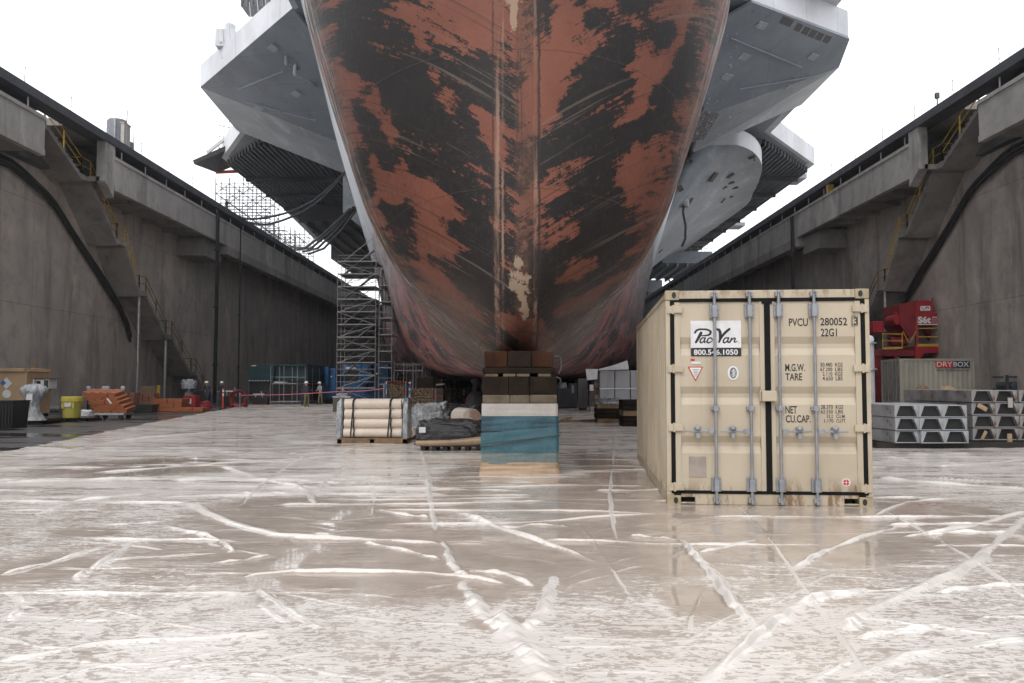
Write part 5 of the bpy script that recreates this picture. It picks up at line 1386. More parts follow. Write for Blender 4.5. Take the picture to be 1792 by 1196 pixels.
# ------------------------------------------------------------------ red blasting machine
YM = 52.0
rx = lambda px: (px - 896) * YM / FOC
mo = Vector((rx(1603), YM, 0)); rm = thing('abrasive_recycler', 'tall red abrasive recycling machine with white lettering on a red trailer frame', 'machine', mo)
M_red = paint('machine_red', (.34, .022, .030), (.26, .018, .025), .4, 1.5, 0, .04, dirt=(.12, .015, .02), streak=.3)
M_redd = paint('machine_red_grimy', (.22, .02, .026), (.13, .015, .02), .5, 1.5, 0, .06, streak=.4)
def ml(px, py, dy=0):
    p = W(px, py, YM + dy); return Vector((p.x - mo.x, dy, p.z))
def rect_m(mb, a, b, c, d, y0, y1):
    p = ml(a, d); q_ = ml(c, b); mb.box(p.x, y0, p.z, q_.x, y1, q_.z)
mb = MB(); rect_m(mb, 1604, 526, 1633, 569, 0, 2.6); rect_m(mb, 1633.1, 548, 1667, 569, 0, 2.4); mb.build('hopper_front', M_red, rm, bevel=.03)
mb = MB(); mb.prism([(ml(1604, 526).x - .004 - 1.05, ml(1604, 533).z), (ml(1604, 526).x - .004, ml(1604, 526).z), (ml(1604, 526).x - .004, ml(1604, 585).z), (ml(1604, 526).x - .45, ml(1604, 592).z), (ml(1604, 526).x - 1.05, ml(1604, 566).z)], .1, 2.4, axis='y'); mb.build('side_hopper', M_redd, rm)
mb = MB(); p = ml(1588, 592); mb.add([(p.x - .55, .3, p.z + .5), (p.x + .55, .3, p.z + .5), (p.x + .55, 2, p.z + .5), (p.x - .55, 2, p.z + .5), (p.x - .1, 1, p.z - .2), (p.x + .1, 1, p.z - .2), (p.x + .1, 1.3, p.z - .2), (p.x - .1, 1.3, p.z - .2)],
    [(0, 1, 5, 4), (1, 2, 6, 5), (2, 3, 7, 6), (3, 0, 4, 7), (4, 5, 6, 7), (0, 3, 2, 1)]); mb.build('cone', M_redd, rm)
for k, (px, w_, t0, t1) in enumerate(((1644, 20, 531, 548),)):
    mb = MB(); c = ml(px, t1, 1.2); mb.lathe([(.36, 0), (.36, ml(px, t0).z - c.z)], (c.x, 1.2, c.z), 20); mb.build('drum', M_red, rm, smooth=True)
mb = MB(); c = ml(1636, 531, .6); mb.lathe([(.13, 0), (.13, .18), (.17, .2), (.17, .34), (.05, .38)], (c.x, .6, c.z - .02), 14); mb.build('vent_cap', M_redd, rm)
mb = MB(); c = ml(1657, 536, .3); mb.lathe([(.05, -.16), (.16, -.08), (.17, .05), (.08, .15)], (c.x, .3, c.z), 14); mb.build('lamp_dome', M_white, rm, smooth=True)
mb = MB()
for x_ in (1605, 1666):
    p = ml(x_, 569); q_ = ml(x_, 608); mb.box(p.x - .07, .02, q_.z, p.x + .07, .2, p.z)
    mb.box(p.x - .07, 2.2, q_.z, p.x + .07, 2.38, p.z)
p = ml(1605, 606); q_ = ml(1670, 624); mb.box(p.x - .1, 0, q_.z + .2, q_.x + .1, 2.5, p.z)
mb.prism([(p.x - .1, q_.z + .2), (p.x + .5, q_.z + .2), (p.x - .1, q_.z - .4)], 0, .3, axis='y'); mb.prism([(q_.x + .1, q_.z + .2), (q_.x - .7, q_.z + .2), (q_.x + .15, q_.z - .5)], 0, .3, axis='y')
mb.build('frame', M_red, rm, bevel=.02)
mb = MB()
for py in (575, 590): mb.tube([ml(1606, py), ml(1666, py)], .035, 6)
mb.bar(ml(1606, 604.5), ml(1666, 604.5), .06, .16); mb.build('guard_rail', M_yel, rm)
for cx in (1628, 1652):
    mb = MB(); c = ml(cx, 569, 1.2); mb.lathe([(.12, -1.0), (.55, -.35), (.6, 0)], (c.x, 1.2, c.z - .01), 16); mb.build('cone', M_redd, rm, smooth=True)
mb = MB(); p = ml(1533, 620); q_ = ml(1604, 612); mb.box(p.x, .2, p.z - .1, q_.x - .003, 2.4, q_.z); p2 = ml(1533, 700)
mb.box(p.x, .3, 0.0, p.x + .5, 2.2, p.z - .102); mb.box(p.x + .502, .5, .4, q_.x + 2.2, .75, .7); mb.box(p.x + .502, 2, .4, q_.x + 2.2, 2.2, .7)
for fx in (1.3, 2.5, 3.6, 4.6): mb.box(p.x + fx, .3, .0, p.x + fx + .18, 2.2, p.z - .103)
mb.build('trailer', M_redd, rm)
mb = MB(); rect_m(mb, 1532, 562, 1550, 582, .3, 1.6); mb.build('control_cabinet', M_red, rm, bevel=.03)
mb = MB(); c = ml(1569, 560, .5); mb.tube([(c.x, .2, c.z), (c.x, 1.4, c.z)], .33, 16); mb.tube([(c.x + .1, .6, c.z), (c.x + .1, .6, c.z + .55)], .2, 12); mb.build('fan_housing', M_red, rm, smooth=True)
mb = MB(); c = ml(1566, 598, .8); mb.tube([(c.x - .35, .8, c.z), (c.x + .7, .8, c.z)], .3, 14); mb.build('motor', M_redd, rm, smooth=True)
mb = MB()
for py in (585, 597): mb.tube([ml(1543, py), ml(1580, py)], .03, 6)
mb.bar(ml(1545, 610), ml(1579, 609), .05, .12); mb.tube([ml(1545, 610), ml(1545, 583)], .03, 6); mb.tube([ml(1579, 610), ml(1579, 583)], .03, 6)
mb.tube([ml(1580, 580), ml(1590, 600)], .03, 6); mb.tube([ml(1603, 580), ml(1593, 600)], .03, 6); mb.build('guard_rail', M_yel, rm)
mb = MB(); p = ml(1610.5, 544); q_ = ml(1627.5, 536); mb.box(p.x, -.03, p.z, q_.x, -.003, q_.z); pl_ = mb.build('logo_plate', M_white, rm)
mb = MB(); ribbon(mb, [(p.x + .08, p.z + .2), (p.x + .2, p.z + .08), (p.x + .38, p.z + .16)], [.05, .04, .03], -.034); mb.build('logo_green', flat('logo_green', (.03, .16, .07)), pl_)
mb = MB(); ribbon(mb, [(p.x + .34, p.z + .21), (p.x + .5, p.z + .18), (p.x + .5, p.z + .1)], [.06, .06, .04], -.0345); mb.build('logo_red', flat('logo_plum', (.30, .04, .12)), pl_)
mb = MB()
def mt(s, px0, py0, px1, py1, bold=0.02):
    p = ml(px0, py1); q_ = ml(px1, py0); put_text(mb, s, I4, p.x, p.z, q_.x - p.x, q_.z - p.z, -.006, bold)
mt('S6t', 1606, 554, 1629, 566, .045); mt('ARS', 1631, 554, 1640, 557.5); mt('Recycling', 1631, 559, 1644, 561.6, .005); mt('Systems', 1631, 562.6, 1643, 565, .005); mt('by Schlesinger' if False else 'RENTALS', 1648, 565, 1664, 567, .0)
p = ml(1606, 569); q_ = ml(1644, 567.2); mb.quad((p.x, -.006, p.z), (q_.x, -.006, p.z), (q_.x, -.006, q_.z), (p.x, -.006, q_.z)); mb.build('lettering', M_white, rm)
# grey pipe rack at the far right edge
p = W(1762, 660, 44); pr = thing('pipe_rack', 'grey steel pipe rack standing right of the pale box container', 'rack', (p.x, 44, 0))
mb = MB()
for z in (.6, 1.2, 1.85): mb.box(0, 0, z, 4, .12, z + .1); mb.box(0, 1.2, z, 4, 1.32, z + .1)
for x_ in (0.05, 2, 3.8): mb.box(x_, .13, 0, x_ + .12, .25, 2.0)
mb.build('frame', M_rail, pr)
for k, (x_, z) in enumerate(((.4, 1.45), (.8, 1.42), (1.3, 1.43))):
    mb = MB(); mb.tube([(x_, 0, z), (x_, 1.4, z)], .2, 14); mb.build('pipe', M_rail, pr, smooth=True)
# ------------------------------------------------------------------ left side: shed, drum, bundles, timber
M_shed = paint('tan_shed_paint', (.46, .32, .19), (.40, .28, .165), .6, .8, 0, .03, dirt=(.22, .15, .09), streak=.3)
YS = 38.0; a = W(45, 731, YS)
sh = thing('storage_shed', 'tan storage shed with white hazard placards standing by the left wall', 'shed', (a.x, YS, 0))
Hs = W(45, 651, YS).z
mb = MB(); mb.box(-3.4, 0, .15, 0, 1.9, Hs); mb.build('walls', M_shed, sh)
mb = MB(); mb.box(-3.5, -.12, Hs + .002, -.05, 2.0, Hs + .16); mb.box(-.049, 0, Hs + .002, .06, 1.9, Hs + .06); mb.build('roof', M_shed, sh, bevel=.02)
mb = MB(); mb.box(-3.4, .05, 0, 0, 1.85, .148); mb.build('skids', M_timber, sh)
mb = MB(); mb.box(-.09, -.02, .16, .0, -.002, Hs - .01); mb.box(.002, 1.72, .16, .025, 1.9, Hs); mb.build('corner_trim', M_shed, sh)
def dia(px, py, r_, mat, nm, n=4, y=-.02, ph=0):
    p = W(px, py, YS); mb = MB(); mb.prism([(p.x - a.x + r_ * math.cos(ph + 2 * PI * k / n), p.z + r_ * math.sin(ph + 2 * PI * k / n)) for k in range(n)], y, y + .015, axis='y'); return mb.build(nm, mat, sh)
d_ = dia(11.5, 671, .26, M_white, 'hazard_placard'); M_bluep = flat('placard_blue', (.03, .16, .42))
d2 = dia(6.2, 670.5, .13, M_bluep, 'placard_blue', 4, -.036)
dia(12, 689.5, .20, M_white, 'hazard_placard', 8, -.02, .3)
acp = W(84, 667, YS + 1.0)
ac = thing('air_conditioner', 'white window air conditioner bracketed on the tan shed side', 'air conditioner', (a.x + .02, YS + 1.0, 0)); xa = acp.x - a.x
mb = MB(); mb.box(.0, -.35, 1.30, .62, .35, 1.72); mb.build('casing', M_white, ac, bevel=.02)
mb = MB(); mb.box(.05, -.362, 1.36, .24, -.352, 1.50); mb.box(.05, -.362, 1.53, .24, -.352, 1.66); mb.build('grille', M_blk, ac)
mb = MB(); mb.box(.40, -.362, 1.33, .60, -.352, 1.69); mb.build('side_vent', flat('vent_green', (.02, .05, .04)), ac)
mb = MB(); mb.box(-.01, -.42, 1.76, .75, .42, 1.78); mb.build('rain_cover', M_rail, ac)
mb = MB(); mb.bar((0, -.2, 1.0), (.45, -.2, 1.27), .05, .05); mb.bar((0, .2, 1.0), (.45, .2, 1.27), .05, .05); mb.box(0, -.25, 1.262, .6, .25, 1.296); mb.build('bracket', M_shed, ac)
mb = MB(); p = W(90, 652, YS + 1.2); mb.lathe([(.12, 0), (.12, .1), (.05, .14), (.05, .35)], (0, 0, 0), 12); mb.bar((-.7, 0, .1), (.1, 0, -.02), .03, .03)
o = mb.build('vent_pipe', paint('vent_rusty', (.3, .19, .1), (.2, .11, .06))); o.parent = sh; o.location = (-.3, 1.0, Hs + .07)
# black bin
q = G(22, 752); bn = thing('waste_bin', 'black ribbed plastic bin at the left edge of the photo', 'bin', (q.x - 1.0, q.y, 0))
mb = MB(); mb.add([(0.06, .05, .02), (.94, .05, .02), (.94, .9, .02), (.06, .9, .02), (0, 0, .9), (1, 0, .9), (1, .95, .9), (0, .95, .9)], [(3, 2, 1, 0), (0, 1, 5, 4), (1, 2, 6, 5), (2, 3, 7, 6), (3, 0, 4, 7), (4, 5, 6, 7)])
for k in range(9): mb.box(.06 + k * .1, -.02, .1, .10 + k * .1, .05, .86)
mb.build('body', M_blk, bn); mb = MB(); mb.box(-.03, -.04, .902, 1.03, .98, .95); mb.build('rim', M_blk, bn, bevel=.01)
# plastic wrapped standpipe on pallet
q = G(52, 742); wb = thing('wrapped_standpipe', 'mushroom shaped standpipe bagged in clear plastic on a dark pallet', 'wrapped pipe', (q.x, q.y, 0))
pallet(wb, -.75, -.3, .75, .8, .12, M_timber)
X_ = np.zeros((30, 49, 3)); prof = [(.44, .12), (.40, .2), (.27, .42), (.24, .65), (.25, .8), (.34, .98), (.45, 1.2), (.46, 1.3), (.38, 1.42), (.2, 1.5), (.02, 1.52)]
pz = [p[1] for p in prof]; pr_ = [p[0] for p in prof]
for i in range(30):
    z = .12 + 1.4 * i / 29
    for j in range(49):
        an = 2 * PI * j / 48; r_ = np.interp(z, pz, pr_) * (1 + .16 * mnoise.noise(Vector((math.cos(an) * 2.5, math.sin(an) * 2.5, z * 2))) + .06 * math.sin(an * 9 + z * 3))
        X_[i, j] = (r_ * math.cos(an), .2 + r_ * math.sin(an) * .8, z)
X_[:, -1] = X_[:, 0]; grid_obj('plastic_bag', X_, M_clear, wb)
mb = MB(); mb.tube([(0, .2, 1.5), (0, .2, 1.66)], .06, 10); mb.build('pipe_top', M_galv, wb)
mb = MB(); mb.cbox((.15, -.33, .98), (.2, .02, .3), rz=.2); mb.build('paper_tag', M_white, wb)
# yellow drum
q = G(123, 737); M_ylw = paint('yellow_drum_plastic', (.50, .44, .10), (.44, .38, .08), .4, 1.5, 0, .02, streak=.2)
pd = thing('dark_pallet', 'dark low pallet under the yellow overpack drum', 'pallet', (q.x, q.y, 0)); pallet(pd, -.75, -.35, .9, .8, .11, M_timber)
dm = thing('overpack_drum', 'yellow plastic overpack drum with screw lid and white label', 'drum', (q.x, q.y + .1, .112))
mb = MB(); mb.lathe([(.30, 0), (.33, .02), (.345, .5), (.36, .62), (.385, .64), (.385, .68)], (0, 0, 0), 32); mb.build('body', M_ylw, dm, smooth=True)
mb = MB(); mb.lathe([(.40, .682), (.405, .72), (.40, .86), (.38, .88), (.05, .885)], (0, 0, 0), 32); mb.build('lid', paint('yellow_lid', (.62, .52, .08), (.55, .46, .07), .4), dm, smooth=True)
mb = MB(); mb.box(-.12, -.372, .47, .14, -.350, .64); mb.build('label', M_white, dm)
for s_ in (-1, 1):
    mb = MB(); mb.box(s_ * .2 - .05, -.36, .40, s_ * .2 + .05, -.30, .62) if s_ < 0 else mb.box(.19, -.36, .40, .28, -.28, .62); mb.build('rib', M_ylw, dm)
# silver duct, rag
q = G(97, 723); mb = MB(); mb.tube([(-.3, 0, .2), (.25, .05, .2)], .19, 18); o = mb.build('duct', M_galv, smooth=True); o.location = (q.x, q.y, 0); tag(o, 'short silver duct lying behind the yellow drum', 'duct')
mb = MB()
for k in range(7): mb.tube([(-.22 + .02 * k, 0, .2 - .005 * k), (-.20 + .02 * k, 0, .2)], .2, 14)
q = G(150, 728); rg = thing('white_rag', 'crumpled white cloth rag on the wet floor right of the yellow drum', 'rag', (q.x, q.y, 0)); crumple('cloth', rg, (0, 0, 0), (.62, .5, .24), M_white, 41, .3, 2.6, 18)
# rack of black posts with white caps
q = G(140, 722); rk = thing('pipe_stand', 'black pipe stand with white bagged valve tops behind the leaning blocks', 'stand', (q.x, q.y + .8, 0))
xw = 60 * (q.y + .8) / FOC; zt = W(140, 686, q.y + .8).z
for f, n_ in ((0, 1), (.5, 2), (1, 1)):
    mb = MB(); mb.box(f * xw - .05, 0, 0, f * xw + .05, .1, zt); mb.build('post', M_blk, rk)
    for k in range(n_):
        mb = MB(); mb.lathe([(.05, 0), (.10, .1), (.13, .22), (.1, .3), (.02, .32)], (f * xw + (k - (n_ - 1) / 2) * .17, .05, zt + .001), 10); mb.build('bagged_cap', M_white, rk, smooth=True)
mb = MB(); mb.box(.051, .02, zt - .1, xw * .5 - .051, .08, zt - .03); mb.box(xw * .5 + .051, .02, zt - .1, xw - .051, .08, zt - .03); mb.build('crossbar', M_blk, rk)
# piles of red-brown timber blocks: every block a thing
M_blkr = paint('red_brown_block', (.34, .115, .05), (.26, .088, .042), .7, 2.5, 0, .12, streak=.2)
M_blkr2 = paint('faded_red_block', (.30, .14, .085), (.24, .11, .07), .75, 2.5, 0, .12, streak=.25)
def block_mesh(name, mat, s_):
    mb = MB(); mb.box(0, 0, 0, *s_); return mb.build(name, mat, None, bevel=.012)
def block_pile(px0, px1, py, cols, rows, mat, label, group, sz, lean=0.0, tilt=0.0, depth=1, z0=0.0):
    q = G(px0, py); pr_ = None
    n = 0
    for r_ in range(rows):
        for c in range(cols):
            for d in range(depth):
                if pr_ is None: pr_ = block_mesh('timber_block', mat, (sz[0] * .97, sz[1], sz[2] * .96)); o = pr_
                else: o = dup(pr_)
                o.location = (q.x + c * sz[0] + lean * (rows - 1 - r_) * (1 if lean > 0 else -1) * (1 if lean >= 0 else 1) * (1 if True else 0) * (0 if lean == 0 else 1) * (1 if lean > 0 else -1) + .02 * rng.normal(), q.y + d * (sz[1] + .01) + .02 * rng.random() + r_ * .03, z0 + r_ * sz[2])
                o.rotation_euler = (0, 0, .02 * rng.normal())
                tag(o, label, 'timber block', group)
    return q
# the leaning pile on its grey cart
qc = G(164, 735); ct = thing('flat_cart', 'grey flat cart carrying the slumped red timber blocks', 'cart', (qc.x, qc.y, 0))
mb = MB(); mb.box(0, 0, .2, 1.25, .95, .29); mb.build('deck', M_pipe, ct)
for x_ in (.1, 1.1):
    for y_ in (.08, .8):
        mb = MB(); mb.tube([(x_, y_ - .03, .1), (x_, y_ + .05, .1)], .1, 12); mb.build('wheel', M_blk, ct)
rows = 5
for r_ in range(rows):
    for c in range(4):
        nm = None
        if r_ == 0 and c == 0:
            pb = block_mesh('timber_block', M_blkr, (.38, .85, .2)); o = pb
        else: o = dup(pb)
        o.location = (qc.x - .02 - .12 * r_ + c * .335 + .015 * rng.normal(), qc.y + .02 - .02 * r_ + .03 * rng.random(), .33 + r_ * .165 - .03 * (3 - c) * 0)
        o.rotation_euler = (.16, .20 + .03 * rng.normal(), .04 * rng.normal()); tag(o, 'red brown timber block in the slumped pile on the grey cart', 'timber block', 'blocks slumped on the cart')
mb = MB(); mb.cbox((0, 0, 0), (.3, .02, .07), ry=.9); o = mb.build('paper_slip', M_white); o.location = W(191, 702, qc.y - .06); tag(o, 'white paper slip stuck on the slumped red blocks', 'paper')
block_pile(212, 238, 718, 2, 4, M_blkr2, 'faded red timber block in the pile left of the tall post', 'blocks left of the tall post', (.36, .8, .26), 0)
block_pile(238, 276, 715, 3, 4, M_blkr2, 'faded red timber block in the pile right of the tall post', 'blocks right of the tall post', (.38, .8, .24), 0)
qp = block_pile(265, 316, 720.5, 4, 3, M_blkr, 'orange red timber block in the wide pile beside the green trough', 'blocks beside the green trough', (.42, 1.2, .24), 0)
block_pile(300, 354, 721, 3, 1, M_blkr, 'orange red timber block in the low single layer pile', 'blocks in the low pile', (.58, .9, .24), 0)
q = G(222, 722); mb = MB(); mb.add([(0, 0, 0), (1.36, 0, 0), (1.36, .7, 0), (0, .7, 0), (-.05, -.05, .42), (1.41, -.05, .42), (1.41, .75, .42), (-.05, .75, .42), (.03, .03, .41), (1.33, .03, .41), (1.33, .67, .41), (.03, .67, .41), (.08, .08, .04), (1.28, .08, .04), (1.28, .62, .04), (.08, .62, .04)],
    [(3, 2, 1, 0), (0, 1, 5, 4), (1, 2, 6, 5), (2, 3, 7, 6), (3, 0, 4, 7), (4, 5, 9, 8), (5, 6, 10, 9), (6, 7, 11, 10), (7, 4, 8, 11), (8, 9, 13, 12), (9, 10, 14, 13), (10, 11, 15, 14), (11, 8, 12, 15), (12, 13, 14, 15)])
o = mb.build('green_trough', paint('dark_green_paint', (.03, .04, .035), (.02, .026, .024), .6)); o.location = q; tag(o, 'dark green metal trough between the red timber piles', 'trough')
q = G(243, 712); wp = W(243, 660, q.y + 2)
for k, (dx, c_, lb, h_) in enumerate(((0, M_yel, 'yellow warning board leaning at the tall wall post', 1.5), (-.75, paint('plywood', (.33, .24, .14), (.25, .18, .1)), 'plywood sheet leaning on the dock wall behind red blocks', 1.45))):
    mb = MB(); mb.box(-.12 if k == 0 else -.5, 0, 0, .12 if k == 0 else .5, .03, h_); mb.box(-.1, -.03, .1, .1, -.002, .3); o = mb.build('leaning_board', c_); o.location = (q.x + dx, q.y + 3.0, .0); o.rotation_euler = (-.12, 0, 0); tag(o, lb, 'board')

# ------------------------------------------------------------------ barrier posts, tape
M_orange = paint('orange_red_plastic', (.52, .055, .02), (.45, .045, .02), .5)
def delineator(px, py, label, h=1.05):
    q = G(px, py); t = thing('delineator_post', label, 'barrier post', (q.x, q.y, 0))
    mb = MB(); mb.lathe([(.22, 0), (.22, .05), (.08, .08)], (0, 0, 0), 12); mb.build('base', M_blk, t)
    mb = MB(); mb.lathe([(.055, .081), (.05, h - .08), (.07, h - .06), (.05, h)], (0, 0, 0), 12); mb.build('post', M_orange, t, smooth=True)
    mb = MB(); mb.lathe([(.056, h * .62), (.0561, h * .75)], (0, 0, 0), 12); mb.lathe([(.056, h * .82), (.0561, h * .92)], (0, 0, 0), 12); mb.build('reflective_band', M_white, t)
    return q
dA = delineator(390, 717, 'orange barrier post with white bands beside the workers by the left wall', 1.3); dB = delineator(812, 706, 'orange barrier post with a dark base left of the keel block', 1.15)
M_tape = flat('pink_barrier_tape', (.55, .16, .20), .5)
pa = W(420, 692, 52); pb_ = W(600, 685, 47); pc = W(672, 680, 45)
mb = MB()
for s_, e_ in ((pa, pb_), (pb_, pc)):
    n = 10
    for k in range(n):
        A1 = s_.lerp(e_, k / n) + Vector((0, 0, -.06 * math.sin(PI * k / n))); B1 = s_.lerp(e_, (k + 1) / n) + Vector((0, 0, -.06 * math.sin(PI * (k + 1) / n))); mb.bar(A1, B1, .012, .04)
tag(mb.build('barrier_tape', M_tape), 'pink barrier tape stretched across in front of the scaffold tower', 'barrier tape')
for p_, lb in ((pa, 'thin steel post holding the far end of the pink tape'), (pb_, 'thin steel post holding the pink tape before the tower'), (pc, 'thin steel post holding the near end of the pink tape')):
    mb = MB(); mb.lathe([(.15, 0), (.15, .03), (.03, .04), (.03, p_.z + .1), (.05, p_.z + .11), (.03, p_.z + .15)], (0, 0, 0), 10); o = mb.build('tape_post', M_galv); o.location = (p_.x, p_.y, 0); tag(o, lb, 'post')
mb = MB(); A1 = Vector((dB.x, dB.y, 1.1)); B1 = W(764, 687, 58)
for k in range(8): mb.bar(A1.lerp(B1, k / 8) + Vector((0, 0, -.2 * math.sin(PI * k / 8))), A1.lerp(B1, (k + 1) / 8) + Vector((0, 0, -.2 * math.sin(PI * (k + 1) / 8))), .012, .06)
tag(mb.build('barrier_tape', M_tape), 'short red barrier tape from the orange post to the low scaffold', 'barrier tape')

# ------------------------------------------------------------------ people
M_skin = flat('skin', (.40, .23, .16), .6); M_navy = flat('navy_cloth', (.03, .035, .055), .85); M_khaki = flat('khaki_cloth', (.16, .13, .075), .85)
M_grey_c = flat('grey_cloth', (.28, .29, .32), .85); M_hat = flat('white_hard_hat', (.75, .75, .74), .35); M_blue_c = flat('blue_cloth', (.05, .10, .22), .85)
def person(px, py, label, shirt, trousers, rz=0.0, lean=.1, arm=.6, Y=None, z=0.0, h=1.72):
    q = G(px, py) if Y is None else Vector((W(px, py, Y).x, Y, z))
    root = thing('person', label, 'person', (q.x, q.y, z), rz)
    k = h / 1.75
    J = {'pel': (0, 0, .93), 'wai': (0, lean * .25, 1.08), 'che': (0, lean * .6, 1.32), 'nec': (0, lean * .85, 1.50), 'hea': (0, lean, 1.60), 'top': (0, lean, 1.70)}
    e = [('pel', 'wai'), ('wai', 'che'), ('che', 'nec'), ('nec', 'hea'), ('hea', 'top')]
    rad = {'pel': (.155, .11), 'wai': (.145, .10), 'che': (.175, .115), 'nec': (.058, .058), 'hea': (.082, .098), 'top': (.06, .07)}
    for s_, nm in ((-1, 'l'), (1, 'r')):
        J[nm + 'hip'] = (s_ * .10, 0, .88); J[nm + 'kne'] = (s_ * .12, .03 + .05 * s_, .48); J[nm + 'ank'] = (s_ * .13, .0 + .05 * s_, .09); J[nm + 'toe'] = (s_ * .15, .16 + .05 * s_, .035)
        J[nm + 'sho'] = (s_ * .20, lean * .75, 1.42); J[nm + 'elb'] = (s_ * .27, lean * .7 + .10 * arm, 1.15); J[nm + 'wri'] = (s_ * .22, lean * .7 + .34 * arm, 1.0 + .18 * arm); J[nm + 'han'] = (s_ * .20, lean * .7 + .42 * arm, .97 + .22 * arm)
        e += [('pel', nm + 'hip'), (nm + 'hip', nm + 'kne'), (nm + 'kne', nm + 'ank'), (nm + 'ank', nm + 'toe'), ('che', nm + 'sho'), (nm + 'sho', nm + 'elb'), (nm + 'elb', nm + 'wri'), (nm + 'wri', nm + 'han')]
        rad.update({nm + 'hip': (.105, .11), nm + 'kne': (.072, .075), nm + 'ank': (.05, .055), nm + 'toe': (.045, .035), nm + 'sho': (.075, .075), nm + 'elb': (.052, .052), nm + 'wri': (.037, .037), nm + 'han': (.042, .03)})
    names = list(J); me = bpy.data.meshes.new('body'); me.from_pydata([tuple(c * k for c in J[n]) for n in names], [(names.index(a), names.index(b)) for a, b in e], [])
    ob = bpy.data.objects.new('body', me); link(ob)
    sk = ob.modifiers.new('skin', 'SKIN'); sv = me.skin_vertices[0].data
    for i, n in enumerate(names): sv[i].radius = tuple(c * k for c in rad[n])
    sv[0].use_root = True
    sb = ob.modifiers.new('sub', 'SUBSURF'); sb.levels = 1; sb.render_levels = 1
    bpy.context.view_layer.update()
    m2 = bpy.data.meshes.new_from_object(ob.evaluated_get(bpy.context.evaluated_depsgraph_get()))
    ob.modifiers.clear(); ob.data = m2; ob.parent = root; m2.name = 'body'
    for mt_ in (shirt, trousers, M_skin, M_blk): m2.materials.append(mt_)
    for p_ in m2.polygons:
        c = p_.center / k; p_.use_smooth = True
        p_.material_index = 3 if c.z < .11 else (1 if c.z < .96 and abs(c.x) < .2 and c.y < .25 else (2 if c.z > 1.49 or (c.y > lean * .7 + .36 * arm and c.z < 1.35) else 0))
    for s_ in (-1, 1):                                       # nose and ears read as small bumps, fingers as short chains
        fb = MB()
        for f in range(4):
            x_ = s_ * .20 + (f - 1.5) * .02; y_ = lean * .7 + .43 * arm; z_ = .97 + .22 * arm
            fb.tube([(x_ * k, y_ * k, z_ * k), (x_ * k, (y_ + .05) * k, (z_ + .01) * k), (x_ * k, (y_ + .085 - .008 * abs(f - 1)) * k, (z_ - .02) * k)], .0095 * k, 5)
        fb.tube([((s_ * .20 - s_ * .035) * k, (y_ - .02) * k, z_ * k), ((s_ * .20 - s_ * .065) * k, (y_ + .03) * k, (z_ + .01) * k)], .011 * k, 5)
        fb.build('fingers', M_skin, ob)
    fc = MB(); fc.lathe([(.004, -.02), (.014, -.012), (.012, .02), (.004, .03)], (0, (lean + .098) * k, 1.605 * k), 6); fc.cbox((.086 * k, lean * k, 1.60 * k), (.02, .04, .06)); fc.cbox((-.086 * k, lean * k, 1.60 * k), (.02, .04, .06)); fc.build('face', M_skin, ob)
    hh = MB(); hh.lathe([(.15, 0), (.148, .012), (.125, .018), (.122, .06), (.095, .11), (.04, .135), (.005, .138)], (0, (lean + .01) * k, 1.655 * k), 18); hh.cbox((0, (lean + .15) * k, 1.662 * k), (.16, .1, .012))
    hh.build('hard_hat', M_hat, root, smooth=True)
    return root
person(531, 711, 'person in dark jacket and white hard hat bending beside the scaffold frames', M_navy, M_navy, -.6, .22, .8)
person(537, 713, 'person in khaki trousers and white hard hat nearest the scaffold frames', M_navy, M_khaki, .5, .2, .9)
person(561, 709, 'person in pale grey shirt and helmet left of the scaffold tower', M_grey_c, M_khaki, 2.4, .1, .5)
person(365, 714, 'person in dark clothes with white hard hat bending over red hoses', M_navy, M_navy, 1.0, .25, .9)
person(342, 711, 'person in dark jacket half hidden behind the red machine', M_navy, M_navy, 2.8, .12, .6)
person(388, 712, 'person in dark clothes standing behind the orange barrier post', M_navy, M_navy, 3.0, .05, .3)
person(718, 707, 'person in blue shirt and white hard hat left behind the fitting crates', M_blue_c, M_khaki, 2.9, .1, .6)
person(744, 706, 'person in blue shirt carrying a pale board behind the fitting crates', M_blue_c, M_navy, -1.2, .1, 1.0)
person(755, 708, 'person in black clothes and red helmet behind the fitting crates', M_navy, M_navy, 1.3, .1, .8)
person(397, 372, 'person in dark clothes and white hard hat on the left quay edge', M_navy, M_navy, 1.6, .05, .3, Y=76.5, z=16.955)
mb = MB(); mb.cbox((0, 0, 0), (1.5, .12, .12), ry=-.08); o = mb.build('pale_board', M_pale); o.location = W(760, 674, 62); tag(o, 'long pale board held at shoulder height by a blue shirted person', 'board')

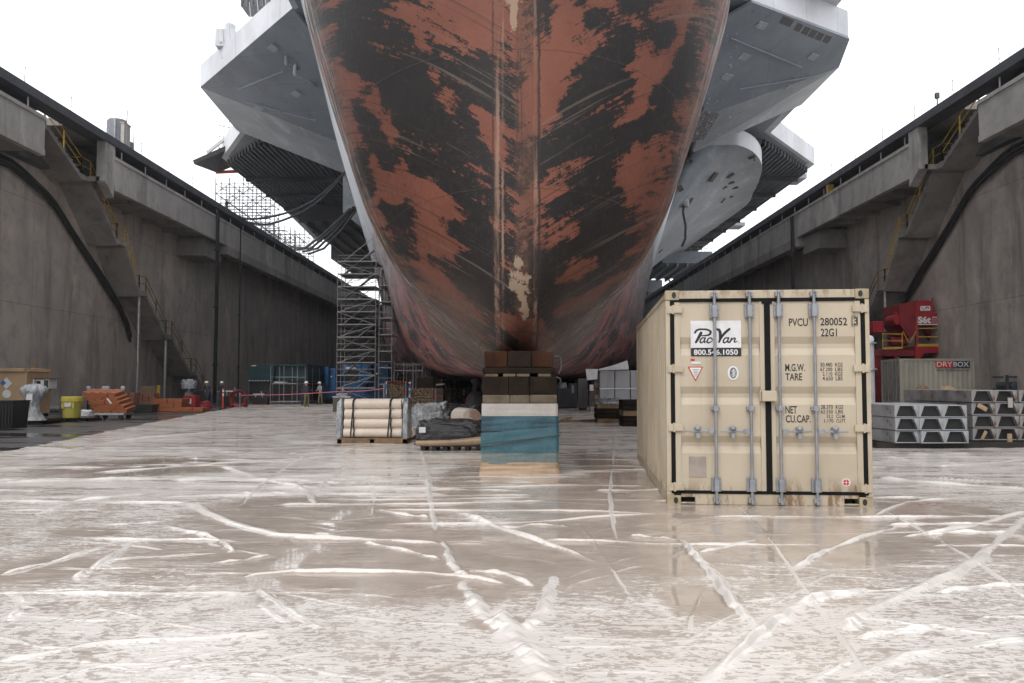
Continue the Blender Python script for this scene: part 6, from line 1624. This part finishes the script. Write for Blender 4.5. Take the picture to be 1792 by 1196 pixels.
# ------------------------------------------------------------------ scaffold tower and low scaffolds
M_scaf = paint('weathered_scaffold_tube', (.27, .265, .265), (.17, .165, .165), .5, 6, .2, .02, streak=.2)
def scaffold(name, label, cat, x0, y0, nx, ny, bx, by, top, lift, decks=True, brace=True, z0=0.0, mat=None, r_=.032):
    t = thing(name, label, cat, (x0, y0, z0)); mat = mat or M_scaf
    for i in range(nx + 1):
        for j in range(ny + 1):
            mb = MB(); mb.tube([(i * bx, j * by, 0), (i * bx, j * by, top)], r_, 6); mb.cbox((i * bx, j * by, .012), (.18, .18, .02)); mb.build('upright', mat, t)
    nl = int(top / lift)
    for l in range(nl + 1):
        z = .25 + l * lift
        if z > top: break
        mb = MB()
        for j in range(ny + 1): mb.tube([(0, j * by, z), (nx * bx, j * by, z)], r_ * .8, 5); mb.tube([(0, j * by, z + .5), (nx * bx, j * by, z + .5)], r_ * .6, 5) if l else None
        for i in range(nx + 1): mb.tube([(i * bx, 0, z), (i * bx, ny * by, z)], r_ * .8, 5)
        mb.build('ledgers', mat, t)
        if decks and l:
            mb = MB(); n = 5
            for k in range(n): mb.box(.03 + nx * bx / n * k, .03, z + .03, nx * bx / n * (k + 1) - .01, ny * by - .03, z + .075)
            mb.build('deck_boards', mat, t)
        if brace and z + lift <= top:
            for i in range(nx):
                for yy in (0, ny * by):
                    mb = MB()
                    a_, b_ = (i * bx, (i + 1) * bx) if (l + i) % 2 else ((i + 1) * bx, i * bx); mb.tube([(a_, yy, z), (b_, yy, z + lift)], r_ * .75, 5); mb.build('brace', mat, t)
    return t
YT = 66.0
xt = W(590, 600, YT).x; tower = scaffold('scaffold_tower', 'tall grey stair scaffold tower standing left of the hull', 'scaffold', xt, YT, 1, 2, W(657, 600, YT).x - xt, 1.5, W(600, 452, YT).z, 1.0)
mb = MB(); hs = W(600, 452, YT).z; wt = W(657, 600, YT).x - xt
for l in range(6):
    z = .3 + l * 2.0; mb.bar((.3, .75, z), (wt - .3, .75, z + 1.95), .6, .06); mb.tube([(.3, .45, z + 1), (wt - .3, .45, z + 2.95)], .03, 5)
mb.build('stair_flights', M_scaf, tower)
scaffold('scaffold_bay', 'narrow grey scaffold bay attached between tower and hull', 'scaffold', W(663, 600, YT).x, YT + .1, 1, 2, 1.0, 1.6, W(670, 470, YT).z, 1.3, brace=False)
scaffold('low_scaffold', 'low scaffold with pale uprights under the turn of the hull', 'scaffold', W(690, 600, YT).x, YT, 3, 6, .75, 2.0, 3.3, 2.4, decks=False, brace=False)
scaffold('shoring_frames', 'row of pale steel shoring frames before the teal tank', 'scaffold', W(473, 700, 63).x, 63, 2, 5, 1.0, 2.4, W(473, 641, 63).z, 1.35, decks=False, brace=False)
mb = MB(); mb.box(W(478, 700, 63).x, 63.2, 1.68, W(498, 700, 63).x, 64, 1.75); tag(mb.build('white_plank', M_white), 'white plank laid across the pale shoring frames', 'plank')
# teal tank on its frame
p = W(434, 668, 66); tk = thing('teal_tank', 'dark teal box tank on a black frame behind the shoring frames', 'tank', (p.x, 66, 0))
z1 = W(434, 641, 66).z; z0 = W(434, 667, 66).z; M_tealp = paint('dark_teal_paint', (.012, .045, .053), (.009, .034, .04), .5, 1)
mb = MB(); mb.box(0, 0, z0, 2.0, 9, z1); mb.box(.6, 0, z1 + .002, 4.6, 9, z1 + .15); mb.box(2.05, .3, z0, 4.6, 9, z1); mb.build('tank', M_tealp, tk)
mb = MB(); mb.box(.1, .15, .25, 4.4, 8.8, z0 - .05); mb.build('engine', M_dark, tk)
mb = MB(); mb.box(0, 0, .05, 4.6, .12, .25)
for x_ in (0, 1.9, 4.4): mb.box(x_, .0, .26, x_ + .1, .12, z0)
mb.build('frame', M_rail, tk)
mb = MB()
for k in range(8): mb.box(.05 + k * .24, -.02, z0 - .005, .19 + k * .24, -.003, z0 + .04)
mb.cbox((.45, -.03, z1 + .03), (.35, .05, .07)); mb.build('trim', M_white, tk)
# blue machines by the tower
M_blue = paint('machine_blue', (.02, .10, .24), (.015, .07, .17), .45, 1)
for px0, px1, y_, ht, lb in ((556, 588, 72, 640, 'bright blue machine left of the scaffold tower'), (598, 680, 74, 633, 'wide dark blue machine behind the scaffold tower')):
    p = W(px0, 690, y_); q = W(px1, ht, y_); t = thing('blue_machine', lb, 'machine', (p.x, y_, 0)); w_ = q.x - p.x
    mb = MB(); mb.box(0, 0, .35, w_, 2.2, q.z * .92); mb.build('housing', M_blue, t, bevel=.05)
    mb = MB(); mb.tube([(w_ * .55, -.25, q.z * .45), (w_ * .55, -.25, q.z * .97)], w_ * .14, 14); mb.build('cylinder', M_blue, t, smooth=True)
    mb = MB(); mb.box(w_ * .06, -.03, q.z * .5, w_ * .36, -.003, q.z * .78); mb.build('panel', M_dark, t)
    mb = MB(); mb.box(w_ * .08, -.04, q.z * .82, w_ * .30, -.004, q.z * .86); mb.cbox((w_ * .75, -.03, q.z * .7), (.12, .05, .12)); mb.build('plate', M_white, t)
    mb = MB(); mb.box(.1, .2, 0, w_ - .1, 2, .348); mb.build('skid', M_dark, t)
# grey brown cabinet on legs
q = G(582, 727); cb = thing('job_box', 'brown grey steel job box on legs left of the film rolls', 'tool box', (q.x, q.y, 0)); w_ = 31 * q.y / FOC
mb = MB(); mb.box(0, 0, .16, w_, .7, .86); mb.build('body', paint('olive_grey', (.10, .085, .065), (.08, .068, .052)), cb, bevel=.02)
mb = MB(); mb.box(-.02, -.02, .862, w_ + .02, .72, .92); mb.build('lid', M_galv, cb)
mb = MB()
for x_ in (0.02, w_ - .08): mb.box(x_, 0.01, 0, x_ + .06, .07, .158); mb.box(x_, .6, 0, x_ + .06, .66, .158)
mb.box(0.081, .01, .03, w_ - .081, .05, .08); mb.build('legs', M_galv, cb)
crumple('clear_cover', cb, (w_ / 2, .3, .922), (w_ * .7, .5, .14), M_clear, 51, .3, 3, 14)
# crates of fittings: racks with bundles of rod ends
M_tipA = paint('brass_ends', (.30, .21, .12), (.10, .075, .05), .6, 9); M_tipB = paint('red_rod_ends', (.20, .05, .03), (.10, .03, .02), .6, 9); M_bluecap = flat('blue_sleeve', (.04, .13, .30))
def rod_crate(px0, px1, py, ptop, label, mats, seed):
    q = G(px0, py); w_ = (px1 - px0) * q.y / FOC; h_ = W(px0, ptop, q.y).z; r2 = np.random.default_rng(seed)
    t = thing('rod_crate', label, 'crate', (q.x, q.y, 0)); pallet(t, -.05, -.05, w_ + .05, .95, .12)
    nrow = int((h_ - .15) / .085); rad = .032
    for r_ in range(nrow):
        mb = MB(); n = int(w_ / .07); z = .17 + r_ * .085
        for k in range(n):
            if r2.random() < .94: mb.tube([(.04 + k * .07, -.02 + .05 * r2.random(), z + .008 * r2.normal()), (.04 + k * .07, .8, z)], rad * r2.uniform(.75, 1.05), 7)
        mb.build('rod_layer', mats[0] if r_ < nrow - 3 or len(mats) < 2 else mats[1], t)
        if r_ % 2: 
            mb = MB(); mb.box(0, .1, z + .036, w_, .8, z + .047); mb.build('batten', M_pal, t)
    for x_ in (-.06, w_ + .02):
        mb = MB(); mb.box(x_, -.08, .0, x_ + .06, -.02, h_ * .93); p_ = mb.build('post', M_orange if x_ > 0 else M_galv, t)
        mb = MB(); mb.box(x_ - .015, -.095, h_ * .25, x_ + .075, -.005, h_ * .55); mb.build('sleeve', M_bluecap, p_)
        mb = MB(); mb.box(x_ - .012, -.092, h_ * .72, x_ + .072, -.008, h_ * .86); mb.build('sleeve', M_bluecap, p_)
rod_crate(677, 708, 722, 664, 'crate of brass rod ends topped with red rods behind the film rolls', (M_tipA, M_tipB), 3)
rod_crate(718, 760, 727, 676, 'wider crate of brown pipe fittings right of the red topped crate', (M_tipA,), 8)
# red gear among the workers at the left wall
q = G(330, 713); t = thing('wrapped_load', 'load in pale blue plastic wrap on a post by the left stair', 'wrapped load', (q.x, q.y, 0))
crumple('wrap', t, (0, 0, 1.25), (.85, .6, .62), M_clear, 61, .3, 2.4, 18); mb = MB(); mb.box(-.06, -.06, 0, .06, .06, 1.25); mb.box(-.2, -.2, .6, .2, .2, 1.0); mb.build('stand', M_galv, t)
q = G(334, 716); t = thing('red_compressor', 'small red compressor box with a white plate among the hoses', 'compressor', (q.x - .1, q.y - 1.0, 0))
mb = MB(); mb.box(0, 0, .15, .75, .7, .85); mb.build('housing', M_red, t, bevel=.03); mb = MB(); mb.box(.2, -.02, .35, .5, -.002, .65); mb.build('plate', M_white, t); mb = MB(); mb.box(.05, .05, 0, .7, .65, .148); mb.build('skid', M_blk, t)
for k, (px, py, lb) in enumerate(((355, 716, 'heap of red hose beside the orange timber blocks'), (418, 713, 'red hose reel beside the teal tank'))):
    q = G(px, py); mb = MB()
    for j in range(5):
        r_ = .55 - .03 * j; mb.tube([(r_ * math.cos(a_), r_ * .7 * math.sin(a_), .06 + .09 * j + .05 * math.sin(a_ * 3 + j)) if k == 0 else (r_ * math.cos(a_), -.2 + .1 * j, .6 + r_ * math.sin(a_)) for a_ in np.linspace(0, 2 * PI, 22)], .045, 6)
    if k: mb.box(-.5, -.3, 0, -.4, .3, .6); mb.box(.4, -.3, 0, .5, .3, .6)
    o = mb.build('hose_coil', M_redd if k else M_red); o.location = q; tag(o, lb, 'hose')
for k, (px, py, w_, h_, lb) in enumerate(((402, 712, 1.4, 1.05, 'dark pump skid with pale pipes behind the orange barrier post'), (452, 709, 1.2, .8, 'dark toolbox under the teal tank front'))):
    q = G(px, py); t = thing('pump_skid', lb, 'pump', (q.x - .5, q.y, 0)); mb = MB(); mb.box(0, 0, .1, w_, .8, h_ * .7); mb.build('body', M_dark, t, bevel=.03)
    mb = MB(); mb.tube([(0.1, -.05, h_), (w_ * .8, -.05, h_)], .06, 8); mb.tube([(.3, -.05, h_ * .7), (.3, -.05, h_)], .05, 8); mb.tube([(w_ * .7, -.1, h_ * .7), (w_ * .6, -.1, h_ * 1.3)], .04, 8); mb.build('pipes', M_galv if k == 0 else M_clear, t)
    mb = MB(); mb.box(.05, .05, 0, w_ - .05, .7, .098); mb.build('skid', M_redd, t)

# ------------------------------------------------------------------ middle right: tanks, fan, cabinet, timber
YG = 47.0; p = W(1049, 705, YG); gt = thing('panel_tank', 'pale grey panelled water tank behind the cream container', 'tank', (p.x, YG, 0)); M_pt = paint('tank_panel', (.38, .38, .39), (.32, .32, .34), .45, 1)
w_ = W(1130, 705, YG).x - p.x; z1 = W(1049, 648, YG).z; z0 = .0
n = 3
mb = MB()
for k in range(n):
    for (a_, b_) in ((z0, z0 + (z1 - z0) * .55), (z0 + (z1 - z0) * .56, z1)):
        mb.box(k * w_ / n + .02, 0, a_ + .02, (k + 1) * w_ / n - .02, 2.5, b_ - .02)
mb.build('panels', M_pt, gt, bevel=.03); mb = MB(); mb.box(-.0, -.05, (z0 + z1) * .55 - .03, w_, -.002, (z0 + z1) * .55 + .05); mb.build('flange', M_white, gt)
p = W(1026, 648, YG - .2); tt_ = thing('white_tarp', 'white tarp draped over the corner of the grey panelled tank', 'tarp', (0, 0, 0))
a1, a2, a3, a4, a5, a6 = [W(*k_, YG - .15) for k_ in ((1025, 646), (1046, 646), (1072, 640), (1098, 631), (1100, 647), (1045, 664))]
mb = MB(); b1 = W(1027, 666, YG - .2)
mb.slab([a1, b1, a6, a2], .05); mb.slab([a2 + Vector((0, .03, -.02)), W(1048, 648, YG - .12), a5, a4, a3], .06); mb.build('sheet', M_white, tt_)
YF = 52.0; p = W(976, 716, YF); fn = thing('fan_unit', 'dark grey ventilation fan unit under the hull right of the keel block', 'fan', (p.x, YF, 0)); w_ = W(1010, 700, YF).x - p.x; z1 = W(976, 671, YF).z
M_dgr = paint('dark_grey_paint', (.07, .072, .08), (.05, .05, .055), .55)
mb = MB(); mb.box(0, 0, .12, w_, 1.5, z1 * .8); mb.box(w_ * .6, 0, z1 * .8 + .002, w_, 1.2, z1); mb.build('housing', M_dgr, fn, bevel=.02)
mb = MB()
for r_ in (.42, .3, .18): mb.tube([(w_ * .38 + r_ * math.cos(a_), -.03, .65 + r_ * math.sin(a_)) for a_ in np.linspace(0, 2 * PI, 25)], .02, 5)
mb.build('fan_guard', M_rail, fn); mb = MB(); mb.box(w_ * .72, -.03, z1 * .62, w_ * .84, -.003, z1 * .92); mb.build('switch_plate', M_pt, fn)
crumple('plastic_bag', fn, (w_ * .25, .5, z1 * .8 + .002), (w_ * .5, .7, .35), M_clear, 71, .25, 3, 16)
mb = MB(); mb.box(0, 0.02, 0, w_, .2, .118); mb.box(0, 1.3, 0, w_, 1.45, .118); mb.build('skid', M_dark, fn)
YC = 50.0; p = W(1012, 715, YC); cbn = thing('grey_cabinet', 'tall plain grey electrical cabinet beside the dark fan unit', 'cabinet', (p.x, YC, 0)); w_ = W(1028, 700, YC).x - p.x; z1 = W(1012, 663, YC).z
mb = MB(); mb.box(0, 0, .1, w_, .5, z1); mb.build('body', paint('cabinet_grey', (.16, .16, .165), (.13, .13, .135)), cbn, bevel=.01); mb = MB(); mb.box(.05, .05, 0, w_ - .05, .45, .098); mb.build('plinth', M_dark, cbn)
p = W(1031, 716, 46); mp_ = thing('meter_stand', 'meter stand with white and brown boxes at the tank corner', 'meter stand', (p.x, 46, 0))
mb = MB(); mb.box(0, 0, 0, .06, .06, 1.5); mb.box(.3, 0, 0, .36, .06, 1.7); mb.box(.061, .01, 1.1, .299, .05, 1.16); mb.build('posts', M_dgr, mp_)
mb = MB(); mb.box(.03, -.15, 1.17, .23, -.002, 1.5); mb.build('meter_box', M_white, mp_); mb = MB(); mb.box(.28, -.12, .6, .48, -.002, .95); mb.box(.28, -.12, 1.35, .46, -.002, 1.6); mb.build('switch_box', M_pal, mp_)
# timber stacks half hidden by the container
for k, (px0, px1, py, lev, lb) in enumerate(((1046, 1096, 742, 4, 'stack of wet brown timbers under clear plastic left of the container'), (1090, 1125, 748, 5, 'darker timber stack tight against the container side'))):
    q = G(px0, py); w_ = (px1 - px0) * q.y / FOC; t = thing('timber_stack', lb, 'timber stack', (q.x, q.y, 0))
    for l in range(lev):
        mb = MB()
        x_ = -.03 + .06 * rng.random(); mb.box(x_, .03 * rng.random(), l * .19 + .01, w_ + .05 * rng.random(), 1.2, l * .19 + .185); mb.build('timber', (M_timber if (l + k) % 3 else M_pal), t, bevel=.01)
    if k == 0: crumple('plastic_cover', t, (w_ * .45, .5, lev * .19), (w_ * .95, 1.1, .2), M_clear, 81, .25, 3.5, 18)
mb = MB(); mb.cbox((0, 0, .35), (.16, .1, .5)); mb.lathe([(.08, .6), (.05, .7)], (0, 0, 0), 8); o = mb.build('blue_canister', M_bluecap); o.location = G(1117, 735); tag(o, 'small blue canister at the container side by the dark timber', 'canister')
q = G(945, 740); mb = MB(); a1 = G(978, 741); b1 = G(1046, 739); mb.bar(a1 + Vector((0, 0, .06)), b1 + Vector((0, 0, .07)), .12, .1); mb.bar(a1 + Vector((.1, 0, .12)), a1 + Vector((.5, .3, .2)), .1, .08)
tag(mb.build('long_timber', M_pal), 'long pale timber lying across the sheeting right of the keel block', 'timber')
# bell shaped shore under the hull
q = G(832, 709); bs = thing('bilge_shore', 'grey bell shaped shore with stacked neck under the hull left of the keel block', 'shore', (q.x, q.y, 0)); M_sh = paint('shore_grey', (.16, .155, .16), (.11, .105, .11), .7, 3)
mb = MB(); mb.lathe([(.75, 0), (.75, .3), (.62, .7), (.38, .95), (.22, 1.05)], (0, 0, 0), 24); mb.build('bell', M_sh, bs, smooth=True); mb = MB(); mb.lathe([(.2, 1.051), (.24, 1.3), (.18, 1.42), (.24, 1.6), (.34, 1.75), (.34, 1.99)], (0, 0, 0), 18); mb.build('neck', M_sh, bs, smooth=True)

# ------------------------------------------------------------------ on the quays
def qtank(px, y_, r_, h_, label, mat, z=16.955):
    p = W(px, 220, y_); t = thing('storage_tank', label, 'tank', (p.x, y_, z))
    mb = MB(); mb.lathe([(r_, 0), (r_, h_), (r_ * .9, h_ + .15), (.05, h_ + .25)], (0, 0, 0), 24); mb.build('shell', mat, t, smooth=True)
    mb = MB(); mb.tube([(r_ + .05, -.1, 0), (r_ + .05, -.1, h_ + .9)], .04, 6); mb.tube([(r_ * .3, -r_ - .05, 0), (r_ * .3, -r_ - .05, h_)], .06, 6); mb.build('ladder_pipe', M_galv, t)
M_qt = paint('grey_tank_paint', (.16, .17, .19), (.12, .13, .145), .45, .6, .2, .02, streak=.3)
qtank(205, 62, .72, 4.2, 'tallest dark grey cylindrical tank standing on the left quay', M_qt); qtank(221, 66, .62, 3.7, 'second dark grey cylindrical tank on the left quay', M_qt); qtank(236, 70, .55, 3.0, 'smaller grey cylindrical tank farther along the left quay', M_galv)
p = W(198, 225, 60); mb = MB(); mb.box(-.5, 0, 0, .4, 1, 4.0); mb.box(-.55, -.05, 4.002, .45, 1.05, 4.08); o = mb.build('pale_cabinet', M_pale); o.location = (p.x - .3, 61.5, 16.955); tag(o, 'pale upright cabinet left of the tall quay tank', 'cabinet')
p = W(254, 275, 74); mb = MB(); mb.box(0, 0, 0, 1.1, 1, 2.3); mb.box(.95, -.05, 0, 1.12, -.002, 3.0); o = mb.build('quay_box', paint('quay_tan', (.38, .36, .30))); o.location = (W(240, 270, 74).x, 74, 16.955); tag(o, 'pale box beside a dark post on the left quay', 'box')
p = W(315, 305, 84); mb = MB(); mb.box(-.65, 0, 0, .65, 1.2, 2.6); mb.box(-.7, -.05, 2.602, .7, 1.25, 2.7); o = mb.build('quay_cabin', M_pt); o.location = (p.x, 84, 16.955); tag(o, 'small grey cabin on the left quay near the scaffold', 'cabin')
p = W(1454, 297, 96); qtank(1454, 96, .62, 2.6, 'white cylindrical tank standing on the right quay', M_pt)
p = W(1388, 345, 110); qtank(1388, 110, 1.0, 2.2, 'wide pale drum tank on the right quay by the stern gallery', M_pt)
p = W(1499, 299, 62); mb = MB(); mb.box(-.2, 0, 0, .25, .4, .95); mb.box(-.25, -.05, .95, .3, .45, 1.0); o = mb.build('yellow_box', M_yel); o.location = (23.8, 62, 15.83); tag(o, 'small yellow box on the right gallery ledge', 'box')
p = W(1640, 172, 52); mb = MB(); mb.tube([(0, 0, 0), (0, 0, p.z - 16.955)], .04, 6); mb.cbox((0, 0, p.z - 16.955 + .15), (.22, .22, .35)); o = mb.build('quay_lamp', M_dgr); o.location = (p.x, 52, 16.955); tag(o, 'single lamp head on a thin pole above the right quay', 'lamp')
# hanging work platforms with tube scaffold under the left overhang
yp = 104.0
def plat(name, label, cpx, w_, d_, zlo, zhi, y_, cat='scaffold'):
    p = W(cpx, 300, y_); t = scaffold(name, label, cat, p.x, y_, 4, 2, w_ / 4, d_ / 2, zhi - zlo, 1.25, decks=False, brace=True, z0=zlo, r_=.055, mat=M_rail)
    return t
plat('hung_scaffold', 'tube scaffold with deck boards standing on the quay under the left overhang', 378, 7.0, 4, 16.955, 28.0, 106)
plat('hung_scaffold', 'second wide tube scaffold farther aft on the left quay edge', 420, 6.5, 6, 16.955, 24.5, 118)
plat('hung_scaffold', 'third dark tube scaffold standing under the left deck edge', 466, 6.0, 6, 16.955, 25.5, 128)
p = W(345, 292, 98); mb = MB(); mb.slab([W(340, 288, 97), W(398, 262, 98), W(450, 275, 104), W(380, 303, 106)], .5)
wp = mb.build('work_platform', M_ribd); tag(wp, 'dark work platform with railing hung off the left deck edge', 'platform')
mb = MB(); pts = [W(383, 206, 100), W(385, 250, 100), W(440, 235, 100), W(438, 262, 101)]
rails = MB()
for k in range(8):
    a_ = W(383 + 9 * k, 205 + 3 * k, 100); b_ = W(383 + 9 * k, 262, 100); rails.tube([a_, b_], .06, 5)
for f in (.25, .6, .95):
    rails.tube([W(383, 205 + 57 * f, 100), W(447, 226 + 36 * f, 100)], .06, 5)
rails.bar(W(362, 268, 99), W(398, 240, 99), .25, .35); rails.bar(W(398, 240, 99), W(447, 238, 100), .25, .35)
o = rails.build('platform_rail', M_galv); o.parent = wp
mb = MB(); mb.bar(W(378, 302, 105.8), W(420, 300, 105.8), .3, .35); tag(mb.build('red_beam', M_orange), 'red orange beam across the scaffold on the left quay', 'beam')
# hoses slung from the ship to the left quay
for k, (pts, lb) in enumerate((([(612, 292, 82), (580, 325, 81), (540, 356, 80), (490, 376, 79), (430, 383, 77), (385, 368, 75), (345, 335, 73)], 'upper black service hose sagging from the ship to the left quay'),
                               ([(606, 300, 83), (560, 350, 82), (510, 380, 81), (455, 393, 79), (405, 385, 77), (365, 360, 75), (335, 330, 73)], 'lower black service hose sagging from the ship to the left quay'))):
    P_ = np.array([tuple(W(*q_)) for q_ in pts]); t_ = np.linspace(0, len(P_) - 1, 40); kk_ = np.arange(len(P_)); Q = np.stack([pchip(kk_, P_[:, i], t_) for i in range(3)], 1)
    mb = MB(); mb.tube([tuple(q_) for q_ in Q], .11, 7); tag(mb.build('service_hose', M_rail, None, smooth=True), lb, 'hose')
# dark hoses bunched at the shelf
for k in range(4):
    mb = MB(); a_ = W(630 - 6 * k, 358 + 3 * k, 88); b_ = W(600 - 12 * k, 400 + 4 * k, 100); c_ = W(540 - 10 * k, 445 - 4 * k, 120)
    mb.tube([a_, b_, (b_ + c_) / 2 + Vector((0, 0, -.8)), c_], .16, 6); tag(mb.build('service_hose', M_blk), 'dark hose in the bunch below the left bow shelf', 'hose', 'hoses bunched below the bow shelf')
# stern quarter platforms seen through the gap on the right
for k, (px, py, y_, w_, lb) in enumerate(((1383, 312, 112, 4.5, 'grey platform arm reaching out from the right deck edge'), (1270, 395, 150, 7, 'grey hanging platform with net under the right sponson'), (1200, 508, 170, 3.0, 'small grey boat platform low beside the hull at right'))):
    p = W(px, py, y_); t = thing('hung_platform', lb, 'platform', p); mb = MB(); mb.box(-w_ / 2, 0, 0, w_ / 2, 4, .6); mb.build('deck', M_gry, t)
    mb = MB()
    for f in np.linspace(-w_ / 2, w_ / 2, 7): mb.tube([(f, 0, .602), (f, 0, 1.8)], .06, 5)
    mb.tube([(-w_ / 2, 0, 1.8), (w_ / 2, 0, 1.8)], .06, 5); mb.tube([(-w_ / 2, 0, 1.2), (w_ / 2, 0, 1.2)], .05, 5)
    mb.bar((-w_ / 2, .5, 0), (-w_ / 2 - 3, .5, 3.5), .3, .3); mb.bar((0, 2, .602), (-2, 2, 4), .3, .3); mb.build('rail', M_galv, t)

# ------------------------------------------------------------------ damp air over the dock
hz = bpy.data.materials.new('damp_air'); hz.use_nodes = True; hz.node_tree.nodes.clear()
_v = hz.node_tree.nodes.new('ShaderNodeVolumePrincipled'); _o = hz.node_tree.nodes.new('ShaderNodeOutputMaterial')
_v.inputs['Color'].default_value = (.93, .95, 1, 1); _v.inputs['Density'].default_value = .0004; _v.inputs['Anisotropy'].default_value = .3
hz.node_tree.links.new(_v.outputs[0], _o.inputs['Volume'])
mb = MB(); mb.box(-112, -66, -1.6, 112, 356, 37); h_ = mb.build('haze', hz); h_['kind'] = 'stuff'; h_['label'] = 'thin pale damp air filling the dry dock'; h_['category'] = 'haze'
